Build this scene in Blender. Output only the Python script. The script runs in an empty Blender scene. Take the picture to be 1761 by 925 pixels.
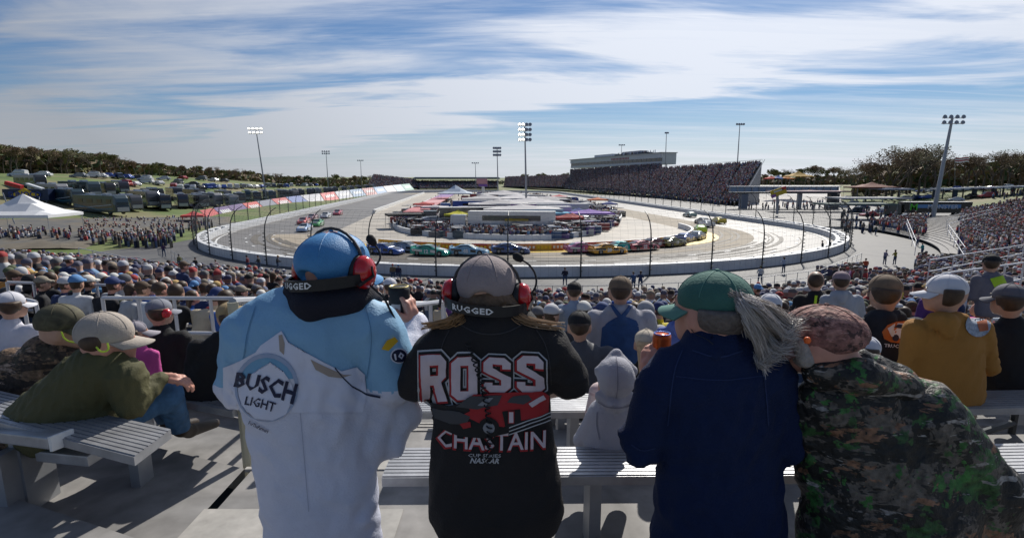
import bpy, bmesh, math, random
import numpy as np
from mathutils import Vector, Matrix
from mathutils.bvhtree import BVHTree
R = math.radians
random.seed(7)
S = bpy.context.scene
COL = S.collection
# ---------------------------------------------------------------- camera
EYE = 9.5                                   # eye height above the track
FPX = 680.0                                 # focal length in units of a 1200 wide picture
PITCH = math.atan(134.5 / FPX)
cd = bpy.data.cameras.new('camera'); cam = bpy.data.objects.new('camera', cd); COL.objects.link(cam)
cam.location = (0, 0, EYE); cam.rotation_euler = (math.pi/2 - PITCH, 0, 0)
cd.sensor_fit = 'HORIZONTAL'; cd.sensor_width = 36; cd.lens = 36*FPX/1200
cd.shift_y = 28/1200                     # the frame sits a little high on the view
cd.clip_start = 0.05; cd.clip_end = 8000
S.camera = cam
# ---------------------------------------------------------------- sky and sun
SUN_EL, SUN_AZ = R(40), R(22)               # azimuth to the right of straight ahead
W = bpy.data.worlds.new('World'); S.world = W; W.use_nodes = True
nt = W.node_tree; N = nt.nodes; L = nt.links
for n in list(N): N.remove(n)
def nd(t, **k):
    n = N.new(t)
    for a, b in k.items():
        if a.startswith('i_'): n.inputs[int(a[2:])].default_value = b
        else: setattr(n, a, b)
    return n
sky = nd('ShaderNodeTexSky', sky_type='NISHITA', sun_disc=False, sun_elevation=SUN_EL, sun_rotation=SUN_AZ,
         air_density=1.0, dust_density=.5, ozone_density=3.0, altitude=300)
tc = nd('ShaderNodeTexCoord'); sep = nd('ShaderNodeSeparateXYZ'); L.new(tc.outputs['Generated'], sep.inputs[0])
zc = nd('ShaderNodeMath', operation='MAXIMUM', i_1=0.0); L.new(sep.outputs[2], zc.inputs[0])
zz = nd('ShaderNodeMath', operation='ADD', i_1=0.06); L.new(zc.outputs[0], zz.inputs[0])
dx = nd('ShaderNodeMath', operation='DIVIDE'); L.new(sep.outputs[0], dx.inputs[0]); L.new(zz.outputs[0], dx.inputs[1])
dy = nd('ShaderNodeMath', operation='DIVIDE'); L.new(sep.outputs[1], dy.inputs[0]); L.new(zz.outputs[0], dy.inputs[1])
cb = nd('ShaderNodeCombineXYZ'); L.new(dx.outputs[0], cb.inputs[0]); L.new(dy.outputs[0], cb.inputs[1])
def cloud(rot, scl, loc, nscale, detail, rough, dist, lo, hi, feat=1):
    mp = nd('ShaderNodeMapping'); mp.inputs['Rotation'].default_value = (0, 0, rot)
    mp.inputs['Scale'].default_value = scl; mp.inputs['Location'].default_value = loc
    L.new(cb.outputs[0], mp.inputs[0])
    nz = nd('ShaderNodeTexNoise'); L.new(mp.outputs[0], nz.inputs['Vector'])
    nz.inputs['Scale'].default_value = nscale; nz.inputs['Detail'].default_value = detail
    nz.inputs['Roughness'].default_value = rough; nz.inputs['Distortion'].default_value = dist
    mr = nd('ShaderNodeMapRange', interpolation_type='SMOOTHSTEP'); L.new(nz.outputs['Fac'], mr.inputs[0])
    mr.inputs[1].default_value = lo; mr.inputs[2].default_value = hi
    return mr.outputs[0]
def math_(op, a, b=None, **k):
    n = nd('ShaderNodeMath', operation=op, **k)
    for i, q in enumerate((a, b)):
        if q is None: continue
        if isinstance(q, (int, float)): n.inputs[i].default_value = q
        else: L.new(q, n.inputs[i])
    return n.outputs[0]
def mrange(v, a, b, c=0.0, d=1.0):
    n = nd('ShaderNodeMapRange', interpolation_type='SMOOTHSTEP'); L.new(v, n.inputs[0])
    for i, q in enumerate((a, b, c, d)): n.inputs[i+1].default_value = q
    return n.outputs[0]
BR = R(38)
# bands of high cloud running from the left horizon to the upper right
nb = math_('ADD', math_('MULTIPLY', dx.outputs[0], math.sin(BR)), math_('MULTIPLY', dy.outputs[0], math.cos(BR)))
wn = cloud(BR, (0.42, 1.0, 1), (2.1, 5.6, 0), 0.9, 9, .58, .6, .25, .75)
q = math_('ADD', nb, math_('MULTIPLY', math_('SUBTRACT', wn, .5), 2.0))
d1 = math_('ABSOLUTE', math_('SUBTRACT', q, 4.0))
b1 = mrange(d1, .35, 1.5, 1.0, 0.0)
d2 = math_('ABSOLUTE', math_('SUBTRACT', q, 1.5))
b2 = mrange(d2, .0, 1.2, .62, 0.0)
c1 = cloud(R(8), (0.16, 1.0, 1), (3.3, 2.2, 0), 1.0, 9, .6, .4, .42, .72)      # long thin streaks low down
c2 = cloud(BR, (0.2, 1.6, 1), (7.7, 1.2, 0), 3.2, 9, .66, .7, .40, .85)        # fine fibres
lowm = mrange(dy.outputs[0], 4.5, 9.0)
s2 = math_('ADD', math_('MULTIPLY', b1, .95), b2)
s2 = math_('ADD', s2, math_('MULTIPLY', c1, .36))
s2 = math_('ADD', s2, math_('MULTIPLY', c2, .34))
vd = math_('MAXIMUM', sep.outputs[2], 0.0)
s2 = math_('ADD', s2, mrange(vd, .13, .0, 0.0, .85))
facn = math_('MULTIPLY', math_('MINIMUM', s2, 1.0), .9)
# clouds forward-scatter: brighter towards the sun
sd = (math.cos(SUN_EL)*math.sin(SUN_AZ), math.cos(SUN_EL)*math.cos(SUN_AZ), math.sin(SUN_EL))
dt = nd('ShaderNodeVectorMath', operation='DOT_PRODUCT'); L.new(tc.outputs['Generated'], dt.inputs[0]); dt.inputs[1].default_value = sd
mr = nd('ShaderNodeMapRange'); L.new(dt.outputs['Value'], mr.inputs[0])
mr.inputs[1].default_value = .45; mr.inputs[2].default_value = 1.0; mr.inputs[3].default_value = 6.6; mr.inputs[4].default_value = 17.0
cc = nd('ShaderNodeVectorMath', operation='SCALE'); cc.inputs[0].default_value = (.93, .97, 1.06); L.new(mr.outputs[0], cc.inputs[3])
mix = nd('ShaderNodeMix', data_type='RGBA'); L.new(facn, mix.inputs[0]); tn = nd('ShaderNodeVectorMath', operation='MULTIPLY'); L.new(sky.outputs[0], tn.inputs[0]); tn.inputs[1].default_value = (.62, .84, 1.08); L.new(tn.outputs[0], mix.inputs[6]); L.new(cc.outputs[0], mix.inputs[7])
bg = nd('ShaderNodeBackground'); bg.inputs[1].default_value = .064; L.new(mix.outputs[2], bg.inputs[0])
wo = nd('ShaderNodeOutputWorld'); L.new(bg.outputs[0], wo.inputs[0])
sl = bpy.data.lights.new('sun', 'SUN'); sl.energy = 4.9; sl.angle = R(.5); sl.color = (1, .95, .87)
so = bpy.data.objects.new('sun', sl); COL.objects.link(so)
so.rotation_euler = Vector(sd).to_track_quat('Z', 'Y').to_euler(); so.location = (20, 50, 60)
S.view_settings.view_transform = 'Standard'; S.view_settings.look = 'None'
S.view_settings.exposure = 0.0; S.view_settings.gamma = 1
S.cycles.max_bounces = 5; S.cycles.diffuse_bounces = 2; S.cycles.glossy_bounces = 2; S.cycles.transparent_max_bounces = 12
# ---------------------------------------------------------------- picture point <-> place
CP, SP = math.cos(PITCH), math.sin(PITCH)
def ray(x, y):
    a = (x-600)/FPX; b = (284.5-y)/FPX
    return Vector((a, CP + b*SP, -SP + b*CP))
def at(x, y, Y):
    d = ray(x, y); return Vector((0, 0, EYE)) + d*(Y/d.y)
def gp(x, y, z=0.0):
    d = ray(x, y); return Vector((0, 0, EYE)) + d*((z-EYE)/d.z)
# ---------------------------------------------------------------- materials
MC = {}
def mat(name, col, rough=.7, metal=0.0, noise=None, bump=0.0, bscale=40, emit=None, estr=0, spec=.4, sheen=0, objcol=None, attr=None, coat=0):
    """noise=(scale, amount): colour varies between darker and lighter by amount"""
    if name in MC: return MC[name]
    m = bpy.data.materials.new(name); m.use_nodes = True
    t = m.node_tree; b = t.nodes['Principled BSDF']
    b.inputs['Base Color'].default_value = (*col, 1); b.inputs['Roughness'].default_value = rough
    b.inputs['Metallic'].default_value = metal; b.inputs['Specular IOR Level'].default_value = spec
    if sheen: b.inputs['Sheen Weight'].default_value = sheen
    if coat: b.inputs['Coat Weight'].default_value = coat; b.inputs['Coat Roughness'].default_value = .08
    src = None
    if objcol:
        oi = t.nodes.new('ShaderNodeObjectInfo'); src = oi.outputs['Color']
        if objcol == 'ramp':
            cr = t.nodes.new('ShaderNodeValToRGB'); cr.color_ramp.interpolation = 'CONSTANT'
            pal = [(.02,.02,.025),(.6,.6,.58),(.03,.05,.15),(.35,.04,.04),(.25,.22,.17),(.05,.08,.2),(.12,.12,.13),(.7,.68,.62),(.1,.25,.5),(.08,.05,.03),(.5,.33,.12),(.02,.02,.02),(.08,.1,.05),(.5,.5,.52)]
            e = cr.color_ramp.elements
            while len(e) < len(pal): e.new(.5)
            for i, c in enumerate(pal): e[i].position = i/len(pal); e[i].color = (*c, 1)
            t.links.new(oi.outputs['Alpha'], cr.inputs[0]); src = cr.outputs[0]
    if attr:
        an = t.nodes.new('ShaderNodeAttribute'); an.attribute_name = attr; src = an.outputs['Color']
    tcn = t.nodes.new('ShaderNodeTexCoord')
    if noise:
        sc, am = noise
        nz = t.nodes.new('ShaderNodeTexNoise'); nz.inputs['Scale'].default_value = sc; nz.inputs['Detail'].default_value = 6
        nz.inputs['Roughness'].default_value = .65
        t.links.new(tcn.outputs['Object'], nz.inputs['Vector'])
        r_ = t.nodes.new('ShaderNodeMapRange'); t.links.new(nz.outputs['Fac'], r_.inputs[0])
        r_.inputs[1].default_value = .25; r_.inputs[2].default_value = .75
        r_.inputs[3].default_value = 1-am; r_.inputs[4].default_value = 1+am
        mu = t.nodes.new('ShaderNodeVectorMath'); mu.operation = 'SCALE'
        if src is not None: t.links.new(src, mu.inputs[0])
        else: mu.inputs[0].default_value = col
        t.links.new(r_.outputs[0], mu.inputs[3]); src = mu.outputs[0]
    if src is not None: t.links.new(src, b.inputs['Base Color'])
    if bump:
        n2 = t.nodes.new('ShaderNodeTexNoise'); n2.inputs['Scale'].default_value = bscale; n2.inputs['Detail'].default_value = 4
        t.links.new(tcn.outputs['Object'], n2.inputs['Vector'])
        bp = t.nodes.new('ShaderNodeBump'); bp.inputs['Strength'].default_value = bump; bp.inputs['Distance'].default_value = .02
        t.links.new(n2.outputs['Fac'], bp.inputs['Height']); t.links.new(bp.outputs[0], b.inputs['Normal'])
    if emit:
        b.inputs['Emission Color'].default_value = (*emit, 1); b.inputs['Emission Strength'].default_value = estr
    MC[name] = m; return m
def patch(name, cols, scale, rough=.85, bump=.0, stretch=(1,1,1), edges=None, metal=0):
    """several colours in irregular patches (ground, camouflage)"""
    if name in MC: return MC[name]
    m = bpy.data.materials.new(name); m.use_nodes = True; t = m.node_tree; b = t.nodes['Principled BSDF']
    tcn = t.nodes.new('ShaderNodeTexCoord'); mp = t.nodes.new('ShaderNodeMapping'); mp.inputs['Scale'].default_value = stretch
    t.links.new(tcn.outputs['Object'], mp.inputs[0])
    nz = t.nodes.new('ShaderNodeTexNoise'); nz.inputs['Scale'].default_value = scale; nz.inputs['Detail'].default_value = 5; nz.inputs['Distortion'].default_value = .6
    t.links.new(mp.outputs[0], nz.inputs['Vector'])
    cr = t.nodes.new('ShaderNodeValToRGB'); e = cr.color_ramp.elements
    while len(e) < len(cols): e.new(.5)
    for i, c in enumerate(cols):
        e[i].position = (edges[i] if edges else .3 + .4*i/(len(cols)-1)); e[i].color = (*c, 1)
    t.links.new(nz.outputs['Fac'], cr.inputs[0])
    n3 = t.nodes.new('ShaderNodeTexNoise'); n3.inputs['Scale'].default_value = scale*9; n3.inputs['Detail'].default_value = 3
    t.links.new(mp.outputs[0], n3.inputs['Vector'])
    mr_ = t.nodes.new('ShaderNodeMapRange'); mr_.inputs[3].default_value = .7; mr_.inputs[4].default_value = 1.3; t.links.new(n3.outputs['Fac'], mr_.inputs[0])
    mu = t.nodes.new('ShaderNodeVectorMath'); mu.operation = 'SCALE'; t.links.new(cr.outputs[0], mu.inputs[0]); t.links.new(mr_.outputs[0], mu.inputs[3])
    t.links.new(mu.outputs[0], b.inputs['Base Color']); b.inputs['Roughness'].default_value = rough; b.inputs['Metallic'].default_value = metal
    if bump:
        bp = t.nodes.new('ShaderNodeBump'); bp.inputs['Strength'].default_value = bump; bp.inputs['Distance'].default_value = .02
        t.links.new(nz.outputs['Fac'], bp.inputs['Height']); t.links.new(bp.outputs[0], b.inputs['Normal'])
    MC[name] = m; return m
# ---------------------------------------------------------------- mesh helpers
class MB:
    def __init__(s): s.V = []; s.F = []; s.M = []
    def add(s, vs, fs, m=0):
        o = len(s.V); s.V += [tuple(v) for v in vs]; s.F += [tuple(i+o for i in f) for f in fs]; s.M += [m]*len(fs)
    def box(s, c, size, rz=0, m=0, taper=1.0, T=None):
        x, y, z = [q/2 for q in size]; vs = []
        for k, (i, j) in enumerate([(-1,-1),(1,-1),(1,1),(-1,1)]*2):
            tp = 1 if k < 4 else taper
            vs.append(Vector((i*x*tp, j*y*tp, -z if k < 4 else z)))
        q = Matrix.Rotation(rz, 3, 'Z')
        vs = [q @ v + Vector(c) for v in vs]
        if T is not None: vs = [T @ v for v in vs]
        s.add(vs, [(3,2,1,0),(4,5,6,7),(0,1,5,4),(1,2,6,5),(2,3,7,6),(3,0,4,7)], m); return s
    def tube(s, pts, r, n=6, m=0, caps=True):
        pts = [Vector(p) for p in pts]; k = len(pts); rs = r if isinstance(r, (list, tuple)) else [r]*k
        vs = []; up0 = None
        for i, p in enumerate(pts):
            d = (pts[min(i+1, k-1)] - pts[max(i-1, 0)]).normalized()
            if up0 is None: up0 = Vector((0,0,1)) if abs(d.z) < .9 else Vector((0,1,0))
            a = d.cross(up0)
            if a.length < 1e-4: a = d.orthogonal()
            a.normalize(); b = a.cross(d).normalized(); up0 = b
            for j in range(n):
                t = 2*math.pi*j/n; vs.append(p + (a*math.cos(t) + b*math.sin(t))*rs[i])
        fs = [(i*n+j, i*n+(j+1)%n, (i+1)*n+(j+1)%n, (i+1)*n+j) for i in range(k-1) for j in range(n)]
        if caps: fs += [tuple(range(n-1, -1, -1)), tuple((k-1)*n+j for j in range(n))]
        s.add(vs, fs, m); return s
    def lathe(s, prof, c=(0,0,0), n=16, m=0, T=None):
        vs = [Vector((r*math.cos(2*math.pi*j/n)+c[0], r*math.sin(2*math.pi*j/n)+c[1], z+c[2])) for r, z in prof for j in range(n)]
        if T is not None: vs = [T @ v for v in vs]
        k = len(prof)
        fs = [(i*n+j, i*n+(j+1)%n, (i+1)*n+(j+1)%n, (i+1)*n+j) for i in range(k-1) for j in range(n)]
        fs += [tuple(range(n-1,-1,-1)), tuple((k-1)*n+j for j in range(n))]
        s.add(vs, fs, m); return s
    def prism(s, poly, h0, h1, axis='Z', m=0, T=None):
        """polygon extruded; axis Z: poly=(x,y); Y: poly=(x,z); X: poly=(y,z)"""
        n = len(poly); f = {'Z': lambda p, h: (p[0], p[1], h), 'Y': lambda p, h: (p[0], h, p[1]), 'X': lambda p, h: (h, p[0], p[1])}[axis]
        vs = [Vector(f(p, h0)) for p in poly] + [Vector(f(p, h1)) for p in poly]
        if T is not None: vs = [T @ v for v in vs]
        s.add(vs, [tuple(range(n-1,-1,-1)), tuple(range(n, 2*n))] + [(i, (i+1)%n, n+(i+1)%n, n+i) for i in range(n)], m); return s
    def strip(s, A, B, m=0, closed=False):
        n = len(A); s.add(list(A)+list(B), [(i, (i+1)%n, n+(i+1)%n, n+i) for i in range(n if closed else n-1)], m); return s
    def build(s, name, mats, parent=None, smooth=False, loc=None, bevel=0):
        me = bpy.data.meshes.new(name); me.from_pydata(s.V, [], s.F); me.validate()
        if not isinstance(mats, (list, tuple)): mats = [mats]
        for q in mats: me.materials.append(q)
        if len(s.M) == len(me.polygons): me.polygons.foreach_set('material_index', s.M)
        if smooth: me.polygons.foreach_set('use_smooth', [True]*len(me.polygons))
        bm = bmesh.new(); bm.from_mesh(me); bmesh.ops.recalc_face_normals(bm, faces=bm.faces)
        if bevel: bmesh.ops.bevel(bm, geom=[e for e in bm.edges if len(e.link_faces) == 2 and e.calc_face_angle(0) > .5], offset=bevel, segments=2, affect='EDGES', profile=.6)
        bm.to_mesh(me); bm.free()
        o = bpy.data.objects.new(name, me); COL.objects.link(o)
        if parent is not None: o.parent = parent
        if loc is not None: o.location = loc
        return o
def tag(o, label=None, cat=None, group=None, kind=None):
    if label: o['label'] = label
    if cat: o['category'] = cat
    if group: o['group'] = group
    if kind: o['kind'] = kind
    return o
def empty(name, loc, rz=0, label=None, cat=None, group=None):
    o = bpy.data.objects.new(name, None); COL.objects.link(o); o.empty_display_size = .2
    o.location = loc; o.rotation_euler = (0, 0, rz); tag(o, label, cat, group); return o
KIDS = {}
def copy_tree(o, parent=None):
    c = o.copy(); COL.objects.link(c); c.parent = parent
    for k in list(o.children): copy_tree(k, c)
    return c
def newcopy(proto, loc, rz, label, group=None, scale=None):
    c = copy_tree(proto); c.location = loc; c.rotation_euler = (0, 0, rz)
    c['label'] = label
    if group: c['group'] = group
    if scale: c.scale = scale if isinstance(scale, (tuple, list)) else (scale,)*3
    return c
def struct(name, mb, m, **k): return tag(mb.build(name, m, **k), kind='structure')
# ---------------------------------------------------------------- ground materials
M_grass = patch('meadow_grass', [(.06,.10,.02),(.10,.15,.03),(.17,.17,.07),(.20,.16,.09)], .05, bump=.2)
M_asph = patch('track_asphalt', [(.10,.095,.09),(.17,.16,.15),(.13,.12,.11)], .06, rough=.55, stretch=(1,1,1))
M_conc_glare = patch('concrete_and_glare', [(.25,.21,.155),(.34,.29,.22),(.29,.245,.18)], .08, rough=.85)
M_infield = patch('infield_paving', [(.32,.29,.25),(.42,.38,.32),(.27,.25,.22)], .06, rough=.7)
M_path = patch('walkway_paving', [(.065,.065,.07),(.11,.108,.105),(.085,.085,.085)], .2, rough=.7)
M_lot = patch('lot_gravel', [(.17,.16,.15),(.25,.23,.21)], .05, rough=.9)
M_white = mat('white_paint', (.72,.72,.70), .5, noise=(1.2,.12))
M_yellow = mat('yellow_paint', (.75,.50,.03), .5, noise=(2,.15))
M_alu = mat('brushed_aluminium', (.36,.365,.38), .42, .45, noise=(5,.32), bump=.05, bscale=120)
M_galv = mat('galvanised_steel', (.34,.35,.37), .5, .6, noise=(5,.12))
M_dark = mat('dark_steel', (.045,.05,.055), .5, .5)
M_black = mat('black_plastic', (.012,.012,.014), .45)
M_glass = mat('dark_glass', (.02,.03,.035), .08, spec=.8)
# ---------------------------------------------------------------- terrain
C1 = Vector((1.5, 110)); AX = Vector((-math.sin(R(5.5)), math.cos(R(5.5)))); NR = Vector((AX.y, -AX.x)); C2 = C1 + AX*250
def loop(r, c1=C1, n=48, z=0.0, c2=C2):
    P = []
    for i in range(n+1):
        a = math.pi*i/n; d = -NR*math.cos(a) - AX*math.sin(a)       # left side -> near -> right side
        p = c1 + d*r; P.append(Vector((p.x, p.y, z)))
    for i in range(n+1):
        a = math.pi*i/n; d = NR*math.cos(a) + AX*math.sin(a)
        p = c2 + d*r; P.append(Vector((p.x, p.y, z)))
    return P
def ss(a, b, x):
    t = max(0, min(1, (x-a)/(b-a))); return t*t*(3-2*t)
def terr(x, y):
    z = 0.0
    lx = -x - 44 - .096*y                   # metres left of the back straight wall
    z += 1.5*ss(3, 9, lx)*ss(60, 90, y)*ss(700,420,y)
    up = ss(20, 100, lx)
    z += up*(7.6*ss(620, 240, y) + 2.0)*ss(70, 150, y)
    rx = x - 95
    z += 6.2*max(ss(25, 80, rx - .12*(y-170))*ss(120, 205, y), .9*ss(205,300,y)*ss(-5,12,rx-.05*(y-205)))
    z += 2.5*ss(500, 900, y)
    far = math.hypot(x, y)
    z += 8*ss(900, 2600, far)
    if lx > 20 or rx > 20: z += .35*math.sin(x*.031+1)*math.cos(y*.027)*min(1, up+ss(20,60,rx))
    return z
mb = MB()
xs = [-4000,-2500,-1500,-1000,-750]+list(range(-600,601,12))+[750,1000,1500,2500,4000]
ys = [-300,-120]+list(range(-60,700,12))+[760,850,1000,1300,1800,2600,4000,6000]
for y in ys:
    for x in xs: mb.V.append((x, y, terr(x, y)-.30))
nx = len(xs)
mb.F = [(j*nx+i, j*nx+i+1, (j+1)*nx+i+1, (j+1)*nx+i) for j in range(len(ys)-1) for i in range(nx-1)]
mb.M = [0]*len(mb.F)
struct('ground', mb, M_grass, smooth=True)
def flat(name, pts, z, m):
    mb = MB(); mb.add([(p[0], p[1], z) for p in pts], [tuple(range(len(pts)))]); return struct(name, mb, m)
# paved ground around the near turn, walkway and stands base
flat('walkway', [(-66,118),(-135,108),(-170,60),(-120,-60),(120,-60),(190,60),(170,150),(110,215),(95,260),(-45,500),(-110,500),(-72,230),(-60,130)], -.02, M_path)
# racing surface: ring between inner and outer loops
mb = MB(); A = loop(53.5, z=.0); B = loop(31, z=.0); mb.strip(A, B, closed=True); struct('race_track', mb, M_asph)
CI = Vector((0, 109)); CI2 = CI + AX*245
mb = MB(); A = loop(42, CI, z=.02, c2=CI2); B = loop(31, CI, z=.02, c2=CI2)
n = 49
mb.strip(A[2:n+n], B[2:n+n]);
struct('concrete_and_glare_lane', mb, M_conc_glare)  # concrete in the turns; on the front straight its tan paints in sun glare
mb = MB(); A = loop(32.2, CI, z=.04, c2=CI2)
mb.add(A, [tuple(range(len(A)))]); struct('infield', mb, M_infield)
# yellow apron beside the inner wall, lane dashes
mb = MB(); A = loop(34.4, CI, z=.06, c2=CI2); B = loop(32.6, CI, z=.06, c2=CI2); mb.strip(A[10:49], B[10:49])
P = loop(37.0, CI, z=.06, c2=CI2)[30:47]; Q = loop(34.4, CI, z=.06, c2=CI2)[30:47]
n_ = len(P); P = [q.lerp(p, math.sin(math.pi*i/(n_-1))) for i, (p, q) in enumerate(zip(P, Q))]; mb.strip(P, Q)
struct('yellow_apron', mb, M_yellow)
mb = MB()
for rr, st, ln in ((47.5, 4, 2), (43.5, 5, 2)):
    A = loop(rr, z=.05, n=96); B = loop(rr-.28, z=.05, n=96)
    for i in range(0, 97, st): mb.strip(A[i:i+ln], B[i:i+ln])
A = loop(51.6, z=.05, n=96); B = loop(51.3, z=.05, n=96); mb.strip(A[:97], B[:97])
struct('lane_dashes', mb, M_white)
# painted groove arcs (worn rubber lines)
mb = MB(); random.seed(3)
for k in range(60):
    rr = random.gauss(41, 4.5); rr = min(51, max(35.5, rr)); i0 = random.randint(0, 60); i1 = min(96, i0+random.randint(12, 44)); w = random.uniform(.1, .45)*(2.5 if k < 5 else 1)
    A = loop(rr, z=.03+k*.0003, n=96)[i0:i1]; B = loop(rr-w, z=.03+k*.0003, n=96)[i0:i1]; mb.strip(A, B)
struct('tyre_marks', mb, mat('rubber_marks', (.13,.115,.095), .7))
# ---------------------------------------------------------------- walls
def wall_along(P, w, h, name, mats, label, cat, base=0, closed=False, z0=0):
    mb = MB(); n = len(P); k = n if closed else n-1
    def off(i, s):
        a = P[(i-1) % n] if (closed or i > 0) else P[i]; b = P[(i+1) % n] if (closed or i < n-1) else P[i]
        d = (b-a); d.z = 0; d.normalize(); return P[i] + Vector((-d.y, d.x, 0))*s
    In = [off(i, w/2) for i in range(n)]; Out = [off(i, -w/2) for i in range(n)]
    up = Vector((0, 0, h))
    Z = Vector((0,0,z0))
    mb.strip([p+Z for p in In], [p+Z+up for p in In], closed=closed); mb.strip([p+Z+up for p in Out], [p+Z for p in Out], closed=closed)
    mb.strip([p+Z+up for p in In], [p+Z+up for p in Out], closed=closed)
    if not closed:
        for q in (0, n-1): mb.add([In[q]+Z, Out[q]+Z, Out[q]+Z+up, In[q]+Z+up], [(0,1,2,3)])
    o = mb.build(name, mats); tag(o, label, cat); return o
M_wall = mat('white_wall_paint', (.66,.67,.68), .5, noise=(.8,.12))
ow = empty('safety_wall', (C1.x, C1.y-53.4, 0), 0, 'long white concrete safety wall curving round the outside of the race track', 'wall')
def child_wall(P, w, h, name, m, parent, z0=0, closed=False):
    o = wall_along([p - parent.location*1 for p in [Vector(q) for q in P]], w, h, name, m, None, None, z0=z0, closed=closed); o.parent = parent; return o
child_wall(loop(53.8, n=96), .5, 1.05, 'wall', M_wall, ow, closed=True)
child_wall(loop(52.6, n=96), .55, .9, 'energy_barrier', mat('barrier_grey_white', (.55,.56,.57), .45, noise=(.5,.1)), ow, closed=True)
mb = MB(); A = loop(53.2, n=96)
for i in range(0, 97, 2):
    p = A[i].lerp(A[min(i+1,96)], .5) - ow.location; d = (A[min(i+1,96)]-A[i]); 
    if d.length > .1: mb.box((p.x, p.y, .95), (1.3, .62, .16), math.atan2(d.y, d.x))
o = mb.build('barrier_block', M_white, ow); o['kind'] = 'stuff'
# inner orange wall with sponsor panels
iw = empty('inner_banner_wall', (0, 76, 0), 0, 'low orange and yellow banner wall round the inside of the turn', 'wall')
P = loop(32.3, CI, n=96, c2=CI2)
child_wall(P[26:97], .4, 1.0, 'wall', M_wall, iw)
pal = [mat('banner_orange', (.62,.20,.03), .5, noise=(1.5,.2)), mat('banner_gold', (.70,.40,.04), .5), mat('banner_red', (.5,.06,.04), .5)]
for i in range(26, 82, 2):
    seg = loop(32.62, CI, n=96, c2=CI2)[i:i+3]; mb = MB()
    mb.strip([p-iw.location+Vector((0,0,.06)) for p in seg], [p-iw.location+Vector((0,0,.98)) for p in seg])
    mb.build('panel', pal[(i//2*5) % 7 % 3] if i > 30 else pal[1], iw)
    mb = MB()
    q = (seg[0]+seg[1])/2 - iw.location; d = seg[2]-seg[0]; rz = math.atan2(d.y, d.x); nn = Vector((d.y, -d.x, 0)).normalized()
    for t in (-.7,-.2,.3,.8): 
        c = (seg[1]-iw.location) + d.normalized()*t + nn*.04; mb.box((c.x, c.y, .52), (.3, .02, .34), rz)
    mb.build('lettering', M_white if i % 4 else M_yellow, iw)
tag(wall_along([Vector(p) for p in P[97:150:3]] if False else loop(32.3, CI, n=96, c2=CI2)[97:112], .4, 1.0, 'pit_road_wall', M_wall, None, None), 'grey white concrete wall separating front straight from the pit road', 'wall')
# pit island kerb wall
isl = [(535,167.2),(512,173),(490,184),(470,195),(461,203),(463,210),(478,216),(515,219.5),(560,222),(620,224),(672,221),(705,213),(722,205),(729,198),(722,191),(700,183.5),(665,176),(630,170.5)]
ISL = [gp(*p) for p in isl]
def smooth_poly(P, it=2):
    for _ in range(it):
        Q = [P[0]]
        for a, b in zip(P, P[1:]): Q += [a.lerp(b, .25), a.lerp(b, .75)]
        Q.append(P[-1]); P = Q
    return P
ISL = smooth_poly(ISL)
wall_along(ISL, .5, .9, 'pit_island_wall', M_wall, 'low grey white wall curving round the crowded garage island in the infield', 'wall')
mb = MB(); mb.add([(p.x, p.y, .06) for p in ISL], [tuple(range(len(ISL)))]); struct('island_paving', mb, patch('island_paving', [(.30,.27,.22),(.40,.36,.30)], .2))
# ---------------------------------------------------------------- catch fence
cf = empty('catch_fence', (C1.x, C1.y-54, 0), 0, 'tall catch fence of curved steel posts and cables along the outside wall of the track', 'fence')
FP = loop(54.3, n=24)
FP = FP[:25] + [FP[24].lerp(FP[25], t/34) for t in range(1, 30)]
# left straight continues too
Lft = [loop(54.3, n=24)[-1].lerp(loop(54.3, n=24)[0], t/34) for t in range(6, 34)]
FP = Lft + FP
def fpost(p, d):   # d points to the track
    prof = [(0,0),(0,2.2),(.02,3.6),(.15,4.5),(.5,5.3),(1.05,5.9),(1.7,6.25)]
    return [p + d*a + Vector((0,0,b)) for a, b in prof]
PP = []
mp = MB(); 
base = MB()
for i, p in enumerate(FP):
    a = FP[max(i-1, 0)]; b = FP[min(i+1, len(FP)-1)]; t = (b-a).normalized(); d = Vector((-t.y, t.x, 0)); d = d if d.dot(Vector((C1.x, p.y, 0))-p) > 0 else -d
    P_ = [q - cf.location for q in fpost(p, d)]; PP.append(P_)
    if i == len(FP)//2 or True:
        m_ = MB(); m_.tube(P_, [.075,.075,.07,.06,.055,.05,.04], n=5)
        for h in range(8): 
            q = P_[0] + Vector((0,0,.6+h*.42)) - d*.14; m_.box(q, (.12,.24,.08), math.atan2(t.y, t.x)+math.pi/2)
        m_.build('post', M_dark, cf)
cab = MB()
for i in range(len(PP)-1):
    for k in range(15):
        f = k/14*6; j = min(int(f), 5); u = f-j
        a = PP[i][j].lerp(PP[i][j+1], u); b = PP[i+1][j].lerp(PP[i+1][j+1], u)
        cab.tube([a, b], .009, n=3, caps=False)
    for k in range(1, 9):
        pts = [PP[i][j].lerp(PP[i+1][j], k/9) for j in range(7)]
        cab.tube(pts, .005, n=3, caps=False)
o = cab.build('cable_mesh', mat('fence_wire', (.10,.11,.12), .5, .6), cf); o['kind'] = 'stuff'
def hit(x, y, t0=20.0, lift=0):
    d = ray(x, y); o = Vector((0, 0, EYE)); t = t0
    while t < 3000:
        p = o + d*t
        if p.z < terr(p.x, p.y)-.3+lift: return p
        t *= 1.01
    return o + d*600
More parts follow.
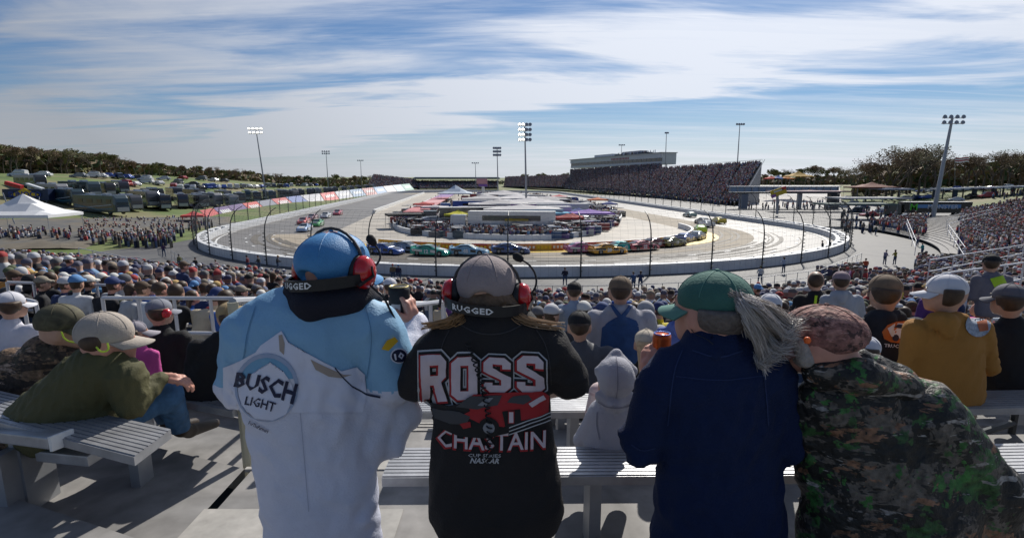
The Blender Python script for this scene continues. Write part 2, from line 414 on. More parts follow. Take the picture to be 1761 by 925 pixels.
# ---------------------------------------------------------------- sloped sponsor covers outside the back straight
LW = [loop(56.5, n=96)[0], loop(56.5, n=96)[-1]]
bs = empty('trackside_banner_row', (LW[0].x-2, LW[0].y, 0), 0, 'row of sloping sponsor banners in red, purple and white above the back straight wall', 'banner')
bcol = [(.45,.05,.05),(.45,.05,.05),(.12,.07,.20),(.12,.07,.20),(.5,.08,.07),(.16,.17,.22),(.45,.10,.10),(.13,.18,.38),(.5,.5,.52),(.55,.10,.10),(.42,.44,.48),(.22,.32,.45),(.5,.25,.25),(.2,.3,.45),(.55,.5,.5),(.4,.5,.55),(.2,.35,.3)]
bpts = [(246,199),(262,196),(279,193),(296,190),(313,187.3),(330,184.5),(347,182),(364,179.5),(381,177),(398,174.7),(415,172.5),(430,170.6),(443,169),(455,167.5),(466,166),(476,164.8),(486,163.6)]
prev = None
for i, (px, py) in enumerate(bpts):
    p = gp(px, py, .3); q = at(px-6 - (6 if i<8 else 0), py-11+i*.25, p.y*1.03)
    q.z = max(q.z, 2.0)
    if prev:
        a, b = prev; mb = MB(); sh = Vector((0,0,-.15)); O = bs.location
        V = [a, p.lerp(a, .04), q.lerp(b, .04), b]
        mb.add([v-O for v in V] + [v-O+sh for v in V], [(0,1,2,3),(7,6,5,4),(0,4,5,1),(1,5,6,2),(2,6,7,3),(3,7,4,0)])
        mb.build('banner', mat('banner_cloth_%d' % i, bcol[i], .6, noise=(.6,.1)), bs)
        if i % 2 == 0 or i > 8:
            mb = MB()
            for t in range(5):
                u0 = .2+t*.13; c0 = a.lerp(p, u0); c1 = a.lerp(p, u0+.09); d0 = b.lerp(q, u0); d1 = b.lerp(q, u0+.09)
                up = Vector((0,0,.05)); mb.add([c0.lerp(d0,.35)+up-O, c1.lerp(d1,.35)+up-O, c1.lerp(d1,.68)+up-O, c0.lerp(d0,.68)+up-O], [(0,1,2,3)])
            mb.build('lettering', M_white, bs)
    prev = (p, q)
# ---------------------------------------------------------------- crowd as mass (far stands, infield)
PAL = [(.35,.36,.40),(.55,.55,.58),(.10,.12,.2),(.07,.07,.12),(.02,.02,.025),(.03,.03,.035),(.05,.05,.06),(.10,.10,.11),(.45,.45,.45),(.55,.55,.56),(.04,.06,.14),(.07,.10,.22),(.28,.04,.04),(.35,.05,.05),(.20,.16,.12),(.12,.14,.10),(.30,.25,.20),(.15,.25,.4),(.30,.12,.06),(.16,.08,.20)]
SK = [(.30,.19,.15),(.22,.14,.11),(.36,.24,.19)]
HATS = [(.45,.46,.5),(.1,.1,.14),(.02,.02,.02),(.03,.02,.015),(.5,.5,.5),(.05,.06,.12),(.3,.04,.04),(.25,.2,.15),(.12,.12,.12)]
M_crowd = mat('crowd_clothes', (.1,.1,.1), .85, attr='tint')
def crowd_stuff(name, P, face, seed, label, standing=False, cat='crowd', big=1.0):
    """P: list of points; face: unit vector or list; each figure: hips, torso, shoulders, head, hat"""
    rnd = np.random.RandomState(seed); n = len(P)
    H = .95 if standing else .42
    def ring(w, d, z, y=0): return [(-w, y-d, z), (w, y-d, z), (w, y+d, z), (-w, y+d, z)]
    V = np.array(ring(.17,.13,0 if standing else 0, 0 if standing else .05) + ring(.19,.14,H) + ring(.23,.12,H+.38) + ring(.10,.09,H+.50) +
                 ring(.085,.10,H+.56) + ring(.10,.115,H+.66) + ring(.095,.11,H+.74) + ring(.05,.06,H+.80), float)
    F = []; C = []
    for k in range(7):
        for j in range(4): F.append((k*4+j, k*4+(j+1)%4, k*4+4+(j+1)%4, k*4+4+j)); C.append([0, 1, 1, 2, 2, 3, 3][k])
    F.append((28,29,30,31)); C.append(3)
    F = np.array(F); m = len(V); P = np.array([tuple(p) for p in P], float)
    fa = np.array([tuple(f)[:2] for f in face] if isinstance(face, list) else [tuple(face)[:2]]*n, float)
    fa += rnd.normal(0, .25, fa.shape); fa /= np.linalg.norm(fa, axis=1)[:, None]
    s = rnd.uniform(.9, 1.08, n)[:, None]*big
    VV = np.empty((n, m, 3)); X = V[None, :, 0]*s; Y = V[None, :, 1]*s; Z = V[None, :, 2]*s
    VV[:, :, 0] = P[:, None, 0] + X*fa[:, 1:2] + Y*fa[:, 0:1]; VV[:, :, 1] = P[:, None, 1] - X*fa[:, 0:1] + Y*fa[:, 1:2]; VV[:, :, 2] = P[:, None, 2] + Z
    FF = (F[None] + (np.arange(n)*m)[:, None, None]).reshape(-1, 4)
    me = bpy.data.meshes.new(name); me.vertices.add(n*m); me.vertices.foreach_set('co', VV.reshape(-1))
    nf = len(FF); me.loops.add(nf*4); me.loops.foreach_set('vertex_index', FF.reshape(-1).astype(np.int32))
    me.polygons.add(nf); me.polygons.foreach_set('loop_start', np.arange(nf, dtype=np.int32)*4)
    me.update(); me.validate()
    shirt = np.array(PAL)[rnd.randint(0, len(PAL), n)]; pants = np.array([(.03,.04,.08),(.05,.05,.05),(.08,.12,.2),(.2,.17,.13)])[rnd.randint(0, 4, n)]
    sk = np.array(SK)[rnd.randint(0, 3, n)]; hat = np.array(HATS)[rnd.randint(0, len(HATS), n)]
    tab = np.stack([pants, shirt, sk, hat], 1)
    fc = tab[:, C, :].reshape(-1, 3); at_ = me.attributes.new('tint', 'FLOAT_COLOR', 'FACE')
    at_.data.foreach_set('color', np.concatenate([fc, np.ones((nf, 1))], 1).reshape(-1))
    me.materials.append(M_crowd); o = bpy.data.objects.new(name, me); COL.objects.link(o)
    tag(o, label, cat, None, 'stuff'); return o
M_standconc = patch('stand_concrete', [(.16,.15,.15),(.26,.25,.24)], .3)
def lerp(a, b, t): return a + (b-a)*t
def stand_block(root, B0, B1, T0, T1, rows, seed, dens, label, rngpts=None):
    """seats between bottom line B0-B1 and top line T0-T1"""
    O = root.location; mb = MB(); pts = []; rnd = random.Random(seed)
    for k in range(rows):
        a0 = B0.lerp(T0, k/rows); a1 = B1.lerp(T1, k/rows); b0 = B0.lerp(T0, (k+1)/rows); b1 = B1.lerp(T1, (k+1)/rows)
        b0f = Vector((b0.x, b0.y, a0.z)); b1f = Vector((b1.x, b1.y, a1.z))
        mb.add([q-O for q in (a0, a1, b1f, b0f, b0, b1)], [(0,1,2,3),(3,2,5,4)])
        n = int((a1-a0).length/.62)
        for i in range(n):
            if (i % 22) < 2 and dens > .7: continue
            if rnd.random() < dens + .12*math.sin(i*.21+k*.3):
                t = (i+rnd.uniform(-.2,.2))/n
                p = a0.lerp(a1, t).lerp(b0f.lerp(b1f, t), .55); pts.append(p)
    mb.build('seating', M_standconc, root)
    sd_ = MB()
    for (b_, t_) in ((B0, T0), (B1, T1)):
        V = [b_-O, t_-O, Vector((t_.x, t_.y, 0))-O, Vector((b_.x, b_.y, 0))-O]; sd_.add(V, [(0,1,2,3)])
    V = [T0-O, T1-O, Vector((T1.x,T1.y,0))-O, Vector((T0.x,T0.y,0))-O]; sd_.add(V, [(0,1,2,3)])
    sd_.build('side_wall', mat('stand_grey', (.22,.23,.25), .7), root)
    return pts
rt = empty('main_grandstand', at(830, 176, 240), 0, 'long main grandstand packed with spectators beside the front straight', 'grandstand')
rt.location.z = 0
A0, A1, A2, A3 = at(866,178,200), at(775,169,275), at(668,161,430), at(590,160.5,600)
T0, T1 = at(893,131.5,228), at(774,139,320)
pA = stand_block(rt, A0, A1, T0, T1, 30, 1, .82, '')
pB = stand_block(rt, A1, A2, at(776,134,330), at(668,141,470), 34, 2, .86, '')
pC = stand_block(rt, A2, A3, at(668,147,480), at(592,149,640), 22, 3, .8, '')
fdir = (Vector((0,250,0))-Vector((110,270,0))).normalized()
crowd_stuff('seated_crowd', pA, fdir, 11, 'packed crowd filling the near end of the main grandstand')
crowd_stuff('seated_crowd', pB+pC, fdir, 12, 'dense far crowd below the white press box', big=1.05)
pts = [A0.lerp(A1, random.random()) + Vector((random.uniform(-7,-1), random.uniform(-3,3), -1.2)) for _ in range(150)] + [A1.lerp(A2, random.random()) + Vector((random.uniform(-5,-1),0,-1.5)) for _ in range(250)]
crowd_stuff('standing_crowd', pts, fdir, 13, 'line of people standing along the fence below the main grandstand', True)
# top rail + flags of the near block
mb = MB(); O = rt.location
mb.tube([T0-O+Vector((0,0,1)), T1-O+Vector((0,0,1))], .06, 4)
for k in range(25):
    p = T0.lerp(T1, k/24)-O; mb.tube([p, p+Vector((0,0,1))], .04, 4)
mb.tube([A0-O+Vector((1,0,1)), T0-O+Vector((1,0,1))], .12, 4)
mb.build('railing', M_galv, rt)
# press box
pb = empty('press_box', at(775,134,333), 0, 'white press box with dark window band raised above the main grandstand', 'press box')
n0, n1 = at(776,120.5,333), at(669,127.5,470); h = n0.z - at(776,134,333).z
ax = (n1-n0); ax.z = 0; Lb = ax.length; ax.normalize(); bk = Vector((-ax.y, ax.x, 0));
if bk.x < 0: bk = -bk
O = pb.location; zb = n0.z-h; 
def pbox(u0, u1, v0, v1, z0, z1):
    c = n0 + ax*((u0+u1)/2) + bk*((v0+v1)/2); c.z = zb+(z0+z1)/2
    return c-O, (u1-u0, v1-v0, z1-z0), math.atan2(ax.y, ax.x)
def padd(name, m, *bx):
    mb = MB()
    for b in bx: c, s, r = pbox(*b); mb.box(c, s, r)
    return mb.build(name, m, pb)
M_pw = mat('pressbox_white', (.55,.58,.62), .5)
padd('wall', M_pw, (0,Lb,0,9,0,1.6), (0,Lb,.25,9,1.6,3.6), (0,Lb,-.4,9,3.6,h))
for k in range(24): padd('window', M_glass, (k*Lb/24+.3,(k+1)*Lb/24-.3,.05,.2,1.75,3.45))
padd('roof', mat('roof_grey', (.35,.37,.40), .5), (-.5,Lb+.5,-1.2,9.5,h,h+.35))
for b_ in ((30,55,2,7,h+.35,h+2.6), (70,100,2,7,h+.35,h+2.2)): padd('rooftop_cabin', M_pw, b_)
for b_ in ((18,30,1,4,h+.35,h+1.2), (56,64,1,4,h+.35,h+1.3)): padd('camera_platform', M_dark, b_)
for k in range(9): padd('column', M_galv, (k*Lb/8-.2,k*Lb/8+.2,3,3.4,-8,0))
for i in range(12): padd('letter', mat('press_letters', (.3,.08,.10), .5), (40+i*2.2,41.4+i*2.2,-.5,-.42,3.9,5.2))
pts = [n0 + ax*random.uniform(10, 60) + bk*random.uniform(0,2) for _ in range(45)]
for p in pts: p.z = zb+h+.35
crowd_stuff('standing_crowd', pts, fdir, 14, 'people standing on the roof of the white press box', True)
# far stands across the end of the track
fs = empty('far_grandstand', at(538,162,500), 0, 'long low grandstand with a flat roof behind the far turn', 'grandstand'); fs.location.z = 0
p = stand_block(fs, at(583,161,490), at(492,162,490), at(584,153.5,520), at(488,153.5,520), 14, 5, .8, '')
crowd_stuff('seated_crowd', p, (0,-1,0), 15, 'dark crowd under the flat roof of the far grandstand')
mb = MB(); c = at(536,150.5,515)-fs.location; mb.box(c, (74,16,1.2)); mb.build('roof', mat('roof_blue_grey', (.10,.16,.22), .5), fs)
mb = MB(); c = at(536,149.3,512)-fs.location; mb.box(c, (72,14,.5)); mb.build('fascia', M_pw, fs)
for k in range(10): q = at(489+k*10.5,157,518)-fs.location; mb = MB(); mb.box((q.x, q.y, q.z-2), (.5,.5,10)); mb.build('column', M_galv, fs)
ls = empty('left_grandstand', at(455,166,470), 0, 'colourful open grandstand at the far left end of the back straight', 'grandstand'); ls.location.z = 0
p = stand_block(ls, at(430,160.5,440), at(492,161.5,500), at(437,146,470), at(487,152,520), 22, 6, .85, '')
o = crowd_stuff('seated_crowd', p, (.35,-.9,0), 16, 'bright crowd in the small stand at the far left end of the straight')
# ---------------------------------------------------------------- light poles
def light_pole(xb, yb, xt, yt, Y, r, heads, label, lit, wide=2.2):
    a = at(xb, yb, Y); b = at(xt, yt, Y); t = empty('light_pole', a, 0, label, 'light pole', 'light poles round the track')
    mb = MB(); mb.tube([(0,0,-1), (b-a)*.5, b-a], [r, r*.8, r*.5], 8); mb.build('pole', M_galv, t)
    top = b-a; fr = MB()
    for k in range(heads):
        z = -k*1.3; fr.box(top+Vector((0,0,z)), (wide*2, .18, .14))
        n = 4
        for j in range(n):
            x = (-1.5+j)*wide*.62; q = top+Vector((x, -.3, z+.15))
            m = MB(); m.lathe([(.1,0),(.42,.1),(.5,.45),(.3,.5)], n=8, T=Matrix.Translation(q) @ Matrix.Rotation(R(70),4,'X'))
            m.build('lamp', M_galv, t)
            if lit and (j < lit):
                m = MB(); m.lathe([(.05,0),(.36,.02),(.36,.06)], n=10, T=Matrix.Translation(q+Vector((0,-.45,.1))) @ Matrix.Rotation(R(80),4,'X'))
                m.build('lamp_glass', mat('lit_lamp', (1,1,1), .3, emit=(1,.97,.85), estr=9), t)
    fr.build('crossbar', M_galv, t)
light_pole(313,178,300,93.5,205,.30,2,'tall lit light pole standing on the grass beside the motorhomes',4)
light_pole(385,165,382,119.5,370,.28,2,'slender light pole at the far end of the motorhome row',0)
light_pole(424,162,422.5,130,470,.28,1,'tiny distant light pole left of the far left stand',0)
light_pole(558,166,557,133,420,.28,1,'thin distant light pole in front of the flat roofed far stand',0)
light_pole(584,178,582.5,116,230,.26,3,'light pole in the middle of the infield, behind the brighter one',0,1.3)
light_pole(617,190,615,89,161,.30,4,'lit light pole with stacked lamps rising from the infield trailers',2,1.5)
light_pole(779,152,781,98,330,.30,1,'bare light pole just right of the press box',0,.8)
light_pole(863,152,867,88,262,.30,1,'light pole behind the near end of the main grandstand',0,1.6)
light_pole(728,128,728.5,112,400,.22,1,'short mast with lamps above the press box roof',0,1.8)
light_pole(1093,196,1116,80,145,.55,2,'thick leaning light pole in front of the trees on the right',0,2.4)
# ---------------------------------------------------------------- trees
M_bark = mat('bark', (.10,.08,.065), .9)
leafm = {'brown': patch('leaves_brown', [(.20,.14,.09),(.26,.18,.12),(.16,.14,.07)], .6),
         'olive': patch('leaves_olive', [(.13,.14,.05),(.18,.18,.06),(.20,.18,.09)], .6),
         'green': patch('leaves_green', [(.04,.07,.03),(.06,.10,.035),(.08,.11,.05)], .6),
         'bud':   patch('leaves_budding', [(.22,.22,.10),(.28,.24,.15),(.20,.18,.11)], .6)}
def make_tree(kind, seed, h=14.0, leaves=900, bare=.0):
    rnd = random.Random(seed); t = empty('tree', (0,0,0)); tr = MB(); tips = []
    if kind == 'green' and seed % 2 == 0:      # conifer shape
        tr.tube([(0,0,0),(0,0,h)], [.25,.04], 5)
        for k in range(90):
            z = h*(.15+.83*k/90); r = (1-z/h)*3.2+.3; a = k*2.4; tips.append((Vector((r*math.cos(a)*.6, r*math.sin(a)*.6, z)), r*.55))
    else:
        def br(p, d, l, r, lev):
            q = p + d*l; mid = p.lerp(q, .5) + Vector((rnd.uniform(-1,1), rnd.uniform(-1,1), 0))*l*.06
            tr.tube([p, mid, q], [r, r*.8, r*.6], 5 if lev < 2 else 3, caps=False)
            if lev >= 4: tips.append((q, .8)); return
            for _ in range(3 if lev < 3 else 2):
                e = (d + Vector((rnd.uniform(-1,1), rnd.uniform(-1,1), rnd.uniform(-.15,.75)))*.75).normalized()
                br(q, e, l*rnd.uniform(.6,.82), r*.58, lev+1)
            if lev >= 2: tips.append((q, 1.0))
        br(Vector((0,0,-.5)), Vector((0,0,1)), h*.28, .28, 0)
    zt = max(p.z for p, _ in tips); sc = h/zt
    tr.V = [(x*sc, y*sc, z*sc) for x, y, z in tr.V]
    lf = MB()
    for _ in range(leaves):
        p, s = rnd.choice(tips); c = p*sc + Vector((rnd.gauss(0,1), rnd.gauss(0,1), rnd.gauss(0,.7)))*s*.62
        if c.z < h*.12: continue
        w = rnd.uniform(.16,.42)*(1-bare*.45); a = Vector((rnd.gauss(0,1),rnd.gauss(0,1),rnd.gauss(0,1))).normalized(); b = a.orthogonal().normalized(); q = a.cross(b)
        lf.add([c-b*w, c+q*w*.7, c+b*w, c-q*w*.8], [(0,1,2,3)])
    tr.build('trunk', M_bark, t, smooth=True); lf.build('crown', leafm[kind], t)
    return t
TP = {'brown': make_tree('brown', 1, leaves=2400, bare=.5), 'olive': make_tree('olive', 3, leaves=2600), 'green': make_tree('green', 4, leaves=1800),
      'bud': make_tree('bud', 5, leaves=650, bare=.9), 'brown2': make_tree('brown', 9, leaves=900, bare=.9), 'evergreen': make_tree('green', 7, leaves=2200)}
tdesc = {'brown': 'bare brown spring tree', 'olive': 'olive green budding tree', 'green': 'dark pointed conifer', 'bud': 'tall bare budding tree', 'brown2': 'thin bare brown tree', 'evergreen': 'dense dark evergreen tree'}
used_protos = {}
TREES = []
def put_tree(kind, p, h, label, group):
    t = TP[kind]
    if kind not in used_protos: used_protos[kind] = 1; o = t
    else: o = copy_tree(t)
    o.location = p; o.rotation_euler = (0,0,random.uniform(0,6.28)); s = h/14.0; o.scale = (s*random.uniform(.9,1.3),)*2 + (s,)
    tag(o, label, 'tree', group); TREES.append((o, kind, group))
def interp(T, x):
    for (a, b), (c, d) in zip(T, T[1:]):
        if x <= c: return b + (d-b)*max(0,(x-a))/(c-a)
    return T[-1][1]
TOPL = [(-80,104),(0,110),(50,116),(100,119),(130,122),(160,131),(200,134),(225,137),(270,139),(300,142),(340,147),(400,147.5),(480,150)]
YL = [(-80,185),(0,200),(100,225),(200,270),(300,330),(400,430),(480,560)]
random.seed(21)
for i in range(64):
    x = -60 + i*8.4 + random.uniform(-3,3); Y = interp(YL, x)*random.uniform(.97,1.08)
    top = at(x, interp(TOPL, x)+random.uniform(-1.5,4), Y); z0 = terr(top.x, top.y)-.3
    k = random.choice(['brown','brown','brown2','olive','olive','evergreen','brown','bud'] if x < 320 else ['olive','brown','bud','evergreen'])
    where = 'on the hill above the left meadow' if x < 130 else 'behind the parked vehicles on the left hillside' if x < 260 else 'beyond the far motorhomes'
    put_tree(k, Vector((top.x, top.y, z0)), max(5, top.z-z0), tdesc[k]+' '+where, 'trees on the left ridge')
TOPR = [(895,141),(930,139),(960,137),(1000,137),(1030,133),(1045,119),(1070,113),(1085,112),(1100,119),(1120,127),(1150,122),(1180,118),(1210,119),(1290,112)]
for i in range(46):
    x = 895 + i*8.2 + random.uniform(-3,3); Y = (330 if x < 1000 else 225)*random.uniform(.96,1.08)
    top = at(x, interp(TOPR, x)+random.uniform(-1,5), Y); z0 = terr(top.x, top.y)-.3
    k = random.choice(['bud','bud','bud','brown2','brown2','brown'] if x > 1025 else ['olive','bud','brown','olive'])
    where = 'behind the right meadow' if x < 1110 else 'at the right end of the wood' if x > 1160 else 'behind the leaning light pole'
    put_tree(k, Vector((top.x, top.y, z0)), max(5, top.z-z0), tdesc[k]+' '+where, 'trees on the right side')
for j in range(14):
    x = 595+j*22+random.uniform(-6,6); Y = 700
    if 600 < x < 880: 
        top = at(x, 144.5+random.uniform(-1.5,2), Y); put_tree('olive', Vector((top.x, top.y, 0)), top.z, 'pale tree top showing above the far end of the main grandstand', 'trees behind the main grandstand')
O1 = ['first','second','third','fourth','fifth','sixth','seventh','eighth','ninth','tenth','eleventh','twelfth','thirteenth','fourteenth','fifteenth','sixteenth','seventeenth','eighteenth','nineteenth']
def ordinal(n):
    if n < 20: return O1[n-1]
    T_ = ['twent','thirt','fort','fift','sixt']; t, u = divmod(n, 10); return T_[t-2]+('ieth' if u == 0 else 'y-'+O1[u-1])
for g in sorted({t[2] for t in TREES}):
    L_ = sorted([t for t in TREES if t[2] == g], key=lambda t: t[0].location.x/t[0].location.y)
    for i, (o, k, _) in enumerate(L_): o['label'] = tdesc[k].replace('a ', '')+', '+ordinal(i+1)+' from left of the '+g
for k_ in TP:
    if k_ not in used_protos:      # a kind that ended up unused leaves nothing behind
        for o in list(TP[k_].children)+[TP[k_]]: bpy.data.objects.remove(o)
# far wood masses that close the gaps
def wood(name, xs, TOP, Yf, seed, label, n, drop=8, m='leaves_brown'):
    rnd = random.Random(seed); mb = MB()
    for _ in range(n):
        x = rnd.uniform(*xs); Y = Yf(x)*rnd.uniform(1.06,1.3); g = at(x, 150, Y); z0 = terr(g.x, g.y)-.3
        zt = at(x, interp(TOP, x)+(rnd.uniform(3,6) if x < 700 else rnd.uniform(9,20)), Y).z; z = z0 + (max(3,zt-z0))*rnd.random()
        c = Vector((g.x, g.y, z)); w = rnd.uniform(.8,2.0)
        a = Vector((rnd.gauss(0,1),rnd.gauss(0,1),rnd.gauss(0,1))).normalized(); b = a.orthogonal().normalized(); q = a.cross(b)
        mb.add([c-b*w, c+q*w*.7, c+b*w, c-q*w*.8], [(0,1,2,3)], rnd.choice([0,0,1,2]))
    o = mb.build(name, [leafm['brown'], leafm['olive'], leafm['green']]); tag(o, label, 'woods', None, 'stuff')
wood('ridge_woods', (-120, 500), TOPL, lambda x: interp(YL, x), 5, 'brown and green wood covering the ridge on the left', 15000)
wood('right_woods', (880, 1290), TOPR, lambda x: 330 if x < 1000 else 235, 6, 'dark wood filling the skyline on the right', 9000)
wood('far_woods', (470, 900), [(470,150),(600,151),(760,150),(900,146)], lambda x: 700, 8, 'low strip of distant woods on the horizon behind the track', 3000)
# underbrush skirt at the foot of the woods
# ---------------------------------------------------------------- vehicles
def loft(mb, st, m=0, capm=None):
    """st: (y, [ring points (x,z)])"""
    n = len(st[0][1]); vs = [(x, y, z) for y, rg in st for x, z in rg]
    fs = [(i*n+j, i*n+(j+1)%n, (i+1)*n+(j+1)%n, (i+1)*n+j) for i in range(len(st)-1) for j in range(n)]
    fs += [tuple(range(n-1,-1,-1)), tuple((len(st)-1)*n+j for j in range(n))]
    mb.add(vs, fs, m)
M_tyre = mat('tyre_rubber', (.02,.02,.02), .8); M_rim = mat('wheel_rim', (.25,.25,.26), .35, .8)
def add_wheel(root, x, y, r, w, parent=None):
    side = 1 if x > 0 else -1
    T = Matrix.Translation((x, y, r)) @ Matrix.Rotation(R(90), 4, 'Y')
    m = MB(); m.lathe([(r*.55,-w/2),(r*.93,-w/2),(r,-w*.35),(r,w*.35),(r*.93,w/2),(r*.55,w/2)], n=14, T=T); o = m.build('wheel', M_tyre, root, smooth=False)
    m = MB(); m.lathe([(r*.56,-w*.46),(r*.5,w*.52),(.02,w*.5)] if side > 0 else [(.02,-w*.5),(r*.5,-w*.52),(r*.56,w*.46)], n=10, T=T); m.build('rim', M_rim, o)
def ringc(w, z0, z1, wt=None, c=.12):
    wt = wt or w
    return [(-w, z0), (w, z0), (w*1.0, (z0+z1)/2), (wt, z1-c*.2), (wt-c, z1), (-wt+c, z1), (-wt, z1-c*.2), (-w, (z0+z1)/2)]
M_paint = mat('car_paint', (.5,.5,.5), .22, .1, objcol='c', coat=.6, spec=.5)
def text_mesh(txt, size, bold=.0, res=2, shear=0, space=1):
    c = bpy.data.curves.new('txt', 'FONT'); c.body = txt; c.size = size; c.offset = bold; c.resolution_u = res; c.align_x = 'CENTER'; c.align_y = 'CENTER'; c.shear = shear; c.space_character = space
    o = bpy.data.objects.new('txt', c); COL.objects.link(o); bpy.context.view_layer.update()
    me = bpy.data.meshes.new_from_object(o.evaluated_get(bpy.context.evaluated_depsgraph_get()))
    V = [tuple(v.co) for v in me.vertices]; F = [tuple(p.vertices) for p in me.polygons]
    bpy.data.objects.remove(o); bpy.data.curves.remove(c); bpy.data.meshes.remove(me); return V, F
def text_on(root, txt, size, c, ux, uy, m, name='lettering', bold=.02):
    V, F = text_mesh(txt, size, bold); mb = MB(); c, ux, uy = Vector(c), Vector(ux), Vector(uy)
    mb.add([c+ux*v[0]+uy*v[1] for v in V], F); return mb.build(name, m, root)
M_deco = mat('decal_paint', (.5,.5,.5), .25, objcol='ramp', coat=.4)
def make_race_car(num):
    """stock car, nose towards +Y, 4.9 m long"""
    t = empty('race_car', (0,0,0)); b = MB()
    loft(b, [(-2.45, ringc(.80,.35,.80,.78)), (-2.3, ringc(.94,.2,.92,.86)), (-1.5, ringc(.98,.14,.95,.86)), (-.6, ringc(1.0,.12,.93,.88)), (.8, ringc(1.0,.12,.90,.88)),
             (1.5, ringc(.99,.12,.82,.84)), (2.1, ringc(.95,.12,.68,.76)), (2.42, ringc(.80,.12,.52,.62)), (2.5, ringc(.68,.14,.40,.5))])
    loft(b, [(-1.95, ringc(.80,.85,.94,.70,.1)), (-1.25, ringc(.78,.85,1.22,.58,.12)), (-.55, ringc(.80,.85,1.32,.60,.12)), (.05, ringc(.80,.85,1.30,.60,.12)), (.95, ringc(.80,.82,.93,.68,.1))])
    b.build('body', M_paint, t, smooth=False, bevel=.02)
    w = MB(); w.add([(-.62,.90,.95),(.62,.90,.95),(.54,.12,1.295),(-.54,.12,1.295)], [(0,1,2,3)]); w.build('windscreen', M_glass, t)
    w = MB(); w.add([(-.56,-1.85,1.0),(.56,-1.85,1.0),(.5,-1.22,1.235),(-.5,-1.22,1.235)], [(3,2,1,0)]); w.build('rear_window', M_glass, t)
    for s in (-1, 1):
        w = MB(); w.add([(s*.815,.55,.97),(s*.815,-1.35,.97),(s*.70,-.95,1.24),(s*.70,.05,1.25)], [(0,1,2,3)]); w.build('side_window', M_glass, t)
        w = MB(); w.add([(s*1.008,-2.1,.62),(s*1.008,-.75,.50),(s*1.008,-.75,.78),(s*1.0,-2.1,.86)], [(0,1,2,3)]); w.add([(s*1.008,.35,.45),(s*1.008,1.05,.40),(s*1.0,1.0,.72),(s*1.006,.35,.78)], [(0,1,2,3)]); w.build('side_decal', M_deco, t)
        text_on(t, num, .62, (s*1.012, -.25, .55), (0, s, 0), (0,0,1), M_white, 'number', .03)
        w = MB(); w.box((s*.93,-.1,.16),(.14,3.0,.1)); w.build('side_skirt', M_black, t)
        w = MB(); w.add([(s*.35,2.435,.48),(s*.68,2.36,.52),(s*.68,2.30,.62),(s*.35,2.38,.60)], [(0,1,2,3)]); w.build('headlight', M_white, t)
    text_on(t, num, .8, (0, -.35, 1.335), (1,0,0), (0,1,0), M_white, 'roof_number', .03)
    w = MB(); w.add([(-.5,1.1,.925),(.5,1.1,.925),(.42,2.15,.715),(-.42,2.15,.715)], [(0,1,2,3)]); w.build('bonnet_decal', M_deco, t)
    w = MB(); w.box((0,-2.38,1.02),(1.5,.05,.2)); w.box((-.72,-2.34,.95),(.03,.14,.28)); w.box((.72,-2.34,.95),(.03,.14,.28)); w.build('spoiler', M_paint, t)
    w = MB(); w.box((0,2.42,.13),(1.5,.3,.05)); w.build('splitter', M_black, t)
    for x in (-.86,.86):
        for y in (-1.45,1.5): add_wheel(t, x, y, .34, .28)
    return t
def setcol(o, col, a=1.0):
    o.color = (*col, a)
    for k in o.children: setcol(k, col, a)
cars = [ # px of the centre, car colour, words for the colour, heading in degrees (0 = away)
 (452,238.5,(.04,.10,.35),'blue',-88,'24'),(505,240.5,(.02,.35,.25),'teal green','-88','12'),(550,240,(.25,.45,.6),'pale blue',-86,'48'),(598,238,(.06,.10,.25),'navy',-84,'9'),
 (478,236,(.30,.33,.36),'grey',-88,'5'),(683,237,(.45,.10,.25),'maroon',-76,'1'),(712,238.5,(.75,.36,.03),'orange',-76,'20'),(730,235.5,(.02,.45,.40),'turquoise',-74,'42'),(752,234.5,(.50,.10,.12),'red and white',-72,'22'),
 (768,231,(.20,.03,.03),'dark maroon',-68,'45'),(788,229.5,(.25,.22,.05),'olive gold',-62,'19'),(803,224.5,(.10,.16,.45),'deep blue',-52,'6'),(817,221.5,(.33,.38,.45),'silver blue',-45,'17'),
 (820,213.5,(.35,.60,.06),'lime green',-40,'77'),(827,207,(.62,.64,.66),'silver',-25,'2'),(823,203.5,(.04,.05,.07),'black',-22,'8'),(841,203,(.72,.55,.05),'yellow',-18,'34'),(808,195.5,(.30,.42,.38),'pale green',-8,'14'),
 (357,212,(.30,.42,.60),'light blue',-152,'43'),(372,206,(.10,.40,.12),'green and black',-158,'54'),(356,203.5,(.60,.10,.08),'red',-160,'23'),(366,199,(.55,.30,.30),'pink',-164,'16'),(382,196.5,(.70,.70,.70),'white',-168,'10'),(396,193,(.65,.12,.15),'bright red',-170,'99')]
cplaces = ['leading car at the left behind the fence','second in the near left group','third in the near left group','fourth in the near left group, behind the grey cap','tucked behind the blue leader',
 'at the tail of the middle pack','beside the yellow apron in the middle pack','on the inside of the middle pack','in the middle pack right of the orange car','running just behind the red and white car','at the front of the middle pack',
 'entering the turn beside the orange banner wall','just outside the deep blue car','in the turn between two silver cars','in the right group nearest the lime car','partly hidden behind the silver car','outermost of the right group','last and smallest of the right group',
 'closest of the left pack on the back straight','second of the left pack on the back straight','inner car of the left pack','behind the red car on the back straight','near the tail of the left pack','last of the left pack on the back straight']
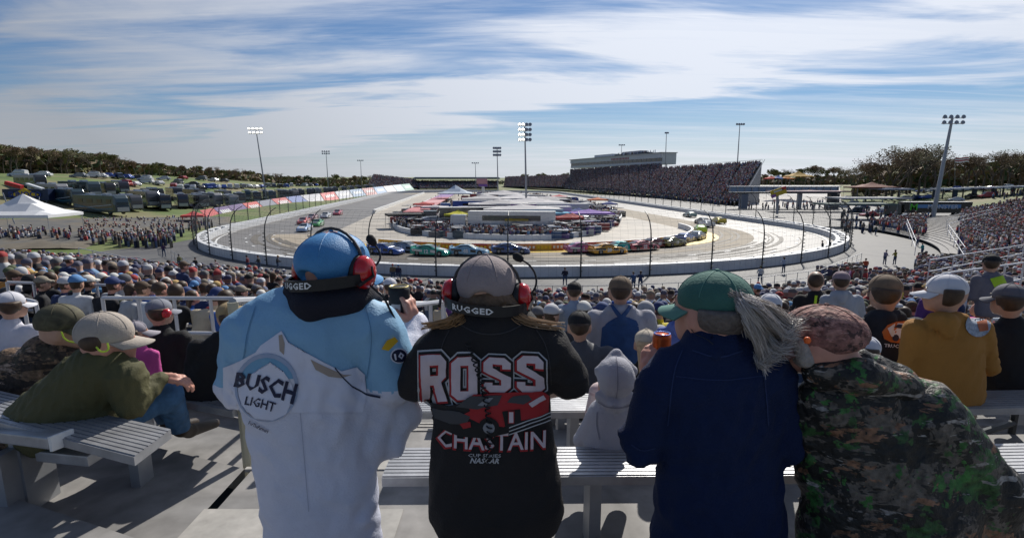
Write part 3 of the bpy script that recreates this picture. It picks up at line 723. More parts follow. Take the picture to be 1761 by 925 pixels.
for (px, py, col, cn, hd, num), pl in zip(cars, cplaces):
    p = gp(px, py, .05); t = make_race_car(num); t.location = (p.x, p.y, .07)
    t.rotation_euler = (0, 0, R(float(hd))*-1 if False else -R(90)+R(180)*(0) )
    # cars run anticlockwise: heading is tangent to the turn about its centre
    rel = Vector((p.x-CI.x, p.y-CI.y)); tan = Vector((-rel.y, rel.x)).normalized()
    if p.y > CI.y: tan = AX.copy() if p.x > 0 else -AX
    t.rotation_euler = (0, 0, math.atan2(tan.y, tan.x) - math.pi/2)
    tag(t, cn+' race car '+pl, 'race car', 'race cars on the track'); setcol(t, col, (px*7 % 14+.5)/14)
def make_motorhome():
    t = empty('motorhome', (0,0,0)); L2 = 6.0   # nose to -Y
    b = MB(); loft(b, [(-6.0, ringc(1.05,.5,2.3,1.0)), (-5.9, ringc(1.22,.45,3.0,1.12,.2)), (-5.4, ringc(1.27,.42,3.55,1.2,.15)), (5.9, ringc(1.27,.42,3.6,1.2,.12)), (6.0, ringc(1.2,.5,3.5,1.15))]); b.build('body', M_paint, t, bevel=.03)
    w = MB(); w.add([(-1.08,-6.03,1.45),(1.08,-6.03,1.45),(1.08,-5.75,3.1),(-1.08,-5.75,3.1)], [(0,1,2,3)]); w.build('windscreen', M_glass, t)
    w = MB(); w.box((0,-6.05,1.0),(2.0,.08,.75)); w.build('front_mask', mat('mask_silver', (.38,.40,.42), .3, .3), t)
    for s in (-1, 1):
        for y0, y1 in ((-4.9,-3.6),(-2.4,-1.0),(.2,1.8),(3.0,4.2)):
            w = MB(); w.box((s*1.272,(y0+y1)/2,2.45),(.03,y1-y0,.7)); w.build('window', M_glass, t)
        w = MB(); w.add([(s*1.285,-5.2,1.2),(s*1.285,-1,1.0),(s*1.285,5.6,1.9),(s*1.285,5.6,1.65),(s*1.285,-1,.78),(s*1.285,-5.2,1.05)], [(0,1,4,5),(1,2,3,4)]); w.build('stripe', mat('stripe_teal', (.05,.16,.22), .3), t)
        w = MB(); w.add([(s*1.285,-5.0,1.9),(s*1.285,2,1.35),(s*1.285,5.6,1.4),(s*1.285,5.6,1.3),(s*1.285,2,1.24),(s*1.285,-5.0,1.8)], [(0,1,4,5),(1,2,3,4)]); w.build('stripe', M_pw, t)
    for yy in (-2,2.6): w = MB(); w.box((0,yy,3.72),(1.0,1.2,.28)); w.build('air_conditioner', M_pw, t)
    for s in (-1, 1):
        w = MB(); w.box((s*.8,-6.04,.85),(.35,.06,.25)); w.build('headlight', M_white, t)
        for y in (-4.2,3.2,4.2): add_wheel(t, s*1.1, y, .48, .3)
    return t
mh = make_motorhome(); mcols = [(.015,.02,.025),(.02,.045,.06),(.10,.10,.11),(.015,.015,.02),(.03,.03,.05),(.25,.25,.26),(.05,.05,.05)]
mw = ['black','dark teal','charcoal','glossy black','midnight blue','silver grey','dark grey']
# front row: nose towards the track, receding to the right
row = [(120,194,128,64),(95,176,150,60),(168,181,150,50),(190,184.5,148,40),(213,183,158,34),(243,178,172,60),(281,176.5,184,30),(300,174.5,196,28),(318,173.2,210,26),(338,171,225,50),(352,170,240,24),(362,168.8,255,24),(372,168,268,24),(381,167.4,280,24),(392,166.4,300,24),(402,165.6,318,24),(411,165,336,24),(420,164.4,356,24),(429,163.8,376,24),(437,163.3,396,24)]
for i, (px, py, Y, ang) in enumerate(row):
    p = at(px, py, Y); o = mh if i == 0 else copy_tree(mh); o.location = (p.x, p.y, terr(p.x, p.y)-.3); o.rotation_euler = (0,0,R(ang)); j = i % 7
    setcol(o, mcols[j if i else 1])
    lab = mw[j if i else 1]+' motorhome '+['parked side-on behind the white tent','behind the big side-on coach near the yellow sign','just right of the large side-on coach','second right of the large side-on coach','beside the small dark cars','long one left of the lit light pole','nose-on left of the lit light pole','directly behind the lit light pole','just right of the lit light pole','long one right of the lit light pole'][i] if i < 10 else mw[j]+' motorhome in the receding row, %s from the lit light pole' % ['third','fourth','fifth','sixth','seventh','eighth','ninth','tenth','eleventh','twelfth'][i-10]
    tag(o, lab, 'motorhome', 'motorhomes parked above the back straight')
    o.scale = (1.2,1.3,1.15) if px < 170 else (1.05,.95,1.05)
more = [(80,191,136,60),(140,179,172,50),(180,180,168,48),(205,176.5,180,40),(228,175,186,50),(262,174,196,40),(270,180,170,36),(290,172,210,30),(310,171,222,30),(328,169.5,236,30),(345,168.5,250,26),(232,181,163,44),(150,187,140,52),(60,187,140,66),(366,167,272,26),(386,166,292,26),(40,183,150,60),(120,182,160,58)]
for i, (px, py, Y, ang) in enumerate(more):
    p = at(px, py, Y); o = copy_tree(mh); o.location = (p.x, p.y, terr(p.x, p.y)-.3); o.rotation_euler = (0,0,R(ang)); o.scale = (1.05,1.0,1.0); j = (i*3+1) % 7; setcol(o, mcols[j])
    tag(o, mw[j]+' motorhome in the second row, '+ordinal(i+1)+' placed behind the front row', 'motorhome', 'motorhomes parked above the back straight')
def make_car(van=False):
    t = empty('parked_car', (0,0,0)); b = MB(); h = 1.9 if van else 1.5
    loft(b, [(-2.25, ringc(.8,.35,.8,.76)), (-2.1, ringc(.9,.25,.92,.84)), (1.2, ringc(.92,.22,.98,.86)), (2.1, ringc(.88,.25,.82,.78)), (2.25, ringc(.78,.35,.65,.7))])
    loft(b, [(-2.0 if van else -1.7, ringc(.82,.85,1.0 if not van else 1.7,.7,.1)), (-1.2, ringc(.82,.85,h-.03,.68,.1)), (.2, ringc(.82,.85,h,.68,.1)), (1.15, ringc(.82,.85,1.0,.72,.1))]); b.build('body', M_paint, t, bevel=.03)
    w = MB(); w.add([(-.66,1.13,1.05),(.66,1.13,1.05),(.6,.28,h-.03),(-.6,.28,h-.03)], [(0,1,2,3)]); w.build('windscreen', M_glass, t)
    for s in (-1, 1):
        w = MB(); w.add([(s*.83,.8,1.02),(s*.83,-1.4,1.02),(s*.72,-1.1,h-.12),(s*.72,.15,h-.12)], [(0,1,2,3)]); w.build('side_window', M_glass, t)
        for y in (-1.35,1.4): add_wheel(t, s*.82, y, .33, .22)
    return t
pc, pv = make_car(), make_car(True); first = [1, 1]
ccol = [((.6,.6,.6),'white'),((.02,.02,.02),'black'),((.03,.08,.35),'blue'),((.2,.2,.21),'grey'),((.35,.03,.03),'red'),((.45,.47,.5),'silver'),((.03,.05,.1),'navy')]
def park(px, py, van, ang, col, label, group, big=1.0):
    p = hit(px, py); k = int(van); src = (pc, pv)[k]; o = src if first[k] else copy_tree(src); first[k] = 0
    o.location = (p.x, p.y, terr(p.x, p.y)-.3); o.rotation_euler = (0,0,R(ang)); o.scale = (big,)*3; setcol(o, col); tag(o, label, 'van' if van else 'car', group)
random.seed(5)
hill = [(22,149),(50,149),(93,150.5),(108,150),(117,150.5),(126,150),(138,151),(148,151.5),(160,152),(170,153.5),(192,153),(214,152.5),(236,153),(250,154.5),(262,155),(172,157),(186,158.5),(157,160.5),(146,160),(100,161.5),(84,161),(208,158),(226,159)]
for i, (px, py) in enumerate(hill):
    c, w = ccol[[0,0,3,0,0,2,6,2,1,0,5,4,3,0,1,0,0,0,4,0,0,3,1][i]]
    park(px, py, i % 3 == 0, random.uniform(60,120), c, f'{w} {"van" if i%3==0 else "car"} on the left hillside, '+('below the wood at its left end' if px<30 else 'second from the left below the wood' if px<60 else ordinal(i-1)+' of the row below the wood' if py<156 else ordinal(i-14)+' of the lower scattered ones'), 'vehicles parked on the left hillside', 1.15)
for i in range(34):
    px = 205+i*7.2; py = 164.5 - (px-205)*.028 + random.uniform(-.6,.6); c, w = random.choice(ccol)
    park(px, py, random.random()<.45, random.uniform(10,70), c, f'{w} vehicle, {ordinal(i+1)} from the left in the dense rows behind the motorhomes', 'vehicles parked behind the motorhomes', 1.2)
for i, (px, py) in enumerate([(214,186),(222,185.5),(230,185),(238,184.4),(247,183.6)]):
    park(px, py, False, 60, (.05,.03,.04), ['dark','maroon','black','dark purple','near-black'][i]+' small car in the short line under the long motorhome', 'small cars below the motorhomes', .8)
for i, (px, py) in enumerate([(986,186),(998,183),(1010,187),(1023,184),(1038,189),(1003,192),(1018,196),(1030,192),(1060,176),(1072,176.5),(1085,175),(1120,178),(1138,174),(1155,173),(1062,199),(1078,200),(1105,166.5),(1118,166),(1130,165.5),(1146,165),(1160,164.5),(1178,164),(1064,160.5),(992,176),(1080,168),(1092,167.5)]):
    c, w = ccol[(i*3) % 7]; park(px, py, i%4==1, random.uniform(50,110), c, f'{w} vehicle, '+ordinal(i+1)+' '+('by the fence below the right meadow' if px<1045 and py>180 else 'by the long black trailer on the right' if py>172 else 'parked under the wood on the right'), 'vehicles parked on the right side', 1.0)
# long trailers
def make_trailer():
    t = empty('race_trailer', (0,0,0)); b = MB(); b.box((0,0,2.35),(2.6,15,2.9)); b.build('box', M_paint, t, bevel=.06)
    b = MB(); b.box((0,0,3.83),(2.5,14.9,.05)); b.build('roof', M_white, t)
    b = MB(); b.box((0,9.3,1.9),(2.4,2.8,2.6),taper=.9); b.build('cab', M_paint, t, bevel=.12)
    b = MB(); b.box((0,10.62,2.4),(2.0,.15,.8)); b.build('windscreen', M_glass, t)
    for s in (-1,1):
        b = MB(); b.box((s*1.31,0,2.7),(.02,10,.9)); b.build('side_graphic', M_deco, t)
        for y in (-6.2,-5.1,6.8,9.6): add_wheel(t, s*1.1, y, .5, .3)
    return t
tl = make_trailer(); nfirst = [1]
def trailer(p, rz, col, label, group='race trailers', sc=1):
    o = tl if nfirst[0] else copy_tree(tl); nfirst[0] = 0; o.location = p; o.rotation_euler = (0,0,rz); o.scale = (sc,)*3; setcol(o, col, (abs(p[0])*3.7 % 14)/14); tag(o, label, 'trailer', group); return o
bt = trailer(at(1094,193,150)*1.0, R(90), (.01,.012,.012), 'long black trailer with green graphics parked right of the meadow'); bt.location.z = -.1; bt.scale = (1,1.15,.95)
# ---------------------------------------------------------------- infield island
def inside(poly, x, y):
    c = False; n = len(poly)
    for i in range(n):
        a, b = poly[i], poly[i-1]
        if (a.y > y) != (b.y > y) and x < (b.x-a.x)*(y-a.y)/(b.y-a.y)+a.x: c = not c
    return c
TW = ['white','charcoal','white','purple','white','blue','white','silver','black','white','red']
TC = {'white':(.6,.6,.6),'charcoal':(.06,.06,.07),'purple':(.12,.04,.22),'blue':(.04,.12,.4),'silver':(.35,.36,.38),'black':(.02,.02,.02),'red':(.4,.04,.04)}
tp = [(600,215,84),(560,207,97),(625,206,96),(590,200,80),(650,200,92),(565,194,98),(622,193,85),(585,188,95),(640,187,80),(610,183,88),(575,181,92)]
pls = ['nearest to the inner banner wall','left of the second rank','right of the second rank, by the light blue canopy','middle of the third rank','right of the third rank','left end of the fourth rank','right of the lit light pole','in the fifth rank behind the left one','in the fifth rank on the right','near the far end of the rank','smallest, at the far end']
for i, ((px, py, a), c, pl) in enumerate(zip(tp, TW, pls)):
    p = gp(px, py, .06); trailer(Vector((p.x, p.y, .06)), R(a), TC[c], c+' race trailer in the infield, '+pl, 'race trailers in the infield', 1.0)
def canopy(px, py, w, d, h, col, label, rz=0, peak=.9, z=.06, Y=None, cat='canopy', group=None):
    p = gp(px, py, z) if Y is None else at(px, py, Y); t = empty('canopy', p, rz, label, cat, group); M = mat('canvas_%s' % str(col), col, .8, noise=(1,.08))
    m = MB(); n = 6; V = []
    for j in range(n+1):
        for i in range(n+1):
            u, v = i/n*2-1, j/n*2-1; r = max(abs(u), abs(v)); zz = h + peak*(1-r)**1.5 + .12*abs(u*v) ; V.append((u*w/2, v*d/2, zz))
    m.add(V, [(j*(n+1)+i, j*(n+1)+i+1, (j+1)*(n+1)+i+1, (j+1)*(n+1)+i) for j in range(n) for i in range(n)])
    for a, b in (((-1,-1),(1,-1)),((1,-1),(1,1)),((1,1),(-1,1)),((-1,1),(-1,-1))):
        A = Vector((a[0]*w/2,a[1]*d/2,h+.12)); B = Vector((b[0]*w/2,b[1]*d/2,h+.12)); m.add([A, B, B-Vector((0,0,.35)), A-Vector((0,0,.35))], [(0,1,2,3)])
    m.build('cover', M, t)
    for sx in (-1,1):
        for sy in (-1,1): m = MB(); m.tube([(sx*w/2*.97, sy*d/2*.97, 0),(sx*w/2*.97, sy*d/2*.97, h+.1)], .04, 5); m.build('leg', M_galv, t)
    return t
G = 'canopies in the infield'
for i, (px, py, w_, d_, pk, tx, cc_) in enumerate([(612,208,15,8,.9,'nearest, right of the yellow canopy',.5),(585,199,14,9,1.2,'second rank on the left',.42),(622,196,17,9,1.3,'second rank beside the lit light pole',.55),(570,189,14,9,1.3,'third rank on the left',.46),(606,188,15,9,1.2,'third rank in the middle',.58),(642,190,12,8,1.0,'third rank on the right',.4),(590,181,20,10,1.6,'far rank',.5)]):
    canopy(px, py, w_, d_, 3.6, (cc_,cc_*.97,cc_*.98), 'large pale awning in the infield, '+tx, R(3+i), pk, group=G)
canopy(537,208,5,4,2.6,(.65,.60,.02),'bright yellow canopy near the left end of the infield island',0,.8,group=G)
canopy(640,210,9,4,3.0,(.08,.35,.55),'light blue canopy beside the nearest white trailer roof',R(5),.4,group=G)
canopy(690,208,9,5,2.8,(.20,.08,.42),'purple canopy at the right of the infield island',R(5),.8,group=G)
canopy(650,199,8,6,3.2,(.03,.10,.40),'deep blue canopy behind the light blue one',0,.6,group=G)
canopy(534,181,12,9,4.0,(.55,.62,.70),'large pale blue dome tent on the left of the infield',0,3.0,group=G)
canopy(700,186,6,5,2.8,(.5,.12,.03),'orange canopy at the right edge of the infield crowd',0,.8,group=G)
canopy(655,181,6,5,2.8,(.45,.05,.06),'red canopy among the far infield crowd',0,.8,group=G)
canopy(510,198,6,5,2.8,(.42,.40,.42),'grey white canopy among the dark trucks at the left of the infield',0,.5,group=G)
canopy(497,193,5,5,2.8,(.45,.06,.06),'small red canopy behind the dark trucks',0,.6,group=G)
canopy(475,216.3-8,7,5,2.6,(.03,.03,.03),'black canopy at the rounded left end of the island',R(20),.3,group=G)
random.seed(19); iv = 0; ccs = [((.05,.05,.06),'black'),((.5,.5,.5),'white'),((.3,.3,.32),'grey'),((.35,.03,.03),'red'),((.03,.06,.25),'blue'),((.10,.04,.18),'purple'),((.45,.30,.03),'gold')]
while iv < 44:
    px, py = random.uniform(465, 728), random.uniform(168, 220); p = gp(px, py, .06)
    if not inside(ISL, p.x, p.y) or (490 < px < 560 and py < 195): continue
    c_, w_ = random.choice(ccs); van = iv % 2; o = copy_tree((pc, pv)[van]); o.location = p; o.rotation_euler = (0,0,random.choice([0,1.57,.3,-1.3])+random.uniform(-.2,.2)); s_ = random.uniform(.9,1.3); o.scale = (s_,)*3; setcol(o, c_)
    iv += 1; tag(o, w_+(' van' if van else ' car')+' among the infield crews, '+ordinal(iv)+' such vehicle', 'van' if van else 'car', 'vehicles in the infield')
for i in range(12):
    while True:
        px, py = random.uniform(600, 725), random.uniform(175, 216); p = gp(px, py, .06)
        if inside(ISL, p.x, p.y): break
    c_, w_ = random.choice(ccs); canopy(px, py, 4, 3.5, 2.5, c_, 'small '+w_+' canopy in the crowd at the right of the infield, '+ordinal(i+1), 0, .8, group=G)
# pit stall roofs with coloured covers beside the back straight
pr = empty('pit_stall_roof', gp(478,190,.06), 0, 'long low pit stall shelter with red, pink and purple roof covers', 'shelter'); O = pr.location
a0, a1, b0, b1 = gp(471,190,2.2), gp(516,169.2,2.2), gp(497,190,2.2), gp(533,168.4,2.2)
pc_ = [(.50,.16,.16),(.55,.22,.22),(.60,.30,.30),(.42,.12,.14),(.35,.18,.35),(.22,.14,.36)]
for k in range(6):
    m = MB(); t0, t1 = k/6+.01, (k+1)/6; V = [a0.lerp(a1,t0)-O, b0.lerp(b1,t0)-O, b0.lerp(b1,t1)-O, a0.lerp(a1,t1)-O]; dn = Vector((0,0,-.2))
    m.add(V+[v+dn for v in V], [(0,1,2,3),(7,6,5,4),(0,4,5,1),(1,5,6,2),(2,6,7,3),(3,7,4,0)]); m.build('roof_panel', mat('pit_cover_%d' % k, pc_[k], .6, noise=(.4,.15)), pr)
for k in range(9):
    for A, B in ((a0,a1),(b0,b1)):
        q = A.lerp(B, k/8)-O; m = MB(); m.tube([(q.x,q.y,0),(q.x,q.y,2.1)], .08, 5); m.build('column', M_galv, pr)
tag(wall_along([gp(438,191.5,.0), gp(470,179), gp(497,168.5)], .6, 1.0, 'pit_wall', M_white, 'white concrete wall between the back straight and the pit stalls', 'wall'))
# tall sign on a pole
sg = empty('pylon_sign', at(567,177,260), 0, 'pink and purple scoring sign on a white column in the infield', 'sign')
O = sg.location
def rect_at(px0, py0, px1, py1, Y, dpt): a = at(px0,py0,Y); b = at(px1,py1,Y); return ((a+b)/2 - O), (abs(b.x-a.x), dpt, abs(b.z-a.z))
for nm, rc, mt in (('column', (564.5,160,568,179), M_white), ('board', (558.5,151,571,157), mat('sign_pink', (.55,.28,.30), .5, noise=(.5,.2))), ('lower_board', (561,157.2,571,160), mat('sign_purple', (.20,.10,.35), .5)), ('cap', (558.5,149.6,571,150.8), mat('sign_grey', (.3,.3,.33), .5))):
    c, s_ = rect_at(*rc, 260, 1.2 if nm != 'column' else .8); m = MB(); m.box(c, s_); m.build(nm, mt, sg)
# people and equipment packed in the island
random.seed(9)
def inside_(poly, x, y):
    c = False; n = len(poly)
    for i in range(n):
        a, b = poly[i], poly[i-1]
        if (a.y > y) != (b.y > y) and x < (b.x-a.x)*(y-a.y)/(b.y-a.y)+a.x: c = not c
    return c
pts = []; tries = 0
while len(pts) < 2300 and tries < 90000:
    tries += 1
    px = random.uniform(460, 730); py = random.uniform(166, 223)
    d = random.random()
    if px < 560 and py < 195 and d < .85: continue
    if px > 590 and py < 192 and d < .1: continue
    p = gp(px, py, .06)
    if inside(ISL, p.x, p.y): pts.append(p)
crowd_stuff('infield_crowd', pts, (.2,-1,0), 31, 'crews and guests crowded between the trailers of the infield', True)
M_cart = mat('equipment_paint', (.1,.1,.1), .4, attr='tint')
def gear(n, region, seed, name, label, cols):
    rnd = random.Random(seed); mb = MB(); tint = []; k = 0
    while k < n:
        px = rnd.uniform(*region[0]); py = rnd.uniform(*region[1]); p = gp(px, py, .06)
        if not inside(ISL, p.x, p.y): continue
        k += 1; h = rnd.uniform(.8,2.2); L_ = rnd.uniform(1.2,3.5); W_ = rnd.uniform(.8,1.6); c = rnd.choice(cols); rz = rnd.uniform(-.4,.4)+(1.57 if rnd.random()<.4 else 0)
        mb.box((p.x,p.y,.06+h*.3+.1),(L_,W_,h*.6),rz); tint += [c]*6
        if rnd.random() < .6: mb.box((p.x,p.y,.06+h+.12),(L_*.9,W_*.9,.1),rz); tint += [rnd.choice([(.5,.5,.5),(.05,.05,.05),c])]*6
    o = mb.build(name, M_cart); at_ = o.data.attributes.new('tint','FLOAT_COLOR','FACE')
    at_.data.foreach_set('color', np.array([(*c,1) for c in tint]).reshape(-1)); tag(o, label, 'equipment', None, 'stuff')
gear(420, ((600,730),(178,222)), 2, 'pit_equipment', 'carts, toolboxes and tyre racks packed on the right of the infield', [(.03,.03,.03),(.1,.1,.12),(.4,.4,.4),(.1,.06,.2),(.25,.05,.05),(.05,.1,.2)])
gear(200, ((462,560),(190,221)), 3, 'crew_equipment', 'carts and toolboxes at the rounded left end of the infield', [(.03,.03,.03),(.12,.12,.13),(.45,.45,.45),(.3,.05,.05),(.05,.08,.1)])
gear(60, ((560,640),(166,184)), 4, 'far_equipment', 'vehicles and carts in the far part of the infield', [(.5,.5,.5),(.05,.05,.05),(.3,.3,.32),(.1,.1,.3)])
# ---------------------------------------------------------------- plaza, footbridge and stalls on the right
mb = MB(); NX, NY = 24, 16
for j in range(NY+1):
    for i in range(NX+1):
        p = hit(862+i*5.2-(NY-j)*.2, 159.5+j*1.7); mb.V.append((p.x, p.y, terr(p.x,p.y)-.3+.36))
mb.F = [(j*(NX+1)+i, j*(NX+1)+i+1, (j+1)*(NX+1)+i+1, (j+1)*(NX+1)+i) for j in range(NY) for i in range(NX)]; mb.M = [0]*len(mb.F)
struct('plaza', mb, patch('plaza_paving', [(.50,.48,.45),(.60,.58,.55)], .1))
br = empty('footbridge', at(918,170,185), 0, 'blue grey covered footbridge crossing the bright plaza on the right', 'bridge'); O = br.location
def bx_at(nm, x0, y0, x1, y1, Y, dpt, mt, root): 
    a = at(x0,y0,Y); b = at(x1,y1,Y); m = MB(); m.box((a+b)/2-root.location, (abs(b.x-a.x), dpt, abs(b.z-a.z))); return m.build(nm, mt, root)
M_bb = mat('bridge_blue', (.28,.36,.46), .45, noise=(.3,.1))
for k in range(10): bx_at('side_panel', 855+k*12.7, 160.5, 867.4+k*12.7, 166.3, 185, .3, M_bb, br)
bx_at('deck', 855, 166.6, 982, 168.2, 186, 3, M_dark, br); bx_at('roof', 854, 159.6, 983, 160.3, 186, 3.2, M_pw, br)
bx_at('support', 972, 168.4, 980, 186, 186, 2.5, M_dark, br); bx_at('support', 868, 168.4, 874, 186, 186, 2.5, mat('support_grey', (.2,.22,.26), .6), br); bx_at('support', 935, 168.4, 938, 186, 186, 1, M_galv, br)
for k in range(16): bx_at('mullion', 856+k*8.4, 160.4, 856.6+k*8.4, 166.4, 184.6, .2, M_galv, br)
sn = empty('tilted_sign', at(911,190,150), 0, 'tilted yellow, red and purple sign on a pole in front of the footbridge', 'sign'); O = sn.location
m = MB(); m.tube([(0,0,-.5), at(911,170,150)-O], .35, 8); m.build('pole', M_galv, sn)
T = Matrix.Translation(at(912.5,166.5,149.4)-O) @ Matrix.Rotation(R(-18),4,'Y')
for (x0,x1,z0,z1,c) in ((-2,2,-.9,.9,(.6,.42,.03)),(-2,-.9,-.95,-.2,(.3,.1,.35)),(.9,2,.2,.95,(.5,.06,.05)),(-1.2,1.2,.2,.5,(.65,.65,.65))):
    m = MB(); m.box(((x0+x1)/2, -.05 if c[0]!=.6 else .1, (z0+z1)/2), (x1-x0,.2,z1-z0), T=T); m.build('board', mat('sign_%s' % str(c), c, .5), sn)
sc2 = [((.5,.06,.05),'red',903),((.06,.15,.45),'blue',911),((.5,.20,.05),'orange red',921)]
for c, w, px in sc2:
    canopy(px,160,5,4,3.2,c,w+' canopy on the plaza beyond the footbridge',0,1.2,Y=240,group='canopies beyond the footbridge')
canopy(934,160,10,7,4,(.45,.28,.05),'gold canopy on the plaza right of the three small ones',0,2.0,Y=235,group='canopies beyond the footbridge')
canopy(946,178.5,22,7,3.2,(.50,.36,.34),'long pale red awning at the near edge of the plaza',0,.3,Y=172)
canopy(1020,173.5,12,7,3,(.18,.06,.04),'dark red roofed stall at the foot of the right meadow',0,1.4,Y=165)
canopy(1043,175.5,9,6,3,(.30,.33,.40),'grey canopy beside the dark red stall',0,.6,Y=163)
canopy(1015,186,16,8,2.6,(.42,.42,.42),'long white awning among the cars right of the fence',0,.2,Y=140)
canopy(1000,193,14,6,2.2,(.10,.14,.13),'dark green awning beside the right end of the catch fence',0,.2,Y=118)
pts = [gp(random.uniform(870,985), random.uniform(164,188)) for _ in range(170)]
crowd_stuff('plaza_crowd', pts, (-.3,-1,0), 41, 'people strolling over the bright plaza around the footbridge', True)
pts = [gp(random.uniform(985,1090), random.uniform(176,215)) for _ in range(120)] + [hit(random.uniform(1160,1200), random.uniform(168,176)) for _ in range(25)]
crowd_stuff('lot_crowd', pts, (-.3,-1,0), 42, 'people between the parked cars and stalls at the foot of the right meadow', True)
# open garages along the foot of the right wood
gr = empty('garage_row', at(1140,166,200), R(0), 'long low white roofed garage row under the right wood', 'building'); O = gr.location
for k in range(11):
    a = at(1085+k*11.5, 163.4-k*.33, 205-k*1.5); b = at(1096.3+k*11.5, 163.1-k*.33, 203.5-k*1.5); m = MB(); c = (a+b)/2-O; m.box(c, (b.x-a.x, 7, .5)); m.build('roof_panel', M_pw if k % 4 else mat('roof_grey2', (.3,.31,.34), .5), gr)
    m = MB(); m.box((a.x-O.x, c.y-3, c.z-1.6), (.3,.3,3.2)); m.build('post', M_dark, gr)
    if k%2: m = MB(); m.box((c.x, c.y+2, c.z-1.7), (b.x-a.x-.4, .3, 2.6)); m.build('back_wall', mat('garage_blue', (.06,.09,.20), .6), gr)  # every other bay is closed by a dark blue wall
# flags, sign and tent on the left
sl_ = empty('fuel_sign', at(25,174,150), R(0), 'blue and yellow sponsor trailer sign with an arrow behind the white tent', 'sign'); O = sl_.location
m = MB(); a = at(9,176,135); b = at(60,163,135); m.box((a+b)/2-O, (b.x-a.x, 2.2, b.z-a.z)); m.build('board', mat('sign_navy', (.015,.03,.08), .4), sl_)
c = (a+b)/2-O; m = MB(); m.prism([(c.x-3.2,c.z),(c.x,c.z+1.5),(c.x+3.2,c.z),(c.x,c.z-1.5)], c.y-1.28, c.y-1.14, axis='Y'); m.build('emblem', M_yellow, sl_)
text_on(sl_, 'SUNOCO', 1.75, (c.x, c.y-1.32, c.z), (1,0,0), (0,0,1), mat('sign_blue', (.02,.05,.25), .4), bold=.06)
m = MB(); T = Matrix.Translation(at(16.5,158.2,134)-O) @ Matrix.Rotation(R(16),4,'Y'); m.box((0,0,0),(3.6,1,.8),T=T); m.build('red_arrow', mat('sign_red', (.5,.03,.02), .4), sl_)
m = MB(); T = Matrix.Translation(at(41,160,134)-O) @ Matrix.Rotation(R(18),4,'Y'); m.box((0,0,0),(3.6,1,.4),T=T); m.build('white_arrow', M_pw, sl_)
m = MB(); 
for px in (14,55): q = at(px,176,135)-O; m = MB(); m.box((q.x,q.y,q.z-1.0),(.3,.3,2.4)); m.build('leg', M_galv, sl_)
tp_ = canopy(34,216,9.6,7,2.5,(.72,.73,.74),'large white peaked tent at the left edge in front of the black coach',R(6),2.6,Y=74,cat='tent')
fl = empty('flag_pole', at(16,196,88), 0, 'bare flag pole leaning beside the white tent', 'pole'); m = MB(); m.tube([(0,0,-1), at(3,167,88)-fl.location], .09, 6); m.build('pole', M_galv, fl)
bn = empty('feather_banner', at(45,193,96), 0, 'purple and white feather banner behind the white tent', 'banner'); O = bn.location
m = MB(); a,b,c_,d_ = at(36,193,96)-O, at(44,193,96)-O, at(46,176,96)-O, at(38,175,96)-O; e = Vector((0,.06,0)); m.add([a,b,c_,d_,a+e,b+e,c_+e,d_+e], [(0,1,2,3),(7,6,5,4),(0,4,5,1),(1,5,6,2),(2,6,7,3),(3,7,4,0)]); m.build('cloth', mat('banner_purple', (.16,.14,.35), .7), bn)
m = MB(); m.tube([b, c_+Vector((.1,0,.5))], .05, 5); m.build('pole', M_white, bn)
fg = empty('flag', at(1150,160,215), 0, 'red and white flag on a pole above the right wood', 'flag'); O = fg.location
m = MB(); m.tube([(0,0,-3), at(1118,125,215)-O], .08, 5) if False else m.tube([at(1119,160,215)-O, at(1119,125,215)-O], .08, 5); m.build('pole', M_galv, fg)
for k in range(4):
    m = MB(); V = []
    for j in range(8): 
        q = at(1119.5+j*2.4, 126+k*1.4+math.sin(j*.9)*.6, 215)-O; V += [q+Vector((0,math.sin(j)*.4,0)), q+Vector((0,math.sin(j)*.4,-.44))]
    m.add(V, [(2*j,2*j+2,2*j+3,2*j+1) for j in range(7)]); m.build('stripe', mat('flag_red', (.4,.05,.06), .7) if k%2==0 else M_white, fg)

for o_ in (bt,):
    text_on(o_, 'MONSTER', 1.5, (-1.35,-1,2.5), (0,-1,0), (0,0,1), M_pw, 'lettering', .03); text_on(o_, 'M', 2.4, (-1.35,5.4,2.4), (0,-1,0), (0,0,1), mat('neon_green', (.10,.55,.04), .4), 'emblem', .03)
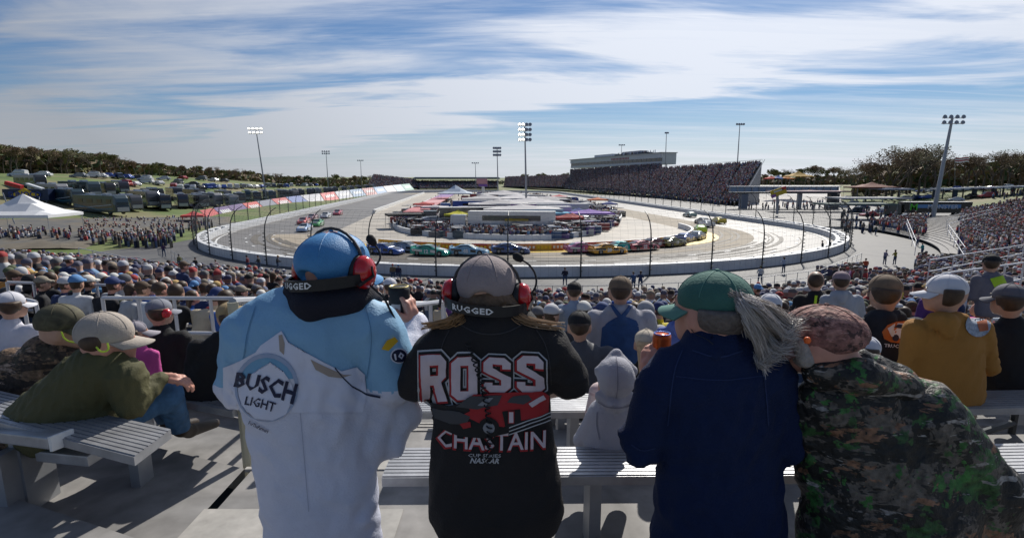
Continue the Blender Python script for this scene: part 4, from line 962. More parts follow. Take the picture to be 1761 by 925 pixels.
# ---------------------------------------------------------------- smooth solid bodies from blended volumes
def v3(p): return np.array([p[0], p[1], p[2]], float)
def prim_field(g, pr, k, org, vox, shape, margin):
    """g: value grid, blended in place"""
    t = pr[0]
    if t == 'C': _, a, b, ra, rb, sx = (pr + (1.0,))[:6]; a, b = v3(a), v3(b); lo = np.minimum(a, b)-max(ra, rb)*max(1, 1)-margin; hi = np.maximum(a, b)+max(ra, rb)+margin
    else: _, c, rad, rot = (pr + (None,))[:4]; c = v3(c); rad = np.array(rad, float); mx = rad.max(); lo, hi = c-mx-margin, c+mx+margin
    i0 = np.maximum(((lo-org)/vox).astype(int), 0); i1 = np.minimum(((hi-org)/vox).astype(int)+2, shape)
    if (i1 <= i0).any(): return
    X, Y, Z = np.meshgrid(*[org[q]+vox*np.arange(i0[q], i1[q]) for q in range(3)], indexing='ij')
    if t == 'C':
        ab = b-a; L2 = max((ab**2).sum(), 1e-9); h = np.clip(((X-a[0])*ab[0]+(Y-a[1])*ab[1]+(Z-a[2])*ab[2])/L2, 0, 1)
        dx, dy, dz = X-a[0]-ab[0]*h, Y-a[1]-ab[1]*h, Z-a[2]-ab[2]*h
        d = np.sqrt(dx*dx+(dy/sx)**2*1.0+dz*dz) - (ra+(rb-ra)*h)
        if sx < 1: d = d*(sx*.5+.5)
    else:
        P = np.stack([X-c[0], Y-c[1], Z-c[2]], -1)
        if rot is not None: P = P @ np.array(rot)
        q = P/rad; r = np.sqrt((q**2).sum(-1)); d = (r-1)*rad.min()*.5 + (r-1)*r/np.maximum(np.sqrt(((P/rad**2)**2).sum(-1)), 1e-6)*.5
    sl = tuple(slice(i0[q], i1[q]) for q in range(3)); o = g[sl]
    if k < 0:                                   # carve
        g[sl] = np.maximum(o, -d); return
    h = np.clip(.5+.5*(d-o)/max(k, 1e-6), 0, 1); g[sl] = d*(1-h)+o*h - k*h*(1-h)
def sdf_mesh(prims, vox, k=.03, cuts=(), carve=(), fold=None, seed=0):
    """cuts: (point, normal) keep the side the normal points away from; fold: (amp, freq vector, ...)"""
    pts = []
    for p in prims:
        if p[0] == 'C': r = max(p[3], p[4]); pts += [v3(p[1])-r, v3(p[1])+r, v3(p[2])-r, v3(p[2])+r]
        else: r = max(p[2]); pts += [v3(p[1])-r, v3(p[1])+r]
    pts = np.array(pts); lo = pts.min(0)-3*vox-.01; hi = pts.max(0)+3*vox+.01
    shape = np.ceil((hi-lo)/vox).astype(int)+1; g = np.full(shape, 9.0)
    mg = max(k, 2.5*vox)+vox
    for p in prims: prim_field(g, p, k, lo, vox, shape, mg)
    X, Y, Z = np.meshgrid(*[lo[q]+vox*np.arange(shape[q]) for q in range(3)], indexing='ij')
    if fold is not None:
        rnd = np.random.RandomState(seed); amp, fr, n = fold; w = np.zeros_like(g)
        for i in range(n):
            dvec = rnd.normal(0, 1, 3); dvec[1] *= .4; dvec[2] *= .5; dvec /= np.linalg.norm(dvec); f = fr*rnd.uniform(.5, 1.6); ph = rnd.uniform(0, 6.28)
            d2 = rnd.normal(0, 1, 3); f2 = fr*.35
            sw_ = np.sin((X*dvec[0]+Y*dvec[1]+Z*dvec[2])*f + ph + 1.3*np.sin((X*d2[0]+Y*d2[1]+Z*d2[2])*f2) + .5*np.sin((X*d2[2]-Z*d2[0])*f*.6)); mk = np.clip(.35+.9*np.sin((X*d2[1]+Z*d2[2])*f2*1.3+ph), 0, 1)
            w += (np.abs(sw_)*1.7-1.0)*mk
        g = g + amp*w/math.sqrt(n)
    for p in carve: prim_field(g, p, -1, lo, vox, shape, mg)
    for (q, nn) in cuts:
        nn = Vector(nn).normalized(); g = np.maximum(g, (X-q[0])*nn[0]+(Y-q[1])*nn[1]+(Z-q[2])*nn[2])
    # surface nets
    s = g < 0; c = np.zeros(tuple(shape-1)+(3,)); cnt = np.zeros(tuple(shape-1))
    def corner(dx, dy, dz, A): return A[dx:shape[0]-1+dx, dy:shape[1]-1+dy, dz:shape[2]-1+dz]
    for a in range(3):
        o = [q for q in range(3) if q != a]
        for u in (0,1):
            for w in (0,1):
                p0 = [0,0,0]; p0[o[0]] = u; p0[o[1]] = w; p1 = list(p0); p1[a] = 1
                A, B = corner(*p0, g), corner(*p1, g); m = (A < 0) != (B < 0)
                t = np.where(m, A/np.where(m, A-B, 1), 0)
                pos = [p0[0], p0[1], p0[2]]
                for q in range(3): c[..., q] += np.where(m, (t if q == a else pos[q]), 0)
                cnt += m
    act = cnt > 0; idx = -np.ones(act.shape, int); idx[act] = np.arange(act.sum())
    ii = np.argwhere(act); V = lo + vox*(ii + c[act]/cnt[act][:, None])
    F = []
    for a in range(3):
        o = [q for q in range(3) if q != a]
        sl0 = [slice(None)]*3; sl1 = [slice(None)]*3; sl0[a] = slice(0, shape[a]-1); sl1[a] = slice(1, shape[a])
        A, B = s[tuple(sl0)], s[tuple(sl1)]; e = np.argwhere(A != B)
        e = e[(e[:, o[0]] > 0) & (e[:, o[1]] > 0) & (e[:, o[0]] < shape[o[0]]-1) & (e[:, o[1]] < shape[o[1]]-1)]
        if not len(e): continue
        fl = A[tuple(e.T)]; u = np.zeros(3, int); w = np.zeros(3, int); u[o[0]] = 1; w[o[1]] = 1
        q = np.stack([idx[tuple((e-u-w).T)], idx[tuple((e-w).T)], idx[tuple(e.T)], idx[tuple((e-u).T)]], 1)
        if a == 1: fl = ~fl
        q[~fl] = q[~fl][:, ::-1]; F.append(q)
    F = np.concatenate(F); F = F[(F >= 0).all(1)]
    return V, F
def np_mesh(name, V, F, mats, mi=None, smooth=True):
    me = bpy.data.meshes.new(name); me.vertices.add(len(V)); me.vertices.foreach_set('co', np.ascontiguousarray(V, dtype=np.float32).reshape(-1))
    nf, k = F.shape; me.loops.add(nf*k); me.loops.foreach_set('vertex_index', F.reshape(-1).astype(np.int32))
    me.polygons.add(nf); me.polygons.foreach_set('loop_start', np.arange(nf, dtype=np.int32)*k)
    for m in (mats if isinstance(mats, (list, tuple)) else [mats]): me.materials.append(m)
    if mi is not None: me.polygons.foreach_set('material_index', np.asarray(mi, dtype=np.int32))
    me.polygons.foreach_set('use_smooth', np.full(nf, smooth)); me.update(calc_edges=True); me.validate(); return me
def relax(V, F, it=2, f=.5):
    V = V.copy(); n = len(V)
    for _ in range(it):
        acc = np.zeros_like(V); cn = np.zeros(n)
        for j in range(F.shape[1]):
            a, b = F[:, j], F[:, (j+1) % F.shape[1]]
            np.add.at(acc, a, V[b]); np.add.at(cn, a, 1); np.add.at(acc, b, V[a]); np.add.at(cn, b, 1)
        V += f*(acc/np.maximum(cn, 1)[:, None]-V)
    return V
M_skin = mat('skin', (.52,.30,.21), .5, noise=(14,.12)); M_skin2 = mat('skin_flushed', (.55,.27,.20), .5, noise=(14,.12))
M_shirt = mat('shirt_cloth', (.1,.1,.1), .85, objcol='c', noise=(7,.2), bump=.25, bscale=9)
M_hat = mat('cap_cloth', (.1,.1,.1), .8, objcol='ramp')
M_pants = mat('denim', (.045,.075,.14), .85, noise=(9,.3), bump=.2, bscale=16)
M_hair = mat('brown_hair', (.06,.035,.02), .55, noise=(30,.4))
def figure_prims(pose='sit', lean=.15, spread=.5, turn=0, seed=0, wide=1.0):
    """returns body prims (skin/clothes together) facing +Y, and head centre; origin = seat or ground point"""
    r = random.Random(seed); P = []; z0 = 0 if pose == 'sit' else .88
    L_ = lean
    hip = Vector((0, 0, z0+.10)); ch = Vector((0, L_*.30, z0+.38)); nk = Vector((0, L_*.55, z0+.56)); hd = Vector((math.sin(turn)*.02, L_*.70+.02, z0+.71))
    w = wide
    P.append(('C', hip+Vector((-.07*w,0,0)), hip+Vector((.07*w,0,0)), .135*w, .135*w, .85)); P.append(('C', hip, ch, .15*w, .16*w, .8))
    P.append(('C', ch+Vector((-.09*w,0,.03)), ch+Vector((.09*w,0,.03)), .125, .125, .8)); P.append(('C', ch+Vector((-.14*w,0,.10)), ch+Vector((.14*w,0,.10)), .075, .075))
    P.append(('C', nk-Vector((0,0,.06)), hd, .046, .046)); P.append(('E', hd+Vector((0,.01,.02)), (.082,.10,.115))); P.append(('E', hd+Vector((0,.06,-.04)), (.055,.05,.06)))
    P.append(('E', hd+Vector((0,.115,-.01)), (.014,.02,.02)))
    for s in (-1,1): P.append(('E', hd+Vector((s*.086,.0,-.005)), (.012,.02,.032)))
    arm = r.choice([0,1,2]) if pose == 'sit' else r.choice([0,1,3])
    for s in (-1, 1):
        sh = ch + Vector((s*.19*w, 0, .11)); 
        if arm == 0: el = sh + Vector((s*.06, .06, -.27)); wr = el + Vector((-s*.05, .22, -.02))
        elif arm == 1: el = sh + Vector((s*.07, .12, -.24)); wr = Vector((s*.03, el.y+.20, el.z+.02))
        elif arm == 2: el = sh + Vector((s*.04, -.02, -.28)); wr = el + Vector((-s*.05, .20, -.10))
        else: el = sh + Vector((s*.05, 0, -.29)); wr = el + Vector((0, .05, -.25))
        P += [('C', sh, el, .060, .05), ('C', el, wr, .048, .036), ('C', wr, wr+(wr-el).normalized()*.09, .036, .03)]
        hp = hip + Vector((s*.10, 0, -.02))
        if pose == 'sit': kn = hp + Vector((s*spread*.22, .42, .02)); an = kn + Vector((0, .06, -.43)); to = an + Vector((s*.03,.15,-.03))
        else: kn = hp + Vector((s*.03, .03, -.43)); an = hp + Vector((s*.05, 0, -.85)); to = an + Vector((s*.03,.13,-.04))
        P += [('C', hp, kn, .095*w, .07), ('C', kn, an, .065, .05), ('C', an, to, .048, .04)]
    return P, hd
def hat_prims(hd, kind):
    c = hd + Vector((0, .0, .055))
    if kind == 'cap': return [('E', c, (.092,.108,.098)), ('C', c+Vector((-.04,.10,-.012)), c+Vector((.04,.10,-.012)), .035, .035), ('C', c+Vector((-.03,.15,-.02)), c+Vector((.03,.15,-.02)), .03, .03)], [((c.x,c.y,c.z-.02),(0,-.12,-1))]
    if kind == 'back': return [('E', c, (.092,.108,.098)), ('C', c+Vector((-.04,-.12,-.02)), c+Vector((.04,-.12,-.02)), .03, .03)], [((c.x,c.y,c.z-.03),(0,0,-1))]
    if kind == 'hood': return [('E', c+Vector((0,-.01,-.03)), (.112,.125,.13)), ('C', c+Vector((-.06,-.06,-.15)), c+Vector((.06,-.06,-.15)), .07, .07)], [((0,c.y+.07,0),(0,1,0))]
    if kind == 'long': return [('E', c+Vector((0,-.01,-.02)), (.098,.112,.11)), ('C', c+Vector((0,-.05,-.05)), c+Vector((0,-.08,-.24)), .085, .05, .6)], [((0,c.y+.06,0),(0,1,0))]
    return [('E', c+Vector((0,-.012,-.01)), (.092,.108,.095))], [((0,c.y+.06,c.z),(0,1,.25))]
def classify(V, F, hd, pose):
    c = V[F].mean(1); mi = np.zeros(len(F), int); z0 = 0 if pose == 'sit' else .88
    mi[c[:, 2] < z0+.13] = 1; mi[(c[:, 2] > hd.z-.115)] = 2; mi[(c[:, 2] > hd.z-.055) & (c[:, 1] < hd.y+.02) & (np.abs(c[:,0]-hd.x) < .076)] = 3; mi[(c[:, 2] > hd.z+.02) & (c[:, 1] < hd.y+.05)] = 3
    return mi
FIG = []
def make_fig(pose, hk, seed, **kw):
    P, hd = figure_prims(pose, seed=seed, **kw); V, F = sdf_mesh(P, .040, .03); V = relax(V, F, 1)
    mi = classify(V, F, hd, pose); P2, cuts = hat_prims(hd, hk); V2, F2 = sdf_mesh(P2, .034, .012, cuts); V2 = relax(V2, F2, 1, .2); V2h, F2h = sdf_mesh(P2, .015, .012, cuts); V2h = relax(V2h, F2h, 1, .3)
    hm = {'cap': M_hat, 'back': M_hat, 'hood': M_shirt, 'long': M_hair, 'short': M_hair}[hk]
    me = np_mesh('person', V, F, [M_shirt, M_pants, random.choice([M_skin, M_skin2]), M_hair], mi)
    m2 = np_mesh('cap' if hk in ('cap','back') else 'hair' if hk != 'hood' else 'hood', V2h, F2h, hm)
    Vh, Fh = sdf_mesh(P, .019, .024, fold=(.006, 45, 5), seed=seed); Vh = relax(Vh, Fh, 1, .4)
    meh = np_mesh('person', Vh, Fh, list(me.materials), classify(Vh, Fh, hd, pose))
    FIG.append(dict(meh=meh, pose=pose, hk=hk, me=me, m2=m2, V=V, F=F, mi=mi, V2=V2, F2=F2))
kinds = ['cap','short','cap','long','back','cap','hood','short','cap','long','cap','cap']
for i, hk in enumerate(kinds): make_fig('sit', hk, i, lean=[.1,.35,.2,.15,.5,.05,.25,.4,.3,.1,.45,.2][i], spread=[.3,.8,.5][i%3], wide=[1,1.15,1.05,.92,1.2,1.0][i%6])
for i, hk in enumerate(['cap','short','cap','long','back']): make_fig('stand', hk, 20+i, lean=.08, wide=[1,1.12,1.05,.92,1.15][i])
# ---------------------------------------------------------------- the stand under the camera
ROWD = .85
def zk(k):
    if k <= 2: return 7.95
    t = [7.85, 7.70, 7.35, 7.0]
    if k <= 6: return t[k-3]
    if k <= 31: return 7.0 - .18*(k-6)
    return 7.0 - .18*25 - .10*(k-31)
RC = 110.0; PHL = R(22)
def right_pt(d, s):       # s = distance along the row to the right of x = -.6
    r = RC - d; ph = s/ r; return Vector((-.6 + r*math.sin(ph), RC - r*math.cos(ph), 0)), ph
def left_pt(d, s):
    return Vector((-1.55 - s*math.cos(PHL), d + s*math.sin(PHL), 0)), -PHL
M_tread = patch('stand_tread', [(.15,.145,.14),(.27,.26,.25),(.18,.175,.17),(.24,.235,.23)], 1.2, rough=.75)
def row_strip(mb, fn, k, s0, s1, n, m=0):
    d0, d1 = ROWD*k-.3, ROWD*k+.55; z = zk(k); zn = zk(k+1)
    A = []; B = []; C_ = []
    for i in range(n+1):
        s = s0+(s1-s0)*i/n; a, _ = fn(d0, s); b, _ = fn(d1, s); a.z = z; b.z = z; c = b.copy(); c.z = zn; A.append(a); B.append(b); C_.append(c)
    mb.strip(A, B, m); mb.strip(B, C_, m)
# decking, three sections: left (beyond the aisle), middle+right (curved)
for nm, fn, kmax, s1, n, lab in (('right', right_pt, 38, 62, 24, ''), ('left', left_pt, 52, 75, 2, '')):
    mb = MB()
    for k in range(-3, kmax+1): row_strip(mb, fn, k, 0 if nm == 'left' else -.9, s1 if k > -1 else min(s1, 8), n)
    struct('grandstand_deck', mb, M_tread)
mb = MB()
for k in range(0, 52):
    d0 = ROWD*k-.3; r0 = RC-d0; sA = 62; sB = r0*R(90)
    row_strip(mb, right_pt, k, 62, sB, 30)
struct('grandstand_deck', mb, M_tread)
# ground skirt below the first rows, and the steps of the aisle between the two sections
mb = MB()
for k in range(-3, 40):
    for h_ in (0, 1):
        d0 = ROWD*k-.3+h_*.425; z = zk(k) - (zk(k)-zk(k+1))*h_*.5 + .006
        a = Vector((-1.56, d0, z)); b = Vector((-.55, d0, z)); c = Vector((-.55, d0+.425, z)); e = Vector((-1.56, d0+.425, z)); dn = Vector((0,0,-.25))
        # steps are joined to the deck; the nearest stand proud with a metal nosing
        mb.add([a, b, c, e], [(0,1,2,3)]); mb.add([e, c, c+dn, e+dn], [(0,1,2,3)])
    if k > 2: mb.box((-1.05, ROWD*k+.545, zk(k)-.002), (.98, .03, .02), 0)
struct('aisle_steps', mb, patch('step_tread', [(.30,.29,.27),(.42,.40,.37)], 2.0, rough=.7))
def zfloor(d): return zk(int(math.floor((d+.3)/ROWD)))
# benches -----------------------------------------------------------
ordn = ['first','second','third','fourth','fifth','sixth','seventh','eighth','ninth','tenth','eleventh','twelfth','thirteenth','fourteenth','fifteenth','sixteenth','seventeenth','eighteenth','nineteenth','twentieth']
def bench(fn, k, s0, s1, n, label, group, back=False, plank=.27):
    z = zk(k)+.5; t = empty('bench', (0,0,0), 0, label, 'bench', group); p0, _ = fn(ROWD*k-.3, s0); t.location = (p0.x, p0.y, zk(k)); O = t.location
    def slab(d0, d1, za, zb, nm):
        m = MB(); ring = []
        for i in range(n+1):
            s = s0+(s1-s0)*i/n; a, _ = fn(d0, s); b, _ = fn(d1, s)
            ring.append([Vector((a.x,a.y,za))-O, Vector((b.x,b.y,za))-O, Vector((b.x,b.y,zb))-O, Vector((a.x,a.y,zb))-O])
        if k < 12 and nm == 'seat':      # ribbed plank
            R2 = []
            for r_ in ring:
                q = [r_[0], r_[1]]; nr = 9
                for j in range(nr):
                    for (u, hz) in ((j/nr, 0), ((j+.7)/nr, 0), ((j+.7)/nr, -.005), ((j+1)/nr, -.005)): v = r_[2].lerp(r_[3], u); q.append(Vector((v.x, v.y, v.z+hz)))
                R2.append(q)
            ring = R2
        K = len(ring[0]); vs = [v for r_ in ring for v in r_]; fs = [(i*K+j, i*K+(j+1)%K, i*K+K+(j+1)%K, i*K+K+j) for i in range(n) for j in range(K)]
        fs += [tuple(range(K)), tuple(range(n*K+K-1, n*K-1, -1))]; m.add(vs, fs); m.build(nm, M_alu, t)
    if k == 2 and fn is right_pt: z -= .12
    if k == 3 and fn is right_pt: z -= .085
    if k == 2 and fn is right_pt: slab(ROWD*k-.72, ROWD*k-.72+plank, z-.045, z, 'seat')
    else: slab(ROWD*k-.30, ROWD*k-.30+plank, z-.045, z, 'seat')
    if back: slab(ROWD*k-.36, ROWD*k-.33, z+.18, z+.34, 'backrest')
    L_ = abs(s1-s0); nb = max(2, int(L_/1.8))
    if k < 14:
        for i in range(nb):
            s = s0+(s1-s0)*(i+.5)/nb; a, _ = fn(ROWD*k-(.59 if k == 2 else .17), s); m = MB(); m.box((a.x-O.x, a.y-O.y, (z-.045-zk(k))/2), (.05,.2,z-.047-zk(k))); m.build('bracket', M_galv, t)
    return t
ORD = ['zeroth']+ordn
ORD += ['twenty-'+o for o in ordn[:9]]+['thirtieth']+['thirty-'+o for o in ordn[:9]]+['fortieth']
for k in range(1, 38):
    bench(right_pt, k, .05, 62 if k > 2 else 12, 24, 'long aluminium bench, %s row down of the curved right section' % ORD[k], 'aluminium benches of the right section')
for k in range(3, 40):
    bench(left_pt, k, .05, 60, 1, 'long aluminium bench, %s row down of the straight left section' % ORD[k], 'aluminium benches of the left section')
# ---------------------------------------------------------------- seats and who sits there
def project(p):
    v = p - Vector((0,0,EYE)); zc_ = v.y*CP - v.z*SP; yu = v.y*SP + v.z*CP
    if zc_ < .3: return None
    return 600+FPX*v.x/zc_, 284.5-FPX*yu/zc_, zc_
random.seed(77); seats = []
def seat_row(fn, k, s0, s1, occ, sec):
    s = s0
    while s < s1:
        s += random.uniform(.46,.58)
        if random.random() > occ: continue
        p, ph = fn(ROWD*k-.12+random.uniform(-.04,.08), s); p.z = zk(k)+.5; q = project(p+Vector((0,0,.7)))
        if q is None or not (-40 < q[0] < 1240): continue
        seats.append((q[2], p, ph, k, sec, q))
for k in range(8, 38):
    seat_row(right_pt, k, .4, 26, .95 if k < 36 else .55, 'middle')
for k in range(5, 52):
    seat_row(right_pt, k, 26.8, (RC-ROWD*k)*R(88), .90, 'right')
for k in range(8, 42):
    seat_row(left_pt, k, .4, 56, .95 if k < 37 else .5, 'left')
# leave the places free that the people in the foreground take, and the aisles
def blocked(q, k):
    x, y, z = q
    for (x0, x1, y0, y1, zz) in ((-60,310,300,600,4.9),(640,830,240,420,5.6),(900,1200,235,460,6.0),(1085,1125,180,245,200),(1010,1075,225,262,60)):
        if x0 < x < x1 and y0 < y < y1 and z < zz: return True
    return False
seats = [s for s in seats if not blocked(s[5], s[3])]
seats.sort(key=lambda s: s[0])
shirts = [((.015,.015,.018),'black',10),((.07,.07,.08),'charcoal',6),((.42,.42,.42),'light grey',3),((.60,.60,.60),'white',4),((.02,.035,.10),'navy',6),((.03,.10,.35),'royal blue',2),((.26,.03,.03),'red',2),((.16,.02,.03),'maroon',2),
          ((.12,.12,.06),'olive',2),((.20,.14,.08),'brown',2),((.50,.22,.04),'orange',1),((.10,.25,.42),'sky blue',1),((.55,.08,.25),'pink',1),((.06,.16,.06),'green',1),((.50,.42,.30),'tan',2),((.60,.50,.04),'yellow',1),((.10,.04,.18),'purple',1)]
sw = [s for s in shirts for _ in range(s[2])]
hatn = ['black','white','navy','red','taupe','dark blue','charcoal','cream','blue','dark brown','tan','black','dark green','pale grey']
seen = {}; nind = 0; rest = []
def place_name(q, sec, k):
    x, y, z = q
    if sec == 'left': a = 'in the left stand'; b = ('at the left edge' if x < 60 else 'left of the blue jacketed man' if x > 180 else 'behind the olive jacketed man')
    elif sec == 'middle':
        a = 'in the middle stand'; b = 'between the two headset wearers' if x < 560 else 'left of the overalls man' if x < 690 else 'right of the overalls man' if x < 800 else 'right of the green capped woman' if x < 960 else 'behind the ochre hoodie man'
    else: a = 'in the right stand'; b = 'beside the bright stairway' if x < 1120 else 'near the right edge'
    return a, b
def person_obj(f, p, rz, col, alpha, sc):
    o = bpy.data.objects.new('person', f['meh'] if p.length < 22 else f['me']); COL.objects.link(o); o.location = p; o.rotation_euler = (0,0,rz); o.scale = (sc,)*3; o.color = (*col, alpha)
    h = bpy.data.objects.new(f['m2'].name.split('.')[0], f['m2']); COL.objects.link(h); h.parent = o; h.color = (*col, alpha); return o
rowcount = {}
sitF = [f for f in FIG if f['pose'] == 'sit']; stF = [f for f in FIG if f['pose'] == 'stand']
def describe(f, col, hi, standing):
    hk = f['hk']; h = {'cap': hatn[hi]+' cap', 'back': 'backward '+hatn[hi]+' cap', 'hood': 'the hood up', 'long': 'long brown hair', 'short': 'short dark hair'}[hk]
    return h
for sd_, p, ph, k, sec, q in seats:
    standing = random.random() < (.05 if sec != 'left' else .03); f = random.choice(stF if standing else sitF); col, cn, _ = random.choice(sw); hi = random.randrange(14); alpha = (hi+.5)/14
    rz = ph + random.gauss(0, .28); sc = random.uniform(.92, 1.06); pp = p.copy()
    if standing: pp.z -= .5; pp += Vector((math.sin(-ph)*.3, math.cos(ph)*.3, 0))
    else: pp.z += .0
    vis = not (265 < q[0] < 500 and q[1] > 290) and not (735 < q[0] < 940 and q[1] > 330) and q[1] < 470 and -5 < q[0] < 1205
    if nind < 262 and vis:
        a, b = place_name(q, sec, k); h = describe(f, col, hi, standing)
        lab = f'person in {cn} top with {h}, {"standing" if standing else "seated"} {a}'
        if lab in seen: lab = f'{"standing" if standing else "seated"} person in {cn} with {h}, {ordinal(k)} row {a}'
        if lab in seen: lab = f'{cn} clad person with {h}, {ordinal(k)} row, {b}'
        seen[lab] = 1; o = person_obj(f, pp, rz, col, alpha, sc); tag(o, lab, 'person', 'spectators in the '+sec+' stand'); nind += 1
    elif vis: rest.append((f, pp, rz, col, hi, sc))
dup = {}
for o in COL.objects:
    if o.get('group', '').startswith('spectators in the'): dup.setdefault(o['label'], []).append(o)
for k_, L_ in dup.items():
    if len(L_) > 1:
        L_.sort(key=lambda o: project(o.location)[0])
        for i, o in enumerate(L_): o['label'] = k_.replace('clad person','person').replace('seated ','') + ', ' + ordinal(i+1) + ' such from the left'
# the farther spectators, one mesh
def merge_people(lst, name, label):
    pants = [(.03,.04,.08),(.05,.05,.05),(.08,.12,.2),(.2,.17,.13)]; hats = [(.02,.02,.025),(.6,.6,.58),(.03,.05,.15),(.35,.04,.04),(.25,.22,.17),(.05,.08,.2),(.12,.12,.13),(.7,.68,.62),(.1,.25,.5),(.08,.05,.03),(.5,.33,.12),(.02,.02,.02),(.08,.1,.05),(.5,.5,.52)]
    VS = []; FS = []; TS = []; o = 0
    for f, p, rz, col, hi, sc in lst:
        c, s = math.cos(rz), math.sin(rz); pc_ = random.choice(pants); hc = hats[hi] if f['hk'] in ('cap','back') else col if f['hk'] == 'hood' else (.06,.035,.02)
        for V, F, mi in ((f['V'], f['F'], f['mi']), (f['V2'], f['F2'], None)):
            W_ = V*sc; VS.append(np.stack([W_[:,0]*c-W_[:,1]*s+p[0], W_[:,0]*s+W_[:,1]*c+p[1], W_[:,2]+p[2]], 1)); FS.append(F+o); o += len(V)
            TS.append(np.array([col, pc_, (.40,.23,.16), (.05,.032,.02)])[mi] if mi is not None else np.tile(np.array(hc), (len(F),1)))
    me = np_mesh(name, np.concatenate(VS), np.concatenate(FS), M_crowd); T_ = np.concatenate(TS); a = me.attributes.new('tint','FLOAT_COLOR','FACE')
    a.data.foreach_set('color', np.concatenate([T_, np.ones((len(T_),1))],1).reshape(-1).astype(np.float32)); ob = bpy.data.objects.new(name, me); COL.objects.link(ob); tag(ob, label, 'crowd', None, 'stuff')
print('individuals', nind, 'rest', len(rest))
near = [r_ for r_ in rest if r_[1].length < 21]; farr = [r_ for r_ in rest if r_[1].length >= 21]
merge_people(near, 'seated_crowd', 'packed spectators filling the farther rows of the stands around the turn')
crowd_stuff('seated_crowd', [r_[1] for r_ in farr], [(-math.sin(r_[2]), math.cos(r_[2])) for r_ in farr], 51, 'tiny spectators in the farthest rows at the right')
# ---------------------------------------------------------------- the people in the foreground
def fabric(name, col, fold=.35, rough=.85, sheen=.0, noise=(6,.1)):
    return mat(name, col, rough, noise=noise, bump=fold*.8, bscale=150, sheen=sheen)
class Hero:
    def __init__(s, px, Y, zf_, label, group=None, rz=0):
        s.Y = Y; p = at(px, 300, Y); s.root = empty('person', (p.x, Y, zf_), 0, label, 'person', group); s.O = s.root.location.copy(); s.m = Y/FPX
    def p(s, q): return at(q[0], q[1], s.Y+(q[2] if len(q) > 2 else 0)) - s.O
    def C(s, a, b, ra, rb=None, sx=1.0): return ('C', s.p(a), s.p(b), ra*s.m, (rb if rb is not None else ra)*s.m, sx)
    def E(s, a, r, ang=0):
        rot = None
        if ang: c, q = math.cos(R(ang)), math.sin(R(ang)); rot = [[c,0,-q],[0,1,0],[q,0,c]]
        return ('E', s.p(a), (r[0]*s.m, r[1]*s.m, r[2]*s.m), rot)
    def part(s, name, prims, m, vox=.012, k=.03, cuts=(), carve=(), fold=None, rl=1, seed=0, parent=None, mfun=None):
        cuts = [(s.p(q), n) for q, n in cuts]
        V, F = sdf_mesh(prims, vox, k, cuts, carve, fold, seed); V = relax(V, F, rl, .4)
        mi = None
        if mfun: c = V[F].mean(1) + np.array(s.O); mi = mfun(c)
        me = np_mesh(name, V, F, m, mi); o = bpy.data.objects.new(name, me); COL.objects.link(o); o.parent = parent or s.root
        o['_vf'] = 0; del o['_vf']; s.last = (V + np.array(s.O), F); s.surf = getattr(s, 'surf', {}); s.surf[name] = s.last; return o
    def mesh(s, name, mb, m, parent=None, smooth=False): return mb.build(name, m, parent or s.root, smooth=smooth)
EYEV = Vector((0,0,EYE))
BV = {}
def bvh(h, nm):
    key = (id(h), nm)
    if key not in BV: V, F = h.surf[nm]; BV[key] = BVHTree.FromPolygons([tuple(v) for v in V], [tuple(f) for f in F])
    return BV[key]
def print_on(h, nm, V2, F2, m, off, name='print', step=3.5, parent=None):
    """flat print (picture units) laid on the garment: cut into small faces and pressed onto the cloth"""
    bm = bmesh.new(); vs = [bm.verts.new((x, y, 0)) for x, y in V2]
    for f in F2:
        try: bm.faces.new([vs[i] for i in f])
        except ValueError: pass
    bmesh.ops.triangulate(bm, faces=bm.faces)
    for _ in range(7):
        le = [e for e in bm.edges if e.calc_length() > step]
        if not le: break
        bmesh.ops.subdivide_edges(bm, edges=le, cuts=1); bmesh.ops.triangulate(bm, faces=[f for f in bm.faces if len(f.verts) > 3])
    t = bvh(h, nm); last = None
    for v in bm.verts:
        d = ray(v.co.x, v.co.y).normalized(); hit_ = t.ray_cast(EYEV, d)
        if hit_[0] is None:
            q = at(v.co.x, v.co.y, h.Y); hit_ = t.find_nearest(q)
        n = hit_[1] if hit_[1].dot(d) < 0 else -hit_[1]
        v.co = hit_[0] + n*(off*.5+.001) - d*(off*.5+.001) - h.O
    me = bpy.data.meshes.new(name); bm.to_mesh(me); bm.free(); me.materials.append(m); me.polygons.foreach_set('use_smooth', [True]*len(me.polygons))
    o = bpy.data.objects.new(name, me); COL.objects.link(o); o.parent = parent or h.root; return o
def seam(h, nm, pts, m, w=.9, off=.002):
    pts = [Vector((x, y, 0)) for x, y in pts]; pts = smooth_poly(pts, 2); A = []; B = []
    for i, p in enumerate(pts):
        d = (pts[min(i+1, len(pts)-1)]-pts[max(i-1, 0)]).normalized(); n = Vector((-d.y, d.x, 0)); A.append(tuple((p+n*w/2)[:2])); B.append(tuple((p-n*w/2)[:2]))
    k = len(pts); return print_on(h, nm, A+B, [(i,i+1,k+i+1,k+i) for i in range(k-1)], m, off, 'seam')
def poly(pts): return [tuple(p) for p in pts], [tuple(range(len(pts)))]
def place_text(txt, cx, cy, w, hgt, ang=0, bold=.0, shear=0, curve=0, stretch_left=1, res=1):
    V, F = text_mesh(txt, 1, bold, res, shear); xs_ = [v[0] for v in V]; ys_ = [v[1] for v in V]; x0, x1, y0, y1 = min(xs_), max(xs_), min(ys_), max(ys_)
    a = R(ang); out = []
    for v in V:
        u = (v[0]-x0)/(x1-x0)-.5; t = (v[1]-y0)/(y1-y0)-.5; x = u*w; y = -t*hgt*(1+(u)*(stretch_left-1)) + curve*(u*u*4-1)
        out.append((cx+x*math.cos(a)-y*math.sin(a), cy+x*math.sin(a)+y*math.cos(a)))
    return out, F
